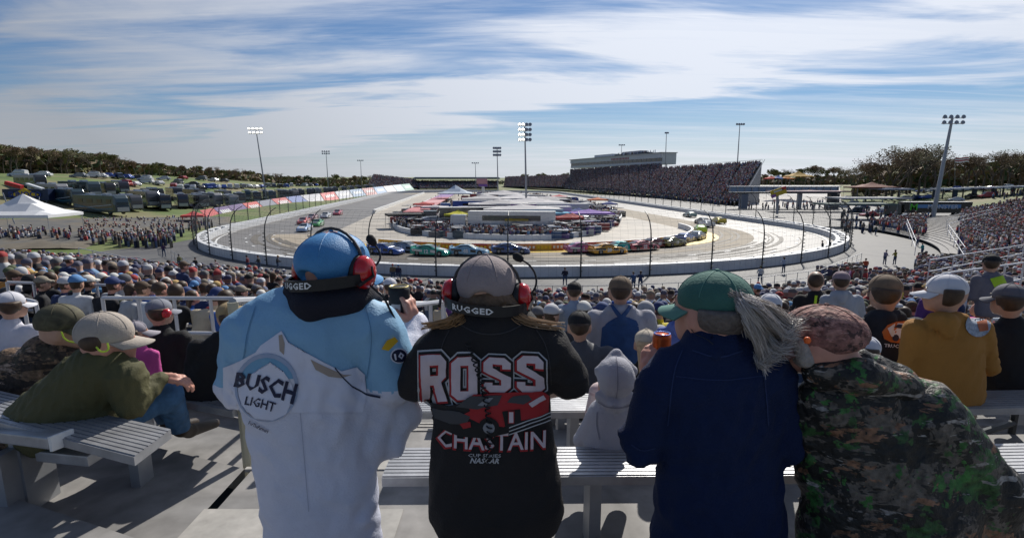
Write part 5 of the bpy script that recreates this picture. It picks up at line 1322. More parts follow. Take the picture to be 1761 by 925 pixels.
def curve_fill(splines, offset):
    c = bpy.data.curves.new('g', 'CURVE'); c.dimensions = '2D'; c.fill_mode = 'FRONT' if False else 'BOTH'; c.offset = offset
    for pts in splines:
        sp = c.splines.new('POLY'); sp.points.add(len(pts)-1); sp.use_cyclic_u = True
        for i, p in enumerate(pts): sp.points[i].co = (p[0], p[1], 0, 1)
    o = bpy.data.objects.new('g', c); COL.objects.link(o); bpy.context.view_layer.update()
    me = bpy.data.meshes.new_from_object(o.evaluated_get(bpy.context.evaluated_depsgraph_get()))
    V = [(v.co.x, v.co.y) for v in me.vertices]; F = [tuple(p.vertices) for p in me.polygons]
    bpy.data.objects.remove(o); bpy.data.curves.remove(c); bpy.data.meshes.remove(me); return V, F
GL = {'R': [[(0,0),(0,1),(.6,1),(.8,.85),(.8,.52),(.66,.42),(.84,0),(.56,0),(.40,.38),(.27,.38),(.27,0)], [(.27,.80),(.27,.58),(.53,.58),(.53,.80)]],
      'O': [[(0,.14),(0,.86),(.2,1),(.6,1),(.8,.86),(.8,.14),(.6,0),(.2,0)], [(.27,.80),(.27,.20),(.53,.20),(.53,.80)]],
      'S': [[(0,.28),(.25,.28),(.25,.2),(.53,.2),(.53,.36),(0,.60),(0,.85),(.18,1),(.62,1),(.8,.85),(.8,.68),(.55,.68),(.55,.8),(.27,.8),(.27,.70),(.8,.44),(.8,.15),(.62,0),(.18,0),(0,.15)]]}
HEAD_SK = lambda h, c, r, yaw=0: None
def head_prims(h, c, rp, dirx, diry=1.0, jaw=.9):
    rp = rp*1.12
    """c=(px,py,dY) centre of the skull, rp radius in picture units, (dirx,diry) = way the face points (x right, y away)"""
    p = h.p(c); r = rp*h.m; f = Vector((dirx, diry, 0)).normalized(); sd_ = Vector((f.y, -f.x, 0)); u = Vector((0,0,1))
    A = math.degrees(math.atan2(f.x, f.y)); ca, sa = math.cos(-R(A)), math.sin(-R(A)); rot = [[ca,-sa,0],[sa,ca,0],[0,0,1]]
    rot = [[f.y, f.x, 0],[-f.x, f.y, 0],[0,0,1]]
    P = [('E', p, (r*.80, r, r*1.02), rot), ('E', p+f*r*.42-u*r*.55, (r*.56, r*.55, r*.62), rot), ('E', p+f*r*.80-u*r*.98, (r*.26, r*.22, r*.2), rot),
         ('C', p+f*r*.95+u*r*.0, p+f*r*1.16-u*r*.36, r*.08, r*.15), ('C', p+f*r*.85+u*r*.18-sd_*r*.3, p+f*r*.85+u*r*.18+sd_*r*.3, r*.13, r*.13),
         ('C', p+f*r*.93-u*r*.62-sd_*r*.16, p+f*r*.93-u*r*.62+sd_*r*.16, r*.09, r*.09), ('C', p+f*r*.88-u*r*.75-sd_*r*.12, p+f*r*.88-u*r*.75+sd_*r*.12, r*.09, r*.09)]
    ears = []
    for s in (-1,1): e = p+sd_*s*r*.80-f*r*.02-u*r*.22; ears += [('E', e, (r*.10, r*.20, r*.28), rot), ('C', e-u*r*.2, e-u*r*.32, r*.07, r*.05)]
    return P+ears, p, f, sd_, r, rot
def add_face(h, o, p, f, sd_, r):
    for s in (-1, 1):
        e = p + f*r*.84 + sd_*s*r*.32 - u_*r*.02
        m = MB(); m.lathe([(.001,-r*.13),(r*.09,-r*.09),(r*.13,0),(r*.09,r*.09),(.001,r*.13)], c=tuple(e), n=10); m.build('eye', mat('eye_white', (.6,.58,.55), .2), o, smooth=True)
        m = MB(); m.tube([e+f*r*.12, e+f*r*.135], r*.06, 8); m.build('iris', mat('iris', (.05,.03,.02), .2), o)
        m = MB(); m.tube([e+f*r*.14+u_*r*.22-sd_*r*.16, e+f*r*.17+u_*r*.27, e+f*r*.12+u_*r*.23+sd_*r*.16], r*.035, 5); m.build('eyebrow', M_hair, o)
u_ = Vector((0,0,1))
def hand_mesh(h, wrist, dirv, palm_n, L=.185, curl=.9, gripr=None, m=None, parent=None, thumb_side=1):
    """wrist point, direction to the knuckles, palm normal (curl side); five fingers as skinned volumes"""
    d = Vector(dirv).normalized(); n = (Vector(palm_n) - d*Vector(palm_n).dot(d)).normalized(); s = d.cross(n)*thumb_side; w = Vector(wrist); P = []
    pl = L*.52; P += [('C', w, w+d*pl*.5, .026, .030, .8), ('C', w+d*pl*.35-s*.022, w+d*pl*.9-s*.028, .016, .014), ('C', w+d*pl*.35+s*.02, w+d*pl*.9+s*.028, .017, .014), ('C', w+d*pl*.4, w+d*pl*.92, .018, .015)]
    for i, (off, ln) in enumerate(((-.030,.74),(-.010,.95),(.010,1.0),(.030,.90))):
        b = w+d*pl*(.88+.06*(i in (1,2)))+s*off; a = 0; dd = d.copy(); seg = L*.48*ln/3; pr = b
        for j in range(3):
            a += curl*[.75,1.0,.7][j]; v = d*math.cos(a)+n*math.sin(a); q = pr+v*seg*[1.15,1.0,.8][j]; P.append(('C', pr, q, .0095-.0008*j, .0090-.0008*j)); pr = q
    b = w+d*pl*.25+s*.028; t1 = b+(s*.7+d*.55+n*.35).normalized()*L*.20; t2 = t1+(d*.6+n*.75-s*.1).normalized()*L*.17; t3 = t2+(n*.9-s*.5+d*.1).normalized()*L*.12
    P += [('C', b, t1, .015, .012), ('C', t1, t2, .0115, .0105), ('C', t2, t3, .0105, .009)]
    V, F = sdf_mesh(P, .0048, .009); V = relax(V, F, 1, .4); return V, F
def join_parts(name, L_, m, parent):
    V = np.concatenate([a for a, _ in L_]); F = []; o = 0
    for a, f in L_: F.append(f+o); o += len(a)
    me = np_mesh(name, V, np.concatenate(F), m); ob = bpy.data.objects.new(name, me); COL.objects.link(ob); ob.parent = parent; return ob
def body(h, prims, hands=(), m=None, vox=.012, k=.025):
    V, F = sdf_mesh(prims, vox, k); V = relax(V, F, 1, .4); return join_parts('body', [(V, F)] + list(hands), m or M_skin, h.root)
def lower(h, x, y, w, sx=.8): # legs down to the floor, straight under the hips
    p = h.p((x, y)); out = []
    for s in (-1, 1):
        a = p+Vector((s*w*.5*h.m, 0, 0)); b = Vector((a.x+s*.02, a.y+.02, .10)); out.append(('C', a, b, .075, .05))
    return out
def trouser_legs(h, x, y, w): return [(a,b,c,.115,.085) for a,b,c,d,e in lower(h,x,y,w)]
def cap_parts(h, c, rx, ry, rz_, ang, f, m, bill=1.0, billm=None, cutdy=.35, name='cap', vox=.009, opening=False):
    """c centre px; f = direction of the bill"""
    p = h.p(c); f = Vector((f[0], f[1], 0)).normalized(); sd_ = Vector((f.y, -f.x, 0)); a, b, d = rx*h.m, ry*h.m, rz_*h.m
    rot = [[f.y, f.x, 0],[-f.x, f.y, 0],[0,0,1]]
    P = [('E', p, (a, b, d), rot)]; cut = [((p.x, p.y, p.z-d*cutdy), (math.sin(R(ang)), 0, -math.cos(R(ang))))]
    V, F = sdf_mesh(P, vox, .01, cut, ([('E', p-f*b*.95-Vector((0,0,d*cutdy*.8)), (a*.42,b*.3,d*.34), rot)] if opening else [])); V = relax(V, F, 1, .3)
    o = bpy.data.objects.new(name, np_mesh(name, V, F, m)); COL.objects.link(o); o.parent = h.root
    if bill:
        mb = MB(); vs = []; n = 12; L_ = .075*bill
        for i in range(n+1):
            t = -1.25+2.5*i/n; e0 = p + f*b*math.cos(t)*.98 + sd_*a*math.sin(t)*.98 - Vector((0,0,d*cutdy*.85)); e1 = p + f*(b*.98*math.cos(t)+L_*math.cos(t*.75)) + sd_*a*math.sin(t)*1.0 - Vector((0,0,d*cutdy*.85+.022+.012*abs(math.sin(t))))
            vs += [e0, e1]
        dn = Vector((0,0,-.005)); mb.add(vs+[v+dn for v in vs], [(2*i,2*i+1,2*i+3,2*i+2) for i in range(n)]+[(2*i+2+2*n+2,2*i+3+2*n+2,2*i+1+2*n+2,2*i+2*n+2) for i in range(n)]+[(2*i+1,2*i+1+2*n+2,2*i+3+2*n+2,2*i+3) for i in range(n)])
        mb.build('bill', billm or m, o, smooth=True)
    # crown button and stitched seams
    mb = MB(); mb.lathe([(.001,0),(.009,.001),(.007,.006),(.001,.008)], c=(p.x,p.y,p.z+d*.985), n=8); mb.build('button', billm or m, o)
    sm_ = MB()
    for j in range(3):
        t = R(60*j); pts = []
        for i in range(17):
            v = R(-78+156*i/16); pts.append(p + (sd_*math.cos(t)*a + f*math.sin(t)*b)*math.sin(v)*1.004 + Vector((0,0,d*math.cos(v)*1.004)))
        pts = [q for q in pts if q.z > p.z-d*cutdy*.8]
        sm_.tube(pts, .0016, 4)
    q = sm_.build('seam', billm or m, o); q['kind'] = 'stuff'
    return o, p
# --- 1 man in the blue and white jacket -------------------------------------------------
F2 = 7.95
NAVY = fabric('navy_jersey', (.012,.012,.022)); JB = fabric('jacket_blue', (.22,.42,.62), .25, .6); JW = fabric('jacket_white', (.62,.64,.76), .25, .6)
SKY_ = mat('cap_blue', (.06,.24,.50), .55, noise=(30,.08), bump=.2, bscale=200); RED = mat('ear_cup_red', (.55,.010,.015), .18, coat=.8)
h = Hero(365, 1.9, F2, 'man in pale blue and white jacket and blue cap with red headset, holding a can')
hp, hc, hf, hs, hr, rot = head_prims(h, (390,250,.03), 34, .55, 1)
hv = hand_mesh(h, h.p((484,322,.26)), (-.15,.05,1), (-1,.25,0), curl=.62, thumb_side=1)
bd = body(h, hp + [h.C((386,270,.02),(380,312,0),25,28), h.C((330,335),(430,335),18), h.C((370,345),(372,500),35,35,.7), h.C((440,335),(458,388),14,12), h.C((458,388),(484,326,.25),17,11)] + lower(h,378,560,44), [hv], M_skin2)
add_face(h, bd, hc, hf, hs, hr)
h.part('jacket', [h.C((316,332),(424,326),44,40,.8), h.C((352,345),(354,400),74,74,.72), h.C((356,405),(385,600),76,74,.68), h.C((440,332,.02),(459,384,.03),37,33), h.C((459,386,.03),(478,350,.18),31,21), h.C((292,334),(281,395,.05),34,27), h.C((281,395,.05),(302,405,.35),26,21),
                 h.C((415,420,.02),(462,425,.08),46,36,.6), h.C((430,455,.03),(452,455,.06),42,30,.6)], [JB, JW], .011, .022, cuts=[((385,600), (.12,0,-1))], fold=(.009, 34, 7), seed=3,
       mfun=lambda c: (c[:,2] < at(380,412,1.76).z).astype(int))
h.part('hood', [h.C((347,290,-.03),(362,301,-.08),17,16), h.C((362,301,-.08),(415,294,-.05),17,15), h.C((346,287,.02),(420,286,.0),19,17), h.C((425,285,0),(440,292,.08),12,10)], NAVY, .010, .03, fold=(.004,35,4), seed=5)
h.part('cuff', [h.C((476,352,.17),(487,322,.27),21,19), h.C((470,356,.14),(478,350,.18),22,22)], JW, .010, .02, fold=(.003,45,3))
h.part('trousers', trouser_legs(h,378,560,44) + [h.C((366,570),(392,570),24)], mat('blue_jeans', (.05,.11,.20), .85, noise=(12,.3), bump=.3, bscale=20), .016, .04)
cp, pc0 = cap_parts(h, (390,247,.03), 40, 48, 35, 5, (.55,1), SKY_, 1.0, opening=True, cutdy=.62)
def headset(h, c, hr, f, tilt=0, rad=1.0, text_c=None, boom=None, cup_y=.0, cupr=1.0, nape=None, nosep=None):
    f = Vector((f[0], f[1], 0)).normalized(); s = Vector((f.y, -f.x, 0)); t = empty('headset', (0,0,0)); 
    bpy.data.objects.remove(t)
    root = None
    m = MB(); n = 14; A = []
    for i in range(n+1):
        a = R(-78+156*i/n); A.append(c + s*math.sin(a)*hr*1.36 - f*math.cos(a)*hr*1.38 + Vector((0,0,-hr*.50+tilt*math.sin(a)*hr)))
    w = hr*.17; V = []
    for q in A: V += [q+Vector((0,0,w)), q-Vector((0,0,w))]
    off = [( (q-c-Vector((0,0,(q-c).z))).normalized()*.006) for q in A]; V2 = []
    for q, o_ in zip(A, off): V2 += [q+Vector((0,0,w))+o_, q-Vector((0,0,w))+o_]
    N_ = len(V); m.add(V+V2, [(2*i,2*i+2,2*i+3,2*i+1) for i in range(n)]+[(N_+2*i+1,N_+2*i+3,N_+2*i+2,N_+2*i) for i in range(n)]+[(2*i,N_+2*i,N_+2*i+2,2*i+2) for i in range(n)]+[(2*i+1,2*i+3,N_+2*i+3,N_+2*i+1) for i in range(n)]+[(0,1,N_+1,N_),(2*n,N_+2*n,N_+2*n+1,2*n+1)])
    band = m.build('headset', M_black, h.root, smooth=False)
    st = MB(); B = []
    for i in range(13):
        a = R(-90+180*i/12); B.append(c + s*math.sin(a)*hr*1.16 + Vector((0,0,math.cos(a)*hr*1.2-hr*.1)) + f*hr*.05)
    st.tube(B, hr*.05, 6); st.build('head_strap', mat('strap_grey', (.06,.055,.055), .6), band)
    for sg in (-1, 1):
        q = c + s*sg*hr*.98 - Vector((0,0,hr*.28-tilt*sg*hr*.5)); T = Matrix.Translation(q) @ (s*sg).to_track_quat('Z','Y').to_matrix().to_4x4() @ Matrix.Diagonal((1.0,1.25,1,1))
        m = MB(); r = hr*.40*cupr; m.lathe([(r*.95,-hr*.12),(r*1.05,0),(r*1.0,hr*.14)], n=18, T=T); cu = m.build('ear_cushion', M_black, band, smooth=True)
        m = MB(); m.lathe([(r*1.0,hr*.14),(r*1.02,hr*.24),(r*.88,hr*.42),(r*.5,hr*.52),(.001,hr*.54)], n=18, T=T); m.build('ear_cup', RED, band, smooth=True)
        m = MB(); m.tube([q+s*sg*hr*.5+Vector((0,0,r*.5)), q+s*sg*hr*.58-Vector((0,0,r*.2)), q+s*sg*hr*.5-f*hr*.6-Vector((0,0,hr*.3))], hr*.05, 5); m.build('bracket', M_black, band)
    if boom:
        pts = smooth_poly([h.p(q) for q in boom], 3); m = MB(); m.tube(pts, hr*.035, 6); m.build('boom', M_black, band, smooth=True)
        e = pts[-1]; d = (pts[-1]-pts[-3]).normalized(); m = MB(); T = Matrix.Translation(e) @ d.to_track_quat('Z','Y').to_matrix().to_4x4(); r = hr*.125
        m.lathe([(.001,-r*.4),(r*.8,0),(r*1.15,r*1.0),(r*1.1,r*2.2),(r*.5,r*2.8),(.001,r*2.9)], n=12, T=T); m.build('microphone', mat('foam', (.02,.02,.022), .95), band, smooth=True)
    if text_c is not None:   # lettering wraps round the band behind the neck
        V, F = text_mesh('RUGGED', 1, .03, 1, 0, 1.1); xs_ = [v[0] for v in V]; x0, x1 = min(xs_), max(xs_); mb = MB(); out = []
        hh = w*1.15
        for v in V:
            a = text_c + (v[0]-(x0+x1)/2)/(x1-x0)*R(58); q = c + s*math.sin(a)*(hr*1.36+.0085) - f*math.cos(a)*(hr*1.38+.0085) + Vector((0,0,-hr*.50+tilt*math.sin(a)*hr + v[1]*hh*1.35)); out.append(q)
        mb.add(out, F); mb.build('lettering', mat('letter_white', (.75,.75,.75), .5), band)
    return band
headset(h, hc, hr, (.45,1), tilt=.14, text_c=R(-13), boom=[(420,258,-.02),(436,257,.0),(446,246,.04),(445,236,.05),(439,228,.05)], cupr=1.05)
# cup in a black sleeve
def can(h, c, r, hgt, m, name, rimcol, label, cat, tilt=0, topcol=(.7,.6,.4)):
    p = h.p(c)+h.O; t = empty(name, p, 0, label, cat); mb = MB(); mb.lathe([(r*.9,-hgt/2),(r,-hgt*.46),(r,hgt*.38),(r*.93,hgt*.5)], n=20); mb.build('sleeve' if name == 'cup' else 'body', m, t, smooth=True)
    mb = MB(); mb.lathe([(r*.90,hgt*.46),(r*.92,hgt*.53),(r*.80,hgt*.53),(r*.78,hgt*.47)], n=20); mb.build('rim', rimcol, t, smooth=True); return t
cu = can(h, (468,293,.27), .041, .105, mat('sleeve_black', (.015,.015,.018), .75, noise=(9,.3)), 'cup', mat('rim_gold', (.55,.45,.18), .35, .6), 'tall can in a black sleeve held up by the blue jacketed man', 'can')
mb = MB(); V = []
for i in range(7): a = R(-125+50*i/6); V += [(.0418*math.cos(a), .0418*math.sin(a), -.045), (.0418*math.cos(a), .0418*math.sin(a), -.008)]
mb.add(V, [(2*i,2*i+2,2*i+3,2*i+1) for i in range(6)]); mb.build('label', mat('label_pale', (.45,.38,.38), .6, noise=(60,.5)), cu)
mb = MB(); mb.tube([h.p((425,268,-.04)), h.p((450,290,-.02)), h.p((470,330,.0)), h.p((478,345,.03))], .004, 5); h.mesh('cable', mb, M_black)
# prints on the jacket
NV = mat('print_navy', (.010,.014,.05), .6); PW = mat('print_white', (.66,.68,.80), .6, noise=(5,.06)); PB = mat('print_blue', (.16,.36,.55), .6); PT = mat('print_tan', (.36,.30,.26), .6)
print_on(h, 'jacket', *poly([(262,372),(282,364),(292,358),(300,354),(306,346),(330,329),(338,342),(346,358),(355,358),(362,356),(380,366),(400,376),(418,371),(428,380),(430,400),(425,424),(262,424)]), PW, .0025, 'mountain_print')
print_on(h, 'jacket', *poly([(327,334),(331,333),(334,344),(333,357),(328,352)]), PT, .004)
print_on(h, 'jacket', *poly([(364,362),(380,370),(402,380),(412,380),(400,384),(385,382),(370,374)]), PT, .004)
cir = [(313+37*math.cos(R(a)), 395+40*math.sin(R(a))) for a in range(0,360,15)]; print_on(h, 'jacket', *poly([(313+37*math.cos(R(a)), 395+40*math.sin(R(a))) for a in range(-165,-14,10)]), PB, .004)
ci2 = [(313+33.5*math.cos(R(a)), 397+37*math.sin(R(a))) for a in range(0,360,15)]; print_on(h, 'jacket', cir+ci2, [(i,(i+1)%24,24+(i+1)%24,24+i) for i in range(24)], mat('print_ring', (.33,.40,.55), .6), .0055)
print_on(h, 'jacket', *poly([(284,392),(296,379),(303,385),(317,365),(326,381),(333,376),(343,392),(345,404),(336,426),(320,433),(300,431),(284,415)]), PW, .0058)
V, Fc = place_text('BUSCH', 312, 394, 72, 22, 14, .032, 0, 2, 1.35); print_on(h, 'jacket', V, Fc, NV, .009, 'lettering', 3)
V, Fc = place_text('LIGHT', 306, 414, 35, 11, 14, .012, 0, 1, 1.1); print_on(h, 'jacket', V, Fc, NV, .009, 'lettering', 3)
V, Fc = place_text('ForTheFarmers', 304, 441, 25, 4.5, 25, .02); print_on(h, 'jacket', V, Fc, NV, .006, 'lettering', 8)
V, Fc = poly([(447,350),(453,340),(462,336),(466,341),(461,346),(455,352)]); print_on(h, 'jacket', V, Fc, mat('patch_yellow', (.65,.40,.02), .6), .005, 'emblem')
V, Fc = poly([(467+10*math.cos(R(a)), 358+9*math.sin(R(a))) for a in range(0,360,20)]); print_on(h, 'jacket', V, Fc, PW, .005, 'emblem')
V, Fc = poly([(467+8.5*math.cos(R(a)), 358+7.5*math.sin(R(a))) for a in range(0,360,20)]); print_on(h, 'jacket', V, Fc, NV, .007, 'emblem')
V, Fc = place_text('10', 467, 358, 11, 8, -10, .03); print_on(h, 'jacket', V, Fc, PW, .009, 'lettering')
# dark piping between the blue sleeve and the white panel
pts = [(392,372),(402,384),(412,394),(430,403),(446,406)]; V = [(x,y-1.1) for x,y in pts]+[(x,y+1.1) for x,y in pts]; n = len(pts)
print_on(h, 'jacket', V, [(i,i+1,n+i+1,n+i) for i in range(n-1)], NV, .004, 'piping')
SB = mat('seam_blue', (.10,.24,.40), .7)
seam(h, 'jacket', [(300,300),(290,330),(286,360),(280,385)], SB); seam(h, 'jacket', [(428,300),(436,330),(434,360),(430,385)], SB)
seam(h, 'jacket', [(352,425),(356,470),(362,540)], mat('seam_white', (.40,.42,.52), .7), .7)
# --- 2 woman in the black T-shirt -------------------------------------------------------
BT = fabric('black_cotton', (.016,.014,.015), .3, .8); TAU = mat('cap_taupe', (.30,.25,.25), .85, noise=(20,.12), bump=.2, bscale=160)
h = Hero(577, 1.85, F2, 'woman in black T-shirt with red and white racing print, grey cap, red headset and braids')
hp, hc, hf, hs, hr, rot = head_prims(h, (570,278,.02), 32, .15, 1)
bd = body(h, hp + [h.C((573,295,.01),(577,328,0),22,27), h.C((530,350),(627,350),17), h.C((577,355),(580,510),40,44,.7), h.C((503,362),(489,392,.04),15,15), h.C((489,392,.04),(520,402,.33),15,11), h.C((652,362),(668,390,.04),15,15), h.C((668,390,.04),(630,402,.33),15,11)] + lower(h,580,510,75),
     [hand_mesh(h, h.p((523,402,.34)), (.8,.6,.2), (.3,-.1,1), curl=.5), hand_mesh(h, h.p((627,402,.34)), (-.8,.6,.2), (-.3,-.1,1), curl=.5, thumb_side=-1)])
add_face(h, bd, hc, hf, hs, hr)
h.part('t_shirt', [h.C((530,352),(626,352),36,36,.8), h.C((576,358),(576,420),72,70,.64), h.C((576,420),(581,530),72,88,.64), h.C((512,356),(488,388,.03),30,26), h.C((642,356),(667,386,.03),32,26)], BT, .011, .022, cuts=[((580,560),(0,0,-1))], carve=[h.E((577,312,0),(27,22,14))], fold=(.0065,38,6), seed=8)
h.part('trousers', trouser_legs(h,580,540,56)+[h.C((560,545),(600,545),24)], mat('grey_trousers', (.05,.05,.06), .85, noise=(12,.3)), .016, .04)
h.part('hair', [h.E((571,292,-.0),(33,33,24)), h.C((545,300,-.03),(536,318,-.04),9,6), h.C((600,302,-.03),(612,322,-.05),10,7)], mat('hair_light_brown', (.13,.075,.04), .5, noise=(40,.5), bump=.5, bscale=60), .009, .02, cuts=[((571,285),(0,1.0,.35))], fold=(.004,70,4))
mb = MB(); random.seed(4)
for i in range(150):
    sd = 1 if i % 2 else -1; x0 = 571+sd*random.uniform(18,36); y0 = random.uniform(300,312); x1 = 571+sd*random.uniform(45,92 if sd > 0 else 78); y1 = random.uniform(316,326)+abs(x1-571)*.03; dY = random.uniform(-.10,-.03)
    mb.tube(smooth_poly([h.p((x0,y0,-.04)), h.p(((x0*2+x1)/3, (y0+2*y1)/3+random.uniform(-2,4), dY)), h.p((x1,y1,dY*.6+.03))], 2), [.0022]*0 or .0017, 3, caps=False)
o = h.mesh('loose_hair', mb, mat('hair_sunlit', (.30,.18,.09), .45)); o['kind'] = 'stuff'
cp, _ = cap_parts(h, (570,273,.02), 36, 40, 34, 0, (.1,1), TAU, 1.0, opening=True, cutdy=.55)
headset(h, hc, hr, (.1,1), tilt=-.10, text_c=R(-12), boom=[(617,290,-.01),(629,278,.0),(628,262,.02),(620,251,.02),(612,246,.02)], cupr=1.0)
mb = MB(); pts = []
for i in range(241):
    t = i/240; c = Vector((548,342,0)).lerp(Vector((572,485,0)), t) + Vector((10*math.sin(t*3.0),0,0)); d = ray(c.x, c.y).normalized(); q = bvh(h,'t_shirt').ray_cast(EYEV, d)[0]
    if q is None: continue
    q = q - d*.024 - h.O; a = t*2*math.pi*24; pts.append(q + Vector((math.cos(a)*.008, math.sin(a)*.006, 0)))
mb.tube(pts, .0026, 4); h.mesh('coiled_cable', mb, M_black, smooth=True)
KW = mat('tee_white', (.62,.52,.55), .7, noise=(30,.08)); KR = mat('tee_red', (.38,.02,.025), .7); KB = mat('tee_black', (.012,.011,.012), .7); KO = mat('tee_outline', (.50,.50,.52), .7); KD = mat('tee_dark_grey', (.06,.06,.065), .7)
def glyph_print(specs, layers):
    for off, dxy, m, lift in layers:
        for ch, x0, y0, x1, y1, slant in specs:
            V, Fg = curve_fill(GL[ch], off); out = []
            for (x, y) in V:
                u = x/.8; py = y1+(y0-y1)*y + slant*(u-.5); px = x0+(x1-x0)*u
                out.append((px+dxy[0], py+dxy[1]))
            print_on(h, 't_shirt', out, Fg, m, lift, 'lettering', 4)
specs = [('R',494,357,524,412,-2),('O',530,359,560,409,-1),('S',567,360,598,400,1),('S',605,358,637,401,2)]
glyph_print(specs, [(.115,(0,0),KO,.003),(.075,(0,0),KB,.0055),(.03,(-1.2,.8),KR,.008),(0,(0,0),KW,.0105)])
V, Fc = place_text('CHASTAIN', 575, 455, 128, 24, 1, .03, 0, -4); print_on(h, 't_shirt', V, Fc, KR, .004, 'lettering')
V, Fc = place_text('CHASTAIN', 576, 454, 125, 21, 1, .012, 0, -4); print_on(h, 't_shirt', V, Fc, KW, .0065, 'lettering')
SG = mat('seam_grey', (.045,.042,.045), .7)
seam(h, 't_shirt', [(527,328),(518,345),(513,370),(512,392)], SG); seam(h, 't_shirt', [(628,328),(640,345),(645,370),(646,392)], SG); seam(h, 't_shirt', [(540,322),(560,333),(590,333),(612,322)], SG, 1.2)
def P_(pts, m, lift, nm='car_print'): print_on(h, 't_shirt', *poly(pts), m, lift, nm, 3.5)
P_([(503,412),(528,416),(560,408),(600,402),(640,400),(643,428),(632,438),(600,446),(570,454),(540,452),(515,440),(506,428)], KB, .013)
P_([(545,410),(556,402),(590,400),(632,399),(641,404),(640,424),(625,430),(606,434),(590,440),(565,437),(552,431),(540,428),(552,421)], KR, .016)
P_([(536,417),(552,404),(588,403),(583,415),(560,419)], KD, .0185); P_([(560,415),(572,406),(578,406),(570,416)], mat('tee_grey', (.25,.25,.27), .7), .0205)
P_([(594,412),(600,404),(617,402),(622,409),(612,414)], KD, .0185); P_([(618,413),(634,404),(637,408),(622,417)], KW, .019)
P_([(509,419),(540,423),(552,428),(548,436),(530,437),(512,430)], KD, .0165); P_([(540,436),(552,434),(553,440),(544,442)], KR, .018)
P_([(573+12*math.cos(R(a)), 441+12*math.sin(R(a))) for a in range(0,360,24)], KB, .019); P_([(573+6.5*math.cos(R(a)), 441+6.5*math.sin(R(a))) for a in range(0,360,30)], mat('tee_grey', (.25,.25,.27), .7), .0215)
P_([(588,422),(608,419),(610,438),(592,441)], KB, .0185)
V, Fc = place_text('1', 598, 428.5, 7, 15, 0, .05); print_on(h, 't_shirt', V, Fc, KR, .0215, 'lettering'); V, Fc = place_text('1', 598, 428.5, 5, 13, 0, .0); print_on(h, 't_shirt', V, Fc, KW, .0235, 'lettering')
for k in range(3): P_([(596,446-k*4+2),(642,432-k*4),(642,433.2-k*4),(596,447.2-k*4+2)], KO, .0205)
V, Fc = place_text('STENHOUSE SPORTS', 568, 474.5, 42, 4, 1, .01) if False else place_text('CUP SERIES', 568, 474.5, 38, 4, 1, .01); print_on(h, 't_shirt', V, Fc, KO, .004, 'lettering')
V, Fc = place_text('NASCAR', 568, 480.5, 34, 6.5, 1, .03, .3); print_on(h, 't_shirt', V, Fc, KO, .004, 'lettering')
# --- 3 toddler in the grey hoodie -------------------------------------------------------
GH = fabric('hoodie_grey', (.38,.38,.42), .4, .95)
h = Hero(716, 2.6, 8.30, 'small child in pale grey hooded top seen from behind on the bench')
hp, hc, hf, hs, hr, rot = head_prims(h, (722,386,.02), 22, -.2, 1)
seam(h, 'hoodie', [(722,358),(723,375),(723,398),(723,412)], mat('seam_hoodie', (.24,.24,.28), .9), 1.1) if False else None
body(h, hp+[h.C((722,400),(718,430),9,10), h.C((718,428),(715,468),15,17), h.C((705,476),(695,486,.18),13,10), h.C((728,476),(734,488,.18),13,10)], m=M_skin)
h.part('hoodie', [h.E((722,384,0),(23,25,26)), h.C((703,376,.03),(722,357,.06),7,7), h.C((722,357,.06),(741,376,.06),7,7), h.C((703,406,-.02),(720,416,-.06),7,9), h.C((720,416,-.06),(740,408,-.02),9,7), h.C((724,396,-.02),(723,412,-.02),11,12,.9), h.C((706,424),(732,424),15,15), h.C((716,432),(714,474),31,40,.75), h.C((699,430),(683,456,.02),13,12), h.C((683,458,.02),(697,468,.14),12,9), h.C((738,430),(750,460,.02),13,12)], GH, .0085, .014, cuts=[((715,496),(0,0,-1))], fold=(.0035,60,5), seed=2)
SHd = mat('seam_hoodie', (.22,.22,.26), .9)
seam(h, 'hoodie', [(722,358),(724,375),(724,396),(722,408)], SHd, 1.1); seam(h, 'hoodie', [(701,412),(712,419),(733,419),(744,412)], SHd, 1.4); seam(h, 'hoodie', [(700,424),(699,440),(703,456)], SHd, 1.1); seam(h, 'hoodie', [(690,474),(715,478),(742,474)], SHd, 1.6)
h.part('trousers', [h.C((700,474),(692,484,.2),16,13), h.C((728,474),(734,486,.2),16,13), h.C((700,474),(728,474),17)], mat('beige_trousers', (.32,.25,.18), .85), .012, .02)
h = Hero(703, 2.95, 8.1, 'small person in pink and white striped top half hidden by the grey hooded child')
h.part('top', [h.C((702,403),(704,425),13,20), h.E((703,398),(11,12,9))], patch('striped_pink', [(.5,.3,.3),(.62,.5,.48),(.4,.2,.2)], 1.5, stretch=(1,1,14)), .012, .02)
body(h, [h.C((704,410),(706,440),9,12)])
# --- 4 woman in the navy fleece ---------------------------------------------------------
FL = fabric('fleece_navy', (.006,.016,.062), .5, .95, .0); GRN = mat('cap_green', (.045,.14,.115), .85, noise=(12,.15), bump=.25, bscale=120)
h = Hero(842, 1.8, F2, 'woman in dark blue fleece and green cap with a windblown grey ponytail')
hp, hc, hf, hs, hr, rot = head_prims(h, (832,303,.02), 37, -.62, .8)
hv = hand_mesh(h, h.p((758,384,.24)), (.2,.25,1), (.6,.6,0), curl=.65, thumb_side=-1)
bd = body(h, hp+[h.C((838,320,.0),(842,360,-.01),27,34), h.C((795,395),(890,395),22), h.C((842,400),(845,520),42,42,.7), h.C((770,405),(754,458,.01),14,13), h.C((754,460,.01),(758,392,.23),13,10), h.C((905,405),(921,460),14,12), h.C((921,460),(880,480,.3),12,10)]+lower(h,845,520,85), [hv, hand_mesh(h, h.p((880,480,.3)), (-1,.5,0), (0,.3,-1), curl=.4)], M_skin2)
add_face(h, bd, hc, hf, hs, hr)
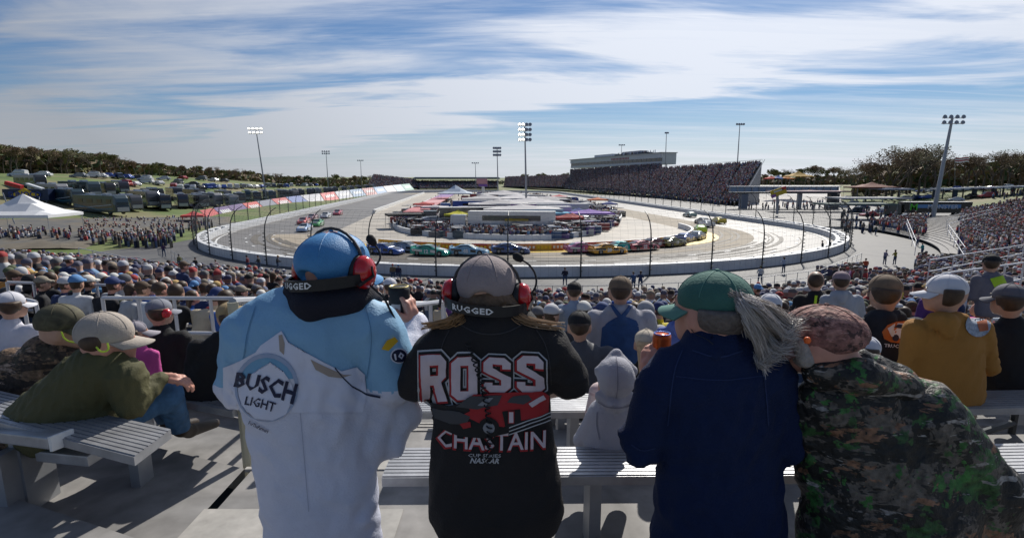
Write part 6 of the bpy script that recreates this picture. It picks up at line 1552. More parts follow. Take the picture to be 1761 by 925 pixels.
h.part('fleece', [h.C((800,388),(885,384),48,46,.8), h.C((838,356,-.01),(840,372,0),46,56,.85), h.C((842,395),(842,440),68,70,.8), h.C((842,440),(842,600),72,92,.7), h.C((778,396),(754,458,.01),35,29), h.C((754,460,.01),(762,400,.2),29,21), h.C((904,392),(922,458),30,25), h.C((922,460),(885,478,.28),25,20)], FL, .011, .020, cuts=[((842,600),(0,0,-1)),((755,372,.26),(0,.3,1.0)) if False else ((842,900),(0,0,-1))], carve=[h.E((838,336,.01),(33,34,17))], fold=(.013,32,7), seed=6)
h.part('collar', [h.C((808,350,.0),(838,356,-.09),9,9), h.C((838,356,-.09),(874,348,-.02),9,9), h.C((808,350,.0),(822,345,.09),9,9)], FL, .009, .02)
h.part('trousers', lower(h,845,560,85)+[h.C((800,590),(885,590),42)], mat('dark_trousers', (.03,.03,.04), .85), .018, .04)
SN = mat('seam_navy', (.018,.035,.11), .8)
seam(h, 'fleece', [(800,352),(790,375),(786,405),(782,440)], SN, 1.3); seam(h, 'fleece', [(880,352),(894,375),(898,405),(900,440)], SN, 1.3); seam(h, 'fleece', [(792,382),(842,388),(893,382)], SN, 1.0); seam(h, 'fleece', [(812,352),(842,362),(870,352)], SN, 1.4); seam(h, 'fleece', [(740,462),(752,470),(768,466)], SN, 1.2)
GHm = mat('grey_hair', (.36,.32,.30), .5, noise=(50,.3), bump=.4, bscale=80)
h.part('hair', [h.E((842,305,-.01),(38,40,30)), h.C((852,318,-.03),(846,336,-.03),22,12)], mat('hair_dark_grey', (.13,.11,.10), .55, noise=(50,.4), bump=.5, bscale=70), .009, .02, cuts=[((826,300),(-1.0,.7,.0)),((840,298),(0,0,1))], fold=(.003,80,4))
h.part('ponytail', [h.C((862,290,-.06),(882,316,-.07),5,11,.5), h.C((882,316,-.07),(900,344,-.07),11,6,.5)], GHm, .007, .02)
mb = MB(); random.seed(12)
sets = [MB(), MB(), MB()]
for lk in range(26):
    t0 = lk/25; a = (random.uniform(855,868), random.uniform(284,297), random.uniform(-.09,-.05)); ex = 929-36*t0+random.uniform(-6,6); ey = 322+52*t0+random.uniform(-5,6); ez = random.uniform(-.13,.0)
    b_ = (872+random.uniform(-3,14), 290+22*t0+random.uniform(-3,4), random.uniform(-.14,-.06)); c_ = ((b_[0]+ex)/2+random.uniform(-3,6), (b_[1]+ey)/2+random.uniform(-6,6), random.uniform(-.15,-.04)); e_ = (ex+random.uniform(2,12), ey+random.uniform(-6,3), ez)
    P0 = [h.p(q) for q in (a, b_, c_, (ex, ey, ez), e_)]
    for i in range(72):
        j0 = Vector((random.gauss(0,1), random.gauss(0,1), random.gauss(0,1))); j1 = Vector((random.gauss(0,1), random.gauss(0,1), random.gauss(0,1)))
        pts = smooth_poly([P0[0]+j0*.004, P0[1]+j0*.007, P0[2]+(j0+j1)*.006, P0[3]+j1*.006, P0[4]+(j1*1.6-j0*.6)*.008], 2)
        if i % 9 == 0: pts = [q+Vector((.0,0,1))*.012*math.sin(n_*.6+i) for n_, q in enumerate(pts)]
        sets[(i+lk) % 3].tube(pts, [.0008]*(len(pts)-4)+[.0006,.0005,.0003,.0001], 3, caps=False)
for q_, c_ in zip(sets, ((.62,.57,.54),(.28,.24,.21),(.46,.41,.37))): o = h.mesh('hair_strands', q_, mat('hair_silver_sunrim_%.2f' % c_[0], c_, .4)); o['kind'] = 'stuff'  # palest strands carry the sun's rim light in their colour
cap_parts(h, (838,291,.02), 42, 45, 34, -6, (-.75,.75), GRN, 1.0, mat('bill_green', (.10,.24,.20), .8), cutdy=.42)
mb = MB(); mb.tube(smooth_poly([h.p((806,318,-.01)), h.p((812,332,-.06)), h.p((828,338,-.09)), h.p((836,345,-.10))], 2), .0016, 4); h.mesh('earphone_cord', mb, M_black)
can(h, (775,350,.28), .034, .115, mat('can_orange', (.55,.10,.015), .3, .3, noise=(20,.3)), 'can', mat('can_blue', (.03,.08,.35), .3, .4), 'orange and blue drinks can held up by the woman in the dark blue fleece', 'can')
# --- 5 man in the camouflage jacket -----------------------------------------------------
def leafy_camo(name, base, layers, rough=.6):
    m = bpy.data.materials.new(name); m.use_nodes = True; t = m.node_tree; b = t.nodes['Principled BSDF']; tcn = t.nodes.new('ShaderNodeTexCoord'); src = None
    for i, (col, sc, lo, st, rot) in enumerate(layers):
        mp = t.nodes.new('ShaderNodeMapping'); mp.inputs['Location'].default_value = (i*3.7, i*1.9, i*5.1); mp.inputs['Rotation'].default_value = (0, rot, 0); mp.inputs['Scale'].default_value = st; t.links.new(tcn.outputs['Object'], mp.inputs[0])
        nz = t.nodes.new('ShaderNodeTexNoise'); nz.inputs['Scale'].default_value = sc; nz.inputs['Detail'].default_value = 4; nz.inputs['Roughness'].default_value = .7; nz.inputs['Distortion'].default_value = .3; t.links.new(mp.outputs[0], nz.inputs['Vector'])
        r_ = t.nodes.new('ShaderNodeMapRange'); r_.inputs[1].default_value = lo; r_.inputs[2].default_value = lo+.02; t.links.new(nz.outputs['Fac'], r_.inputs[0])
        mx = t.nodes.new('ShaderNodeMix'); mx.data_type = 'RGBA'; t.links.new(r_.outputs[0], mx.inputs[0]); mx.inputs[7].default_value = (*col, 1)
        if src is None: mx.inputs[6].default_value = (*base, 1)
        else: t.links.new(src, mx.inputs[6])
        src = mx.outputs[2]
    n2 = t.nodes.new('ShaderNodeTexNoise'); n2.inputs['Scale'].default_value = 45; n2.inputs['Detail'].default_value = 4; t.links.new(tcn.outputs['Object'], n2.inputs['Vector'])
    r2 = t.nodes.new('ShaderNodeMapRange'); r2.inputs[1].default_value = .3; r2.inputs[2].default_value = .7; r2.inputs[3].default_value = .35; r2.inputs[4].default_value = 1.7; t.links.new(n2.outputs['Fac'], r2.inputs[0])
    mu = t.nodes.new('ShaderNodeVectorMath'); mu.operation = 'SCALE'; t.links.new(src, mu.inputs[0]); t.links.new(r2.outputs[0], mu.inputs[3]); t.links.new(mu.outputs[0], b.inputs['Base Color']); b.inputs['Roughness'].default_value = rough
    bp = t.nodes.new('ShaderNodeBump'); bp.inputs['Strength'].default_value = .6; bp.inputs['Distance'].default_value = .02; t.links.new(n2.outputs['Fac'], bp.inputs['Height']); t.links.new(bp.outputs[0], b.inputs['Normal']); return m
CAM = leafy_camo('camouflage', (.010,.010,.009), [((.10,.085,.07),7,.48,(.6,1,1.6),.6),((.028,.095,.022),6,.54,(1,1,1),.2),((.20,.10,.055),8,.57,(.7,1,1.8),-.7),((.008,.008,.007),9,.53,(1,1,1),0),((.28,.26,.24),12,.62,(.4,1,2.4),.8),((.03,.13,.025),9,.62,(1,1,1),1.1)])
CAMR = leafy_camo('camouflage_red', (.20,.09,.075), [((.32,.16,.13),14,.5,(.6,1,1.5),.6),((.07,.035,.03),16,.58,(1,1,1),0),((.42,.26,.22),22,.62,(.6,1,2),1)], .8)
h = Hero(1000, 1.75, F2, 'grey bearded man in dark green and brown camouflage jacket and reddish camouflage cap')
hp, hc, hf, hs, hr, rot = head_prims(h, (958,338,.03), 36, -.85, .55)
bd = body(h, hp+[h.C((966,350),(985,380),26,32), h.C((990,425),(1060,428),14), h.C((1010,435),(1060,560),26,30,.7)]+lower(h,1070,560,85)+[h.C((1085,440),(1135,510),20,18), h.C((1135,515),(1040,520,.3),17,12), h.C((960,430),(957,500,.03),9,9), h.C((956,500,.04),(1000,500,.34),9,8)], [hand_mesh(h, h.p((1040,520,.3)), (-1,.4,0), (0,0,-1), curl=.5), hand_mesh(h, h.p((1000,500,.34)), (1,.4,0), (0,0,-1), curl=.5, thumb_side=-1)], M_skin2)
add_face(h, bd, hc, hf, hs, hr)
h.part('jacket', [h.C((980,412),(1070,422),42,44,.8), h.C((1000,420),(1055,540),60,100,.7), h.C((1010,430),(1020,600),60,100,.66), h.C((1085,430,-.03),(1148,515,-.02),42,46,.9), h.C((1150,520),(1120,560,.2),46,38), h.C((958,414,.0),(956,500,.03),27,26), h.C((1120,520,0),(1150,600,.05),66,74,.7)], CAM, .0115, .018, cuts=[((1050,640),(0,0,-1))], fold=(.013,36,8), seed=12)
h.part('hood', [h.C((962,378,-.03),(1010,382,-.08),22,20), h.C((1010,382,-.08),(1062,396,-.04),20,17), h.C((1062,396,-.04),(1080,402,0),14,10), h.C((955,372,.03),(1000,366,.05),16,18), h.C((1000,366,.06),(1060,388,.05),20,18)], CAM, .010, .03, fold=(.006,35,5), seed=9)
h.part('trousers', lower(h,1075,570,85)+[h.C((1030,590),(1120,590),44)], mat('dark_trousers', (.03,.03,.04), .85), .018, .04)
h.part('beard', [h.E((944,360,.02),(18,20,13)), h.C((938,345,-.02),(945,362,-.03),9,11)], mat('beard_grey', (.38,.34,.31), .9, noise=(60,.3), bump=.6, bscale=90), .009, .02, fold=(.003,90,3))
cap_parts(h, (965,333,.03), 41, 51, 37, 12, (-.9,.5), CAMR, 1.0, cutdy=.40, opening=True)
mb = MB(); q = h.p((946,341,-.075)); mb.lathe([(.001,-.008),(.008,-.006),(.011,.004),(.006,.012),(.001,.013)], c=tuple(q), n=10); h.mesh('ear_plug', mb, mat('plug_orange', (.9,.16,.03), .5), smooth=True)
# --- 6 man in the olive jacket ----------------------------------------------------------
OL = fabric('jacket_olive', (.085,.080,.032), .35, .75); JE = mat('blue_jeans2', (.045,.12,.24), .85, noise=(14,.35), bump=.35, bscale=22)
h = Hero(80, 2.75, 7.75, 'man in olive jacket, stone coloured cap and blue jeans sitting on the left bench')
hp, hc, hf, hs, hr, rot = head_prims(h, (124,338,.02), 24.5, .85, .5)
hv = hand_mesh(h, h.p((192,383,.16)), (.9,.35,-.3), (0,.2,-1), curl=.5)
bd = body(h, hp+[h.C((120,350),(112,368),16,22), h.C((112,390),(65,438),22,24), h.C((145,386,-.02),(153,412,-.02),11,10), h.C((153,412,-.02),(190,384,.15),9,8), h.C((85,454),(195,402,.28),13,11), h.C((195,402,.28),(212,436,.5),13,9)], [hv], M_skin2)
add_face(h, bd, hc, hf, hs, hr)
h.part('jacket', [h.C((118,378),(62,440),37,45,.85), h.C((100,392),(40,440,.03),38,38,.8), h.C((128,372),(150,384),24,22), h.C((146,382,-.03),(154,412,-.02),24,20), h.C((154,414,-.02),(187,386,.13),19,10.5), h.C((100,420),(90,445),40,38,.7), h.C((112,358),(132,360),14,14)], OL, .0105, .016, cuts=[((60,466),(.15,0,-1))], fold=(.010,48,7), seed=21)
h.part('jeans', [h.C((60,455),(110,452,.05),24,24), h.C((85,454),(196,404,.26),25,19), h.C((196,404,.26),(210,440,.45),19,15), h.C((110,450,.15),(188,410,.5),22,17), h.C((188,410,.5),(196,438,.7),17,13)], JE, .011, .03, cuts=[((212,447,.45),(.1,0,-1))], fold=(.008,60,6), seed=14)
h.part('boot', [h.C((212,444,.5),(222,446,.6),12,10), h.C((222,446,.6),(252,437,.95),10,8)], mat('boot_brown', (.03,.02,.014), .6), .012, .02)
h.part('boot', [h.C((196,440,.75),(206,441,.8),11,10), h.C((206,441,.8),(228,436,1.0),9,8)], mat('boot_brown', (.03,.02,.014), .6), .012, .02)
h.part('hair', [h.E((118,338,0),(23,24,17))], M_hair, .010, .02, cuts=[((130,338),(.95,0,.1))])
cap_parts(h, (122,331,.02), 25.5, 32, 26, -4, (.9,.35), mat('cap_stone', (.40,.35,.30), .85, noise=(20,.1), bump=.2, bscale=120), 1.15, cutdy=.4)
mb = MB(); mb.tube(smooth_poly([h.p((126,343,-.10)), h.p((128,352,-.11)), h.p((118,354,-.12)), h.p((113,348,-.10))], 2), .0045, 5); h.mesh('neon_cord', mb, mat('neon_yellow', (.55,.75,.05), .5))
# --- 7 camouflage jacket man beyond him -------------------------------------------------
h = Hero(45, 3.25, 7.75, 'man in brown camouflage jacket and dark camouflage cap behind the olive jacketed man')
hp, hc, hf, hs, hr, rot = head_prims(h, (72,326,.02), 20, .9, .35)
bd = body(h, hp+[h.C((66,336),(58,352),13,18), h.C((55,365),(30,430),26,28), h.C((70,430),(150,405,.3),15,12), h.C((150,405,.3),(155,440,.3),11,9)]); add_face(h, bd, hc, hf, hs, hr)
h.part('jacket', [h.C((58,362),(20,430),32,44,.85), h.C((20,380),(0,430),34,40,.8), h.C((72,365),(82,400),22,18), h.C((82,400),(115,392,.1),16,10)], leafy_camo('camouflage_brown', (.03,.02,.015), [((.16,.10,.06),8,.5,(.5,1,2),.8),((.05,.04,.025),7,.55,(1,1,1),0),((.28,.20,.15),12,.6,(.5,1,2.2),1.2)], .8), .014, .03, fold=(.006,22,5), seed=5)
h.part('trousers', [h.C((50,440),(150,408,.3),22,16), h.C((150,408,.3),(155,442,.35),16,12)], mat('dark_trousers', (.03,.03,.04), .85), .014, .03)
cap_parts(h, (70,318,.02), 21, 27, 22, -3, (.95,.25), patch('camouflage_dark', [(.04,.035,.02),(.10,.09,.05),(.02,.02,.015)], 8, .8), 1.3, cutdy=.35)
mb = MB(); mb.tube(smooth_poly([h.p((72,330,-.09)), h.p((76,340,-.09)), h.p((90,343,-.06))], 2), .0045, 5); h.mesh('neon_cord', mb, mat('neon_yellow', (.55,.75,.05), .5))
# --- generic half figures seen from behind, placed by their head -------------------------
def half(px, py, rhead, Y, shirt, capm, label, face=(0,1), kind='cap', w=1.0, stand=True, hood=False, trousers=None, armout=0, lean=(0,0), skin=None, seed=0, fold=.008, hairm=None, zf_=None):
    """px,py centre of head, rhead head radius in picture units"""
    h = Hero(px, Y, zf_ if zf_ is not None else zfloor(Y), label); r = rhead; lx, ly = lean
    hp, hc, hf, hs, hr, rot = head_prims(h, (px,py,.02), r, *face)
    sy = py+r*2.15; sx_ = px+lx*.4; hx = px+lx; hy = sy+r*4.3+ly
    arms = []; sl = []
    for s in (-1,1):
        sh = (sx_+s*r*1.75*w, sy+r*.25, 0); el = (sx_+s*r*(2.25+armout)*w, sy+r*2.6, .03); wr = (sx_+s*r*1.2, sy+r*2.9, .26)
        arms += [h.C(sh, el, r*.42, r*.36), h.C(el, wr, r*.34, r*.24), h.C(wr, (wr[0]-s*r*.5, wr[1]-r*.2, .33), r*.25, r*.2)]; sl += [h.C(sh, el, r*.66*w, r*.55), h.C(el, wr, r*.52, r*.40)]
    legs = lower(h, hx, hy, r*1.7) if stand else [h.C((hx-r, hy),(hx-r*1.3, hy+r*.3, .42), r*.75, r*.6), h.C((hx+r, hy),(hx+r*1.3, hy+r*.3, .42), r*.75, r*.6)]
    bd = body(h, hp+[h.C((px,py+r*.7),(sx_,sy),r*.45,r*.55), h.C((sx_,sy+r*.6),(hx,hy),r*1.1,r*1.1,.75)]+arms+legs, m=skin or M_skin, vox=.016); add_face(h, bd, hc, hf, hs, hr)
    h.part('jacket', [h.C((sx_-r*1.3*w,sy+r*.45),(sx_+r*1.3*w,sy+r*.45),r*.82,r*.82,.85), h.C((sx_,sy+r*1.2),(hx,hy),r*1.85*w,r*1.9*w,.62)]+sl+([h.C((px-r*.7,sy-r*.35,-.03),(px+r*.7,sy-r*.35,-.03),r*.62,r*.62), h.C((px,sy-r*.2,-.08),(px,sy+r*.3,-.10),r*.7,r*.5)] if hood else [h.C((sx_,sy-r*.3),(sx_,sy),r*.85,r*1.1)]), shirt, .0135, .018, cuts=[((hx,hy+r*.9),(0,0,-1))], fold=(fold,55,6), seed=seed)
    h.part('trousers', ([(a,b,c,d*1.22,e*1.4) for a,b,c,d,e in [q[:5] for q in legs]])+[h.C((hx-r*.7,hy),(hx+r*.7,hy),r*1.05)], trousers or M_pants, .018, .03)
    if kind != 'bald': h.part('hair', [h.E((px,py-r*.05,-.008),(r*.86,r*1.04,r*.98))] + ([h.C((px,py+r*.5,-.05),(px,sy+r*1.6,-.12),r*.8,r*.5,.6)] if kind == 'long' else []), hairm or M_hair, .011, .02, cuts=[((px+face[0]*r*.3,py),(face[0],face[1],0)) if abs(face[0]) > .5 else ((px,py,.03),(0,1,.1))]+([((px,py-r*.32),(0,0,1))] if capm else []), fold=(.002,60,3))
    if capm: cap_parts(h, (px,py-r*.28,.02), r*.98, r*1.16, r*.92, 0, face, capm, 1.0, cutdy=.35, vox=.011)
    return h
CB = mat('cap_brown', (.17,.12,.08), .85, noise=(20,.15)); CK = mat('cap_black', (.015,.015,.017), .8); CW = mat('cap_white', (.62,.62,.66), .8); CC = mat('cap_cream', (.55,.48,.38), .85); BK = fabric('black_fleece', (.012,.012,.014), .3)
DN = mat('overall_denim', (.025,.07,.19), .85, noise=(12,.25), bump=.3, bscale=20)
h = half(727, 281, 14, 4.7, GH, CB, 'man in blue denim overalls over a grey hoodie and brown cap, standing', hood=True, w=1.25, trousers=DN, seed=1)
V = [(704,346),(706,325),(716,318),(738,318),(748,324),(750,346),(750,375),(703,375)]; print_on(h, 'jacket', *poly(V), DN, .010, 'overalls')
print_on(h, 'jacket', *poly([(709,322),(714,318),(728,310),(745,317),(748,323),(738,320),(727,317),(716,320)]), DN, .012, 'overalls')
for a in ([(713,297),(717,297),(730,312),(726,315)], [(739,297),(743,298),(730,315),(726,312)]): print_on(h, 'jacket', *poly(a), DN, .014, 'strap')
half(673, 282, 9, 7.0, fabric('jacket_pale_blue', (.26,.32,.42), .3), CK, 'man in pale blue grey jacket and black cap standing left of the overalls man', seed=2)
half(679, 322, 14.5, 4.3, fabric('jacket_charcoal', (.07,.075,.09), .4, .6), CK, 'seated man in charcoal jacket and black cap with a small red badge', w=1.2, lean=(6,0), stand=False, seed=3)
half(699, 322, 9, 5.2, fabric('shirt_sky', (.10,.24,.50), .3), None, 'person with dark blond hair and sky blue top right of the charcoal jacket', kind='long', stand=False, hairm=mat('hair_blond', (.32,.20,.10), .6, noise=(40,.4)), seed=4)
half(757, 343, 14, 3.7, BK, CC, 'blonde woman in cream cap seated in front of the woman in the dark blue fleece', kind='long', stand=False, hairm=mat('hair_blonde', (.48,.34,.20), .6, noise=(40,.4)), face=(.3,1), seed=5)
half(797, 303, 12, 3.6, fabric('hoodie_periwinkle', (.12,.17,.45), .3), None, 'person in periwinkle blue hooded top half hidden behind the green capped woman', hood=True, seed=6)
half(903, 300, 13, 3.2, fabric('shirt_white', (.6,.6,.62), .3), CW, 'person in white cap and white top half hidden behind the grey ponytail', seed=7)
half(1016, 352, 15, 2.9, fabric('shirt_pale', (.42,.45,.50), .3), CW, 'person in white cap and pale shirt crouching behind the camouflage cap', w=1.1, stand=False, lean=(14,-10), seed=8)
h = half(1038, 283, 17.5, 3.7, fabric('hoodie_black', (.014,.015,.022), .3), CB, 'man in black hoodie with a white pickup truck print and brown cap, standing', hood=True, w=1.12, trousers=mat('faded_jeans', (.16,.19,.23), .85, noise=(12,.3)), seed=9)
OR = mat('print_orange', (.50,.13,.03), .7)
def PJ(pts, m, lift): print_on(h, 'jacket', *poly(pts), m, lift, 'truck_print', 5)
PJ([(1034,330),(1040,322),(1050,318),(1076,316),(1082,324),(1078,338),(1060,344),(1044,342),(1036,338)], OR, .005)
PJ([(1040,326),(1048,320),(1064,320),(1067,327),(1078,329),(1077,337),(1056,338),(1044,335)], PW, .008); PJ([(1046,325),(1051,321),(1062,322),(1063,327)], NV, .011)
PJ([(1049+4*math.cos(R(a)), 337+4*math.sin(R(a))) for a in range(0,360,40)], NV, .012); PJ([(1069+4*math.cos(R(a)), 338+4*math.sin(R(a))) for a in range(0,360,40)], NV, .012)
V, Fc = place_text('TRUCK SERIES', 1056, 347, 40, 4, 4, .02); print_on(h, 'jacket', V, Fc, PW, .008, 'lettering')
OC = fabric('hoodie_ochre', (.36,.17,.035), .35)
h = half(1110, 284, 18.5, 3.3, OC, CW, 'man in ochre yellow hoodie, white cap and beige trousers standing on the right', hood=True, w=1.18, face=(-.8,.6), lean=(2,0), trousers=mat('khaki_trousers', (.42,.33,.26), .85, noise=(10,.15), bump=.3, bscale=14), seed=10, zf_=7.6)
print_on(h, 'jacket', *poly([(1146+15*math.cos(R(a)), 322+14*math.sin(R(a))) for a in range(0,360,20)]), mat('print_grey', (.32,.36,.42), .7, noise=(60,.5)), .005, 'round_print')
print_on(h, 'jacket', *poly([(1144,319),(1156,316),(1158,328),(1147,330)]), mat('print_rust', (.42,.12,.05), .7), .008, 'round_print')
V, Fc = place_text('CREW', 1144, 315, 18, 6, -5, .03); print_on(h, 'jacket', V, Fc, PW, .0085, 'lettering') if False else None
h = half(1184, 292, 16, 3.6, BK, mat('cap_grey_dark', (.12,.12,.14), .8), 'person in black top and dark grey cap at the right edge, beside the ochre hoodie', w=1.15, stand=False, face=(-.3,1), lean=(4,0), seed=11)
h = half(1162, 249, 8.5, 7.0, fabric('shirt_grey_violet', (.16,.15,.18), .3), CK, 'man in grey shirt with a neon yellow back print near the right edge', w=1.15, stand=False, seed=12)
print_on(h, 'jacket', *poly([(1160,268),(1175,264),(1180,274),(1166,280)]), mat('neon_print', (.40,.60,.02), .6), .01, 'print')
h = half(956, 270, 9.5, 6.4, fabric('tee_black2', (.012,.012,.014), .3), None, 'bearded man in black T-shirt with a neon yellow number 18 on the back', w=1.15, seed=13)
V, Fc = place_text('18', 961, 294, 14, 12, 8, .05); print_on(h, 'jacket', V, Fc, mat('neon_print', (.40,.60,.02), .6), .012, 'lettering')
half(986, 270, 9.5, 6.0, fabric('hoodie_light_grey', (.36,.38,.42), .3), mat('cap_pink_grey', (.30,.22,.24), .8), 'man in light grey hoodie and faded cap standing beside the neon 18 T-shirt', hood=True, w=1.1, seed=14)
half(12, 298, 13, 4.3, fabric('shirt_white2', (.60,.60,.66), .3), CW, 'person in white top and white cap at the left edge', face=(.5,1), w=1.1, stand=False, seed=15)
half(270, 312, 15, 3.35, BK, mat('cap_tan', (.38,.28,.15), .85), 'person in black jacket and tan cap bending forward beside the blue jacketed man', face=(.4,1), w=1.1, stand=False, lean=(-26,-8), seed=16)
h = half(186, 306, 13, 4.1, BK, mat('cap_grey_blue', (.22,.23,.27), .8), 'person in black jacket and grey cap with red ear protectors, seated', face=(.5,1), w=1.15, stand=False, lean=(6,0), seed=17)
mb = MB(); q = h.p((195,309,-.03)); mb.lathe([(.001,-.03),(.03,-.02),(.036,.01),(.02,.035),(.001,.036)], c=tuple(q), n=10); h.mesh('ear_cup', mb, RED, smooth=True)
half(158, 330, 11, 3.5, fabric('sleeve_pink', (.55,.08,.30), .3), mat('hat_stripe', (.30,.28,.32), .8), 'child in bright pink top right of the olive jacketed man', face=(.7,.7), stand=False, lean=(8,0), w=.95, seed=18)
half(457, 276, 8, 7.5, BK, CW, 'person in black jacket and white cap beside the black cup', seed=19)
half(905, 345-60, 8, 7.2, fabric('tee_teal', (.03,.30,.38), .3), None, 'person in teal top in the rows right of the ponytail', stand=False, seed=20) if False else None
# ---------------------------------------------------------------- people walking below the stands
wk = [(291.5,260,'dark red',(.16,.03,.04),'walking left of the blue cap on the walkway'),(304.5,260,'charcoal',(.05,.05,.05),'walking beside the dark red one on the walkway'),(326,260,'black',(.02,.02,.03),'walking just left of the blue cap'),(192.6,243,'dark purple',(.06,.03,.08),'alone at the far left end of the walkway'),(212,258,'olive',(.12,.12,.06),'on the walkway below the fence bend'),
      (230,263,'black',(.02,.02,.02),'leaning by the white railings'),(254,266,'pale pink',(.5,.35,.35),'on the platform with white railings'),(290,287,'grey blue',(.25,.28,.33),'behind the rail near the red one'),(300.6,284,'red',(.45,.03,.03),'small one behind the rail left of the blue jacket'),(461,272,'brown',(.15,.11,.07),'left one of the pair below the fence'),(467.6,273,'navy',(.02,.02,.05),'right one of the pair below the fence'),
      (662,277,'dark navy',(.02,.02,.04),'alone on the walkway right of the grey cap'),(742,283,'denim blue',(.05,.10,.22),'left one of the pair above the overalls man'),(750,282,'dark blue',(.03,.05,.12),'right one of the pair above the overalls man'),(963,239,'black',(.02,.02,.02),'bending by the fence on the right'),(972,238,'near black',(.03,.03,.035),'by the fence right of the bending one'),
      (1013,264,'red',(.50,.08,.03),'on the bright walkway at the right'),(1036,252,'lilac grey',(.25,.22,.30),'walking along the right walkway'),(1048,252,'yellow and black',(.30,.25,.03),'behind the lilac one on the right walkway'),(1071,222,'bright red',(.55,.04,.04),'at the top of the bright stairway'),(1075,230,'pink',(.45,.25,.25),'halfway down the bright stairway'),(1080,242,'teal',(.03,.25,.25),'at the foot of the bright stairway'),
      (890,275,'white',(.55,.55,.55),'seated on the empty rows right of the green cap'),(918,262,'white and blue',(.4,.45,.55),'on the empty rows below the fence'),(1012,213,'black',(.02,.02,.02),'standing by the barrier right of the fence'),(1020,215,'charcoal',(.05,.05,.05),'in the line by the barrier right of the fence'),(1026,217,'dark green',(.03,.06,.04),'last in the line by the barrier right of the fence')]
for i, (px, py, cn, col, wh) in enumerate(wk):
    p = gp(px, py, 0); f = stF[i % len(stF)]; o = person_obj(f, p, [1.5,1.4,-1.4,.3,1.2][i % 5] if py < 262 else random.uniform(-.4,.4), col, ((i*5)%14+.5)/14, 1.0); tag(o, f'person in {cn} {wh}', 'person', 'people on the walkway')
# ---------------------------------------------------------------- rails
M_rail = mat('rail_white', (.60,.60,.62), .4, .3)
def rail(a, b, Ya, Yb, label, hgt=1.0, bars=2, posts=4, hook=True, m=None):
    A, B = at(*a, Ya), at(*b, Yb); t = empty('guard_rail', A, 0, label, 'railing', 'pipe railings in the stands'); O = t.location; up = Vector((0,0,1))
    for k in range(bars):
        m_ = MB(); z = -up*hgt*.45*k; m_.tube([A-O+z, B-O+z], .024, 6); m_.build('bar', m or M_rail, t)
    for k in range(posts):
        q = A.lerp(B, k/(posts-1))-O; m_ = MB(); m_.tube([q, q-up*hgt], .024, 6); m_.build('post', m or M_rail, t)
rail((8,272),(39,273),9,9.2,'short white rail at the left edge of the left stand', posts=2)
rail((90,274.5),(160,276),10,10,'white rail across the left stand above the camouflage cap')
rail((120,290.5),(333,291),7.2,7.0,'long white rail running behind the blue jacketed man', posts=6)
rail((92,232),(168,247),40,33,'upper pale rail at the far end of the left stand', posts=5)
rail((40,249),(102,252),22,21,'middle pale rail in the left stand')
rail((60,243),(165,243.5),29,29,'long pale rail near the bottom of the left stand', posts=6)
rail((27,291.5),(42,295),7.5,7.4,'tiny bent rail beside the white top at the left edge', posts=2)
rail((476,300),(556,290),5.2,6.2,'white rail between the black cup and the grey cap', posts=3)
rail((1090,246),(1200,228),22,30,'upper rail across the right stand', posts=6)
rail((1110,199),(1172,184),60,85,'pale rail at the far top of the right stand', posts=6)
rail((1104,262),(1200,249),13,15,'middle rail across the right stand', posts=5)
rail((1098,280.5),(1200,280),8.0,8.4,'long rail behind the ochre hoodie man', posts=4)
rail((1142,379),(1200,366),3.6,3.9,'thick dark handrail right of the beige trousers', posts=2, m=M_dark)
rail((1112,205),(1131,231),50,34,'white diagonal stair rail in the right stand', posts=5)
rail((1063,198),(1074,224),62,40,'white stair rail left of the bright stairway', posts=5)
for k, (a, b, Ya, Yb, w_) in enumerate([((200,247),(246,275),66,46,'descending beside the left stand'),((246,275),(333,284),46,43,'from the left stand towards the blue jacket'),((440,283),(560,288),40,38.5,'behind the black cup'),((560,288),(700,288),38.5,38.5,'above the heads of the middle crowd'),((700,288),(850,283),38.5,40,'above the overalls man'),((850,283),(960,270),40,45,'right of the green cap'),((960,270),(1010,250),45,54,'curving up on the right')]):
    a = (a[0], a[1]-12); b = (b[0], b[1]-12); rail(a, b, Ya, Yb, 'grey walkway railing '+w_, 1.1, 3, 9, m=M_galv)
# low concrete wall at the foot of the stands and crowd at the far left fence
random.seed(31)
pts = [gp(random.uniform(95,250), random.uniform(203,232)) for _ in range(420)]; pts = [p for p in pts if (Vector((p.x,p.y))-C1).length > 57]
crowd_stuff('standing_crowd', pts, (.8,.6,0), 61, 'crowd standing on the bank at the left bend of the fence', True)
pts = [hit(random.uniform(0,110), random.uniform(214,224)) for _ in range(90)]
crowd_stuff('standing_crowd', pts, (.8,.6,0), 62, 'people sitting and standing around the white tent', False)
canopy(228,207,4,4,2.2,(.5,.06,.06),'small red canopy where the fence bends at the left',R(20),.9)
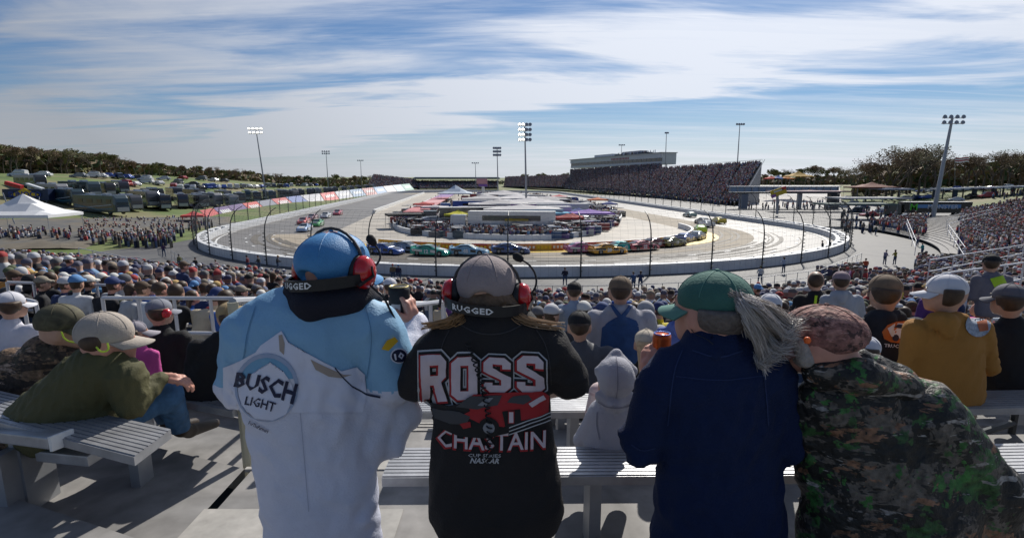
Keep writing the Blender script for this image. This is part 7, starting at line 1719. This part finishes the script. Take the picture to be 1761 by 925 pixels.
# white edge caps of the left bench in front of the olive jacketed man
t = empty('bench', at(30,455,2.45), 0, 'white end-capped bench in front of the olive jacketed man at the bottom left', 'bench'); O = t.location
a, b = at(-60,441,2.75)-O, at(55,455,2.40)-O; ax_ = (b-a); m = MB(); dn = Vector((0,0,-.055)); bk_ = Vector((.10,.26,.0))
m.add([a,b,b+bk_*.35,a+bk_*.35,a+dn,b+dn,b+bk_*.35+dn,a+bk_*.35+dn], [(0,1,2,3),(7,6,5,4),(0,4,5,1),(1,5,6,2),(2,6,7,3),(3,7,4,0)]); m.build('backrest', M_alu, t, bevel=.008)
m = MB(); m.add([b+Vector((.002,0,.006)),b+bk_*.35+Vector((.002,0,.006)),b+bk_*.35+Vector((.004,0,-.062)),b+Vector((.004,0,-.062)),b+Vector((.016,0,.006)),b+bk_*.35+Vector((.016,0,.006)),b+bk_*.35+Vector((.016,0,-.062)),b+Vector((.016,0,-.062))], [(0,1,2,3),(7,6,5,4),(0,4,5,1),(1,5,6,2),(2,6,7,3),(3,7,4,0)]); m.build('end_cap', M_white, t)
c_, d_, e_, f_ = at(40,470,2.62)-O, at(102,476,2.50)-O, at(180,428,3.0)-O, at(120,424,3.1)-O
m = MB(); m.add([c_,d_,e_,f_,c_+dn,d_+dn,e_+dn,f_+dn], [(0,1,2,3),(7,6,5,4),(0,4,5,1),(1,5,6,2),(2,6,7,3),(3,7,4,0)]); m.build('seat', M_alu, t, bevel=.008)
for q in (at(5,470,2.6)-O, at(160,450,2.95)-O): m = MB(); m.box((q.x,q.y,(q.z+7.72-O.z)/2-.0), (.05,.12,abs(q.z-(7.72-O.z)))); m.build('leg', M_galv, t)
ps = empty('rail_post', at(290,478,3.2), 0, 'worn yellowish rail post bolted to the step beside the jacket hem', 'post'); O = ps.location
m = MB(); m.tube([(0,0,-.13),Vector((.0,0,.95))], .03, 8); m.build('post', mat('post_worn', (.42,.40,.30), .5), ps); m = MB(); m.box((0,0,-.135),(.16,.12,.02)); m.build('base_plate', M_galv, ps)
for zz in (.95, .5):
    m = MB(); m.tube([(0,0,zz),(.0,1.6,zz-.3)], .024, 8); m.build('bar', M_galv, ps)
m = MB(); m.tube([(0,1.6,-.55),(0,1.6,.65)], .026, 8); m.build('post', M_galv, ps)
t = empty('aisle_handrail', (-1.05, 3.9, 7.4), 0, 'slim aisle handrail hidden behind the blue jacketed man, shading the steps', 'railing')
for yy in (0, 1.7, 3.4): m = MB(); m.tube([(0,yy,-.3-.18*yy),(0,yy,1.25-.22*yy)], .025, 8); m.build('post', M_rail, t)
for dz in (0, -.4): m = MB(); m.tube([(0,-.1,1.27+dz),(0,3.5,.50+dz)], .025, 8); m.build('bar', M_rail, t)

mb = MB(); NX, NY = 20, 10
for j in range(NY+1):
    for i in range(NX+1):
        p = hit(-60+i*16.5, 200+j*3.6-i*.18); mb.V.append((p.x, p.y, terr(p.x,p.y)-.3+.16))
mb.F = [(j*(NX+1)+i, j*(NX+1)+i+1, (j+1)*(NX+1)+i+1, (j+1)*(NX+1)+i) for j in range(NY) for i in range(NX)]; mb.M = [0]*len(mb.F)
struct('dirt_bank', mb, patch('bank_dirt', [(.09,.075,.055),(.14,.12,.09),(.10,.10,.095),(.07,.07,.07)], .12))
for o in COL.objects:
    if 'label' in o and len(o['label'].split()) > 16: print('LONG', o.name, o['label'])
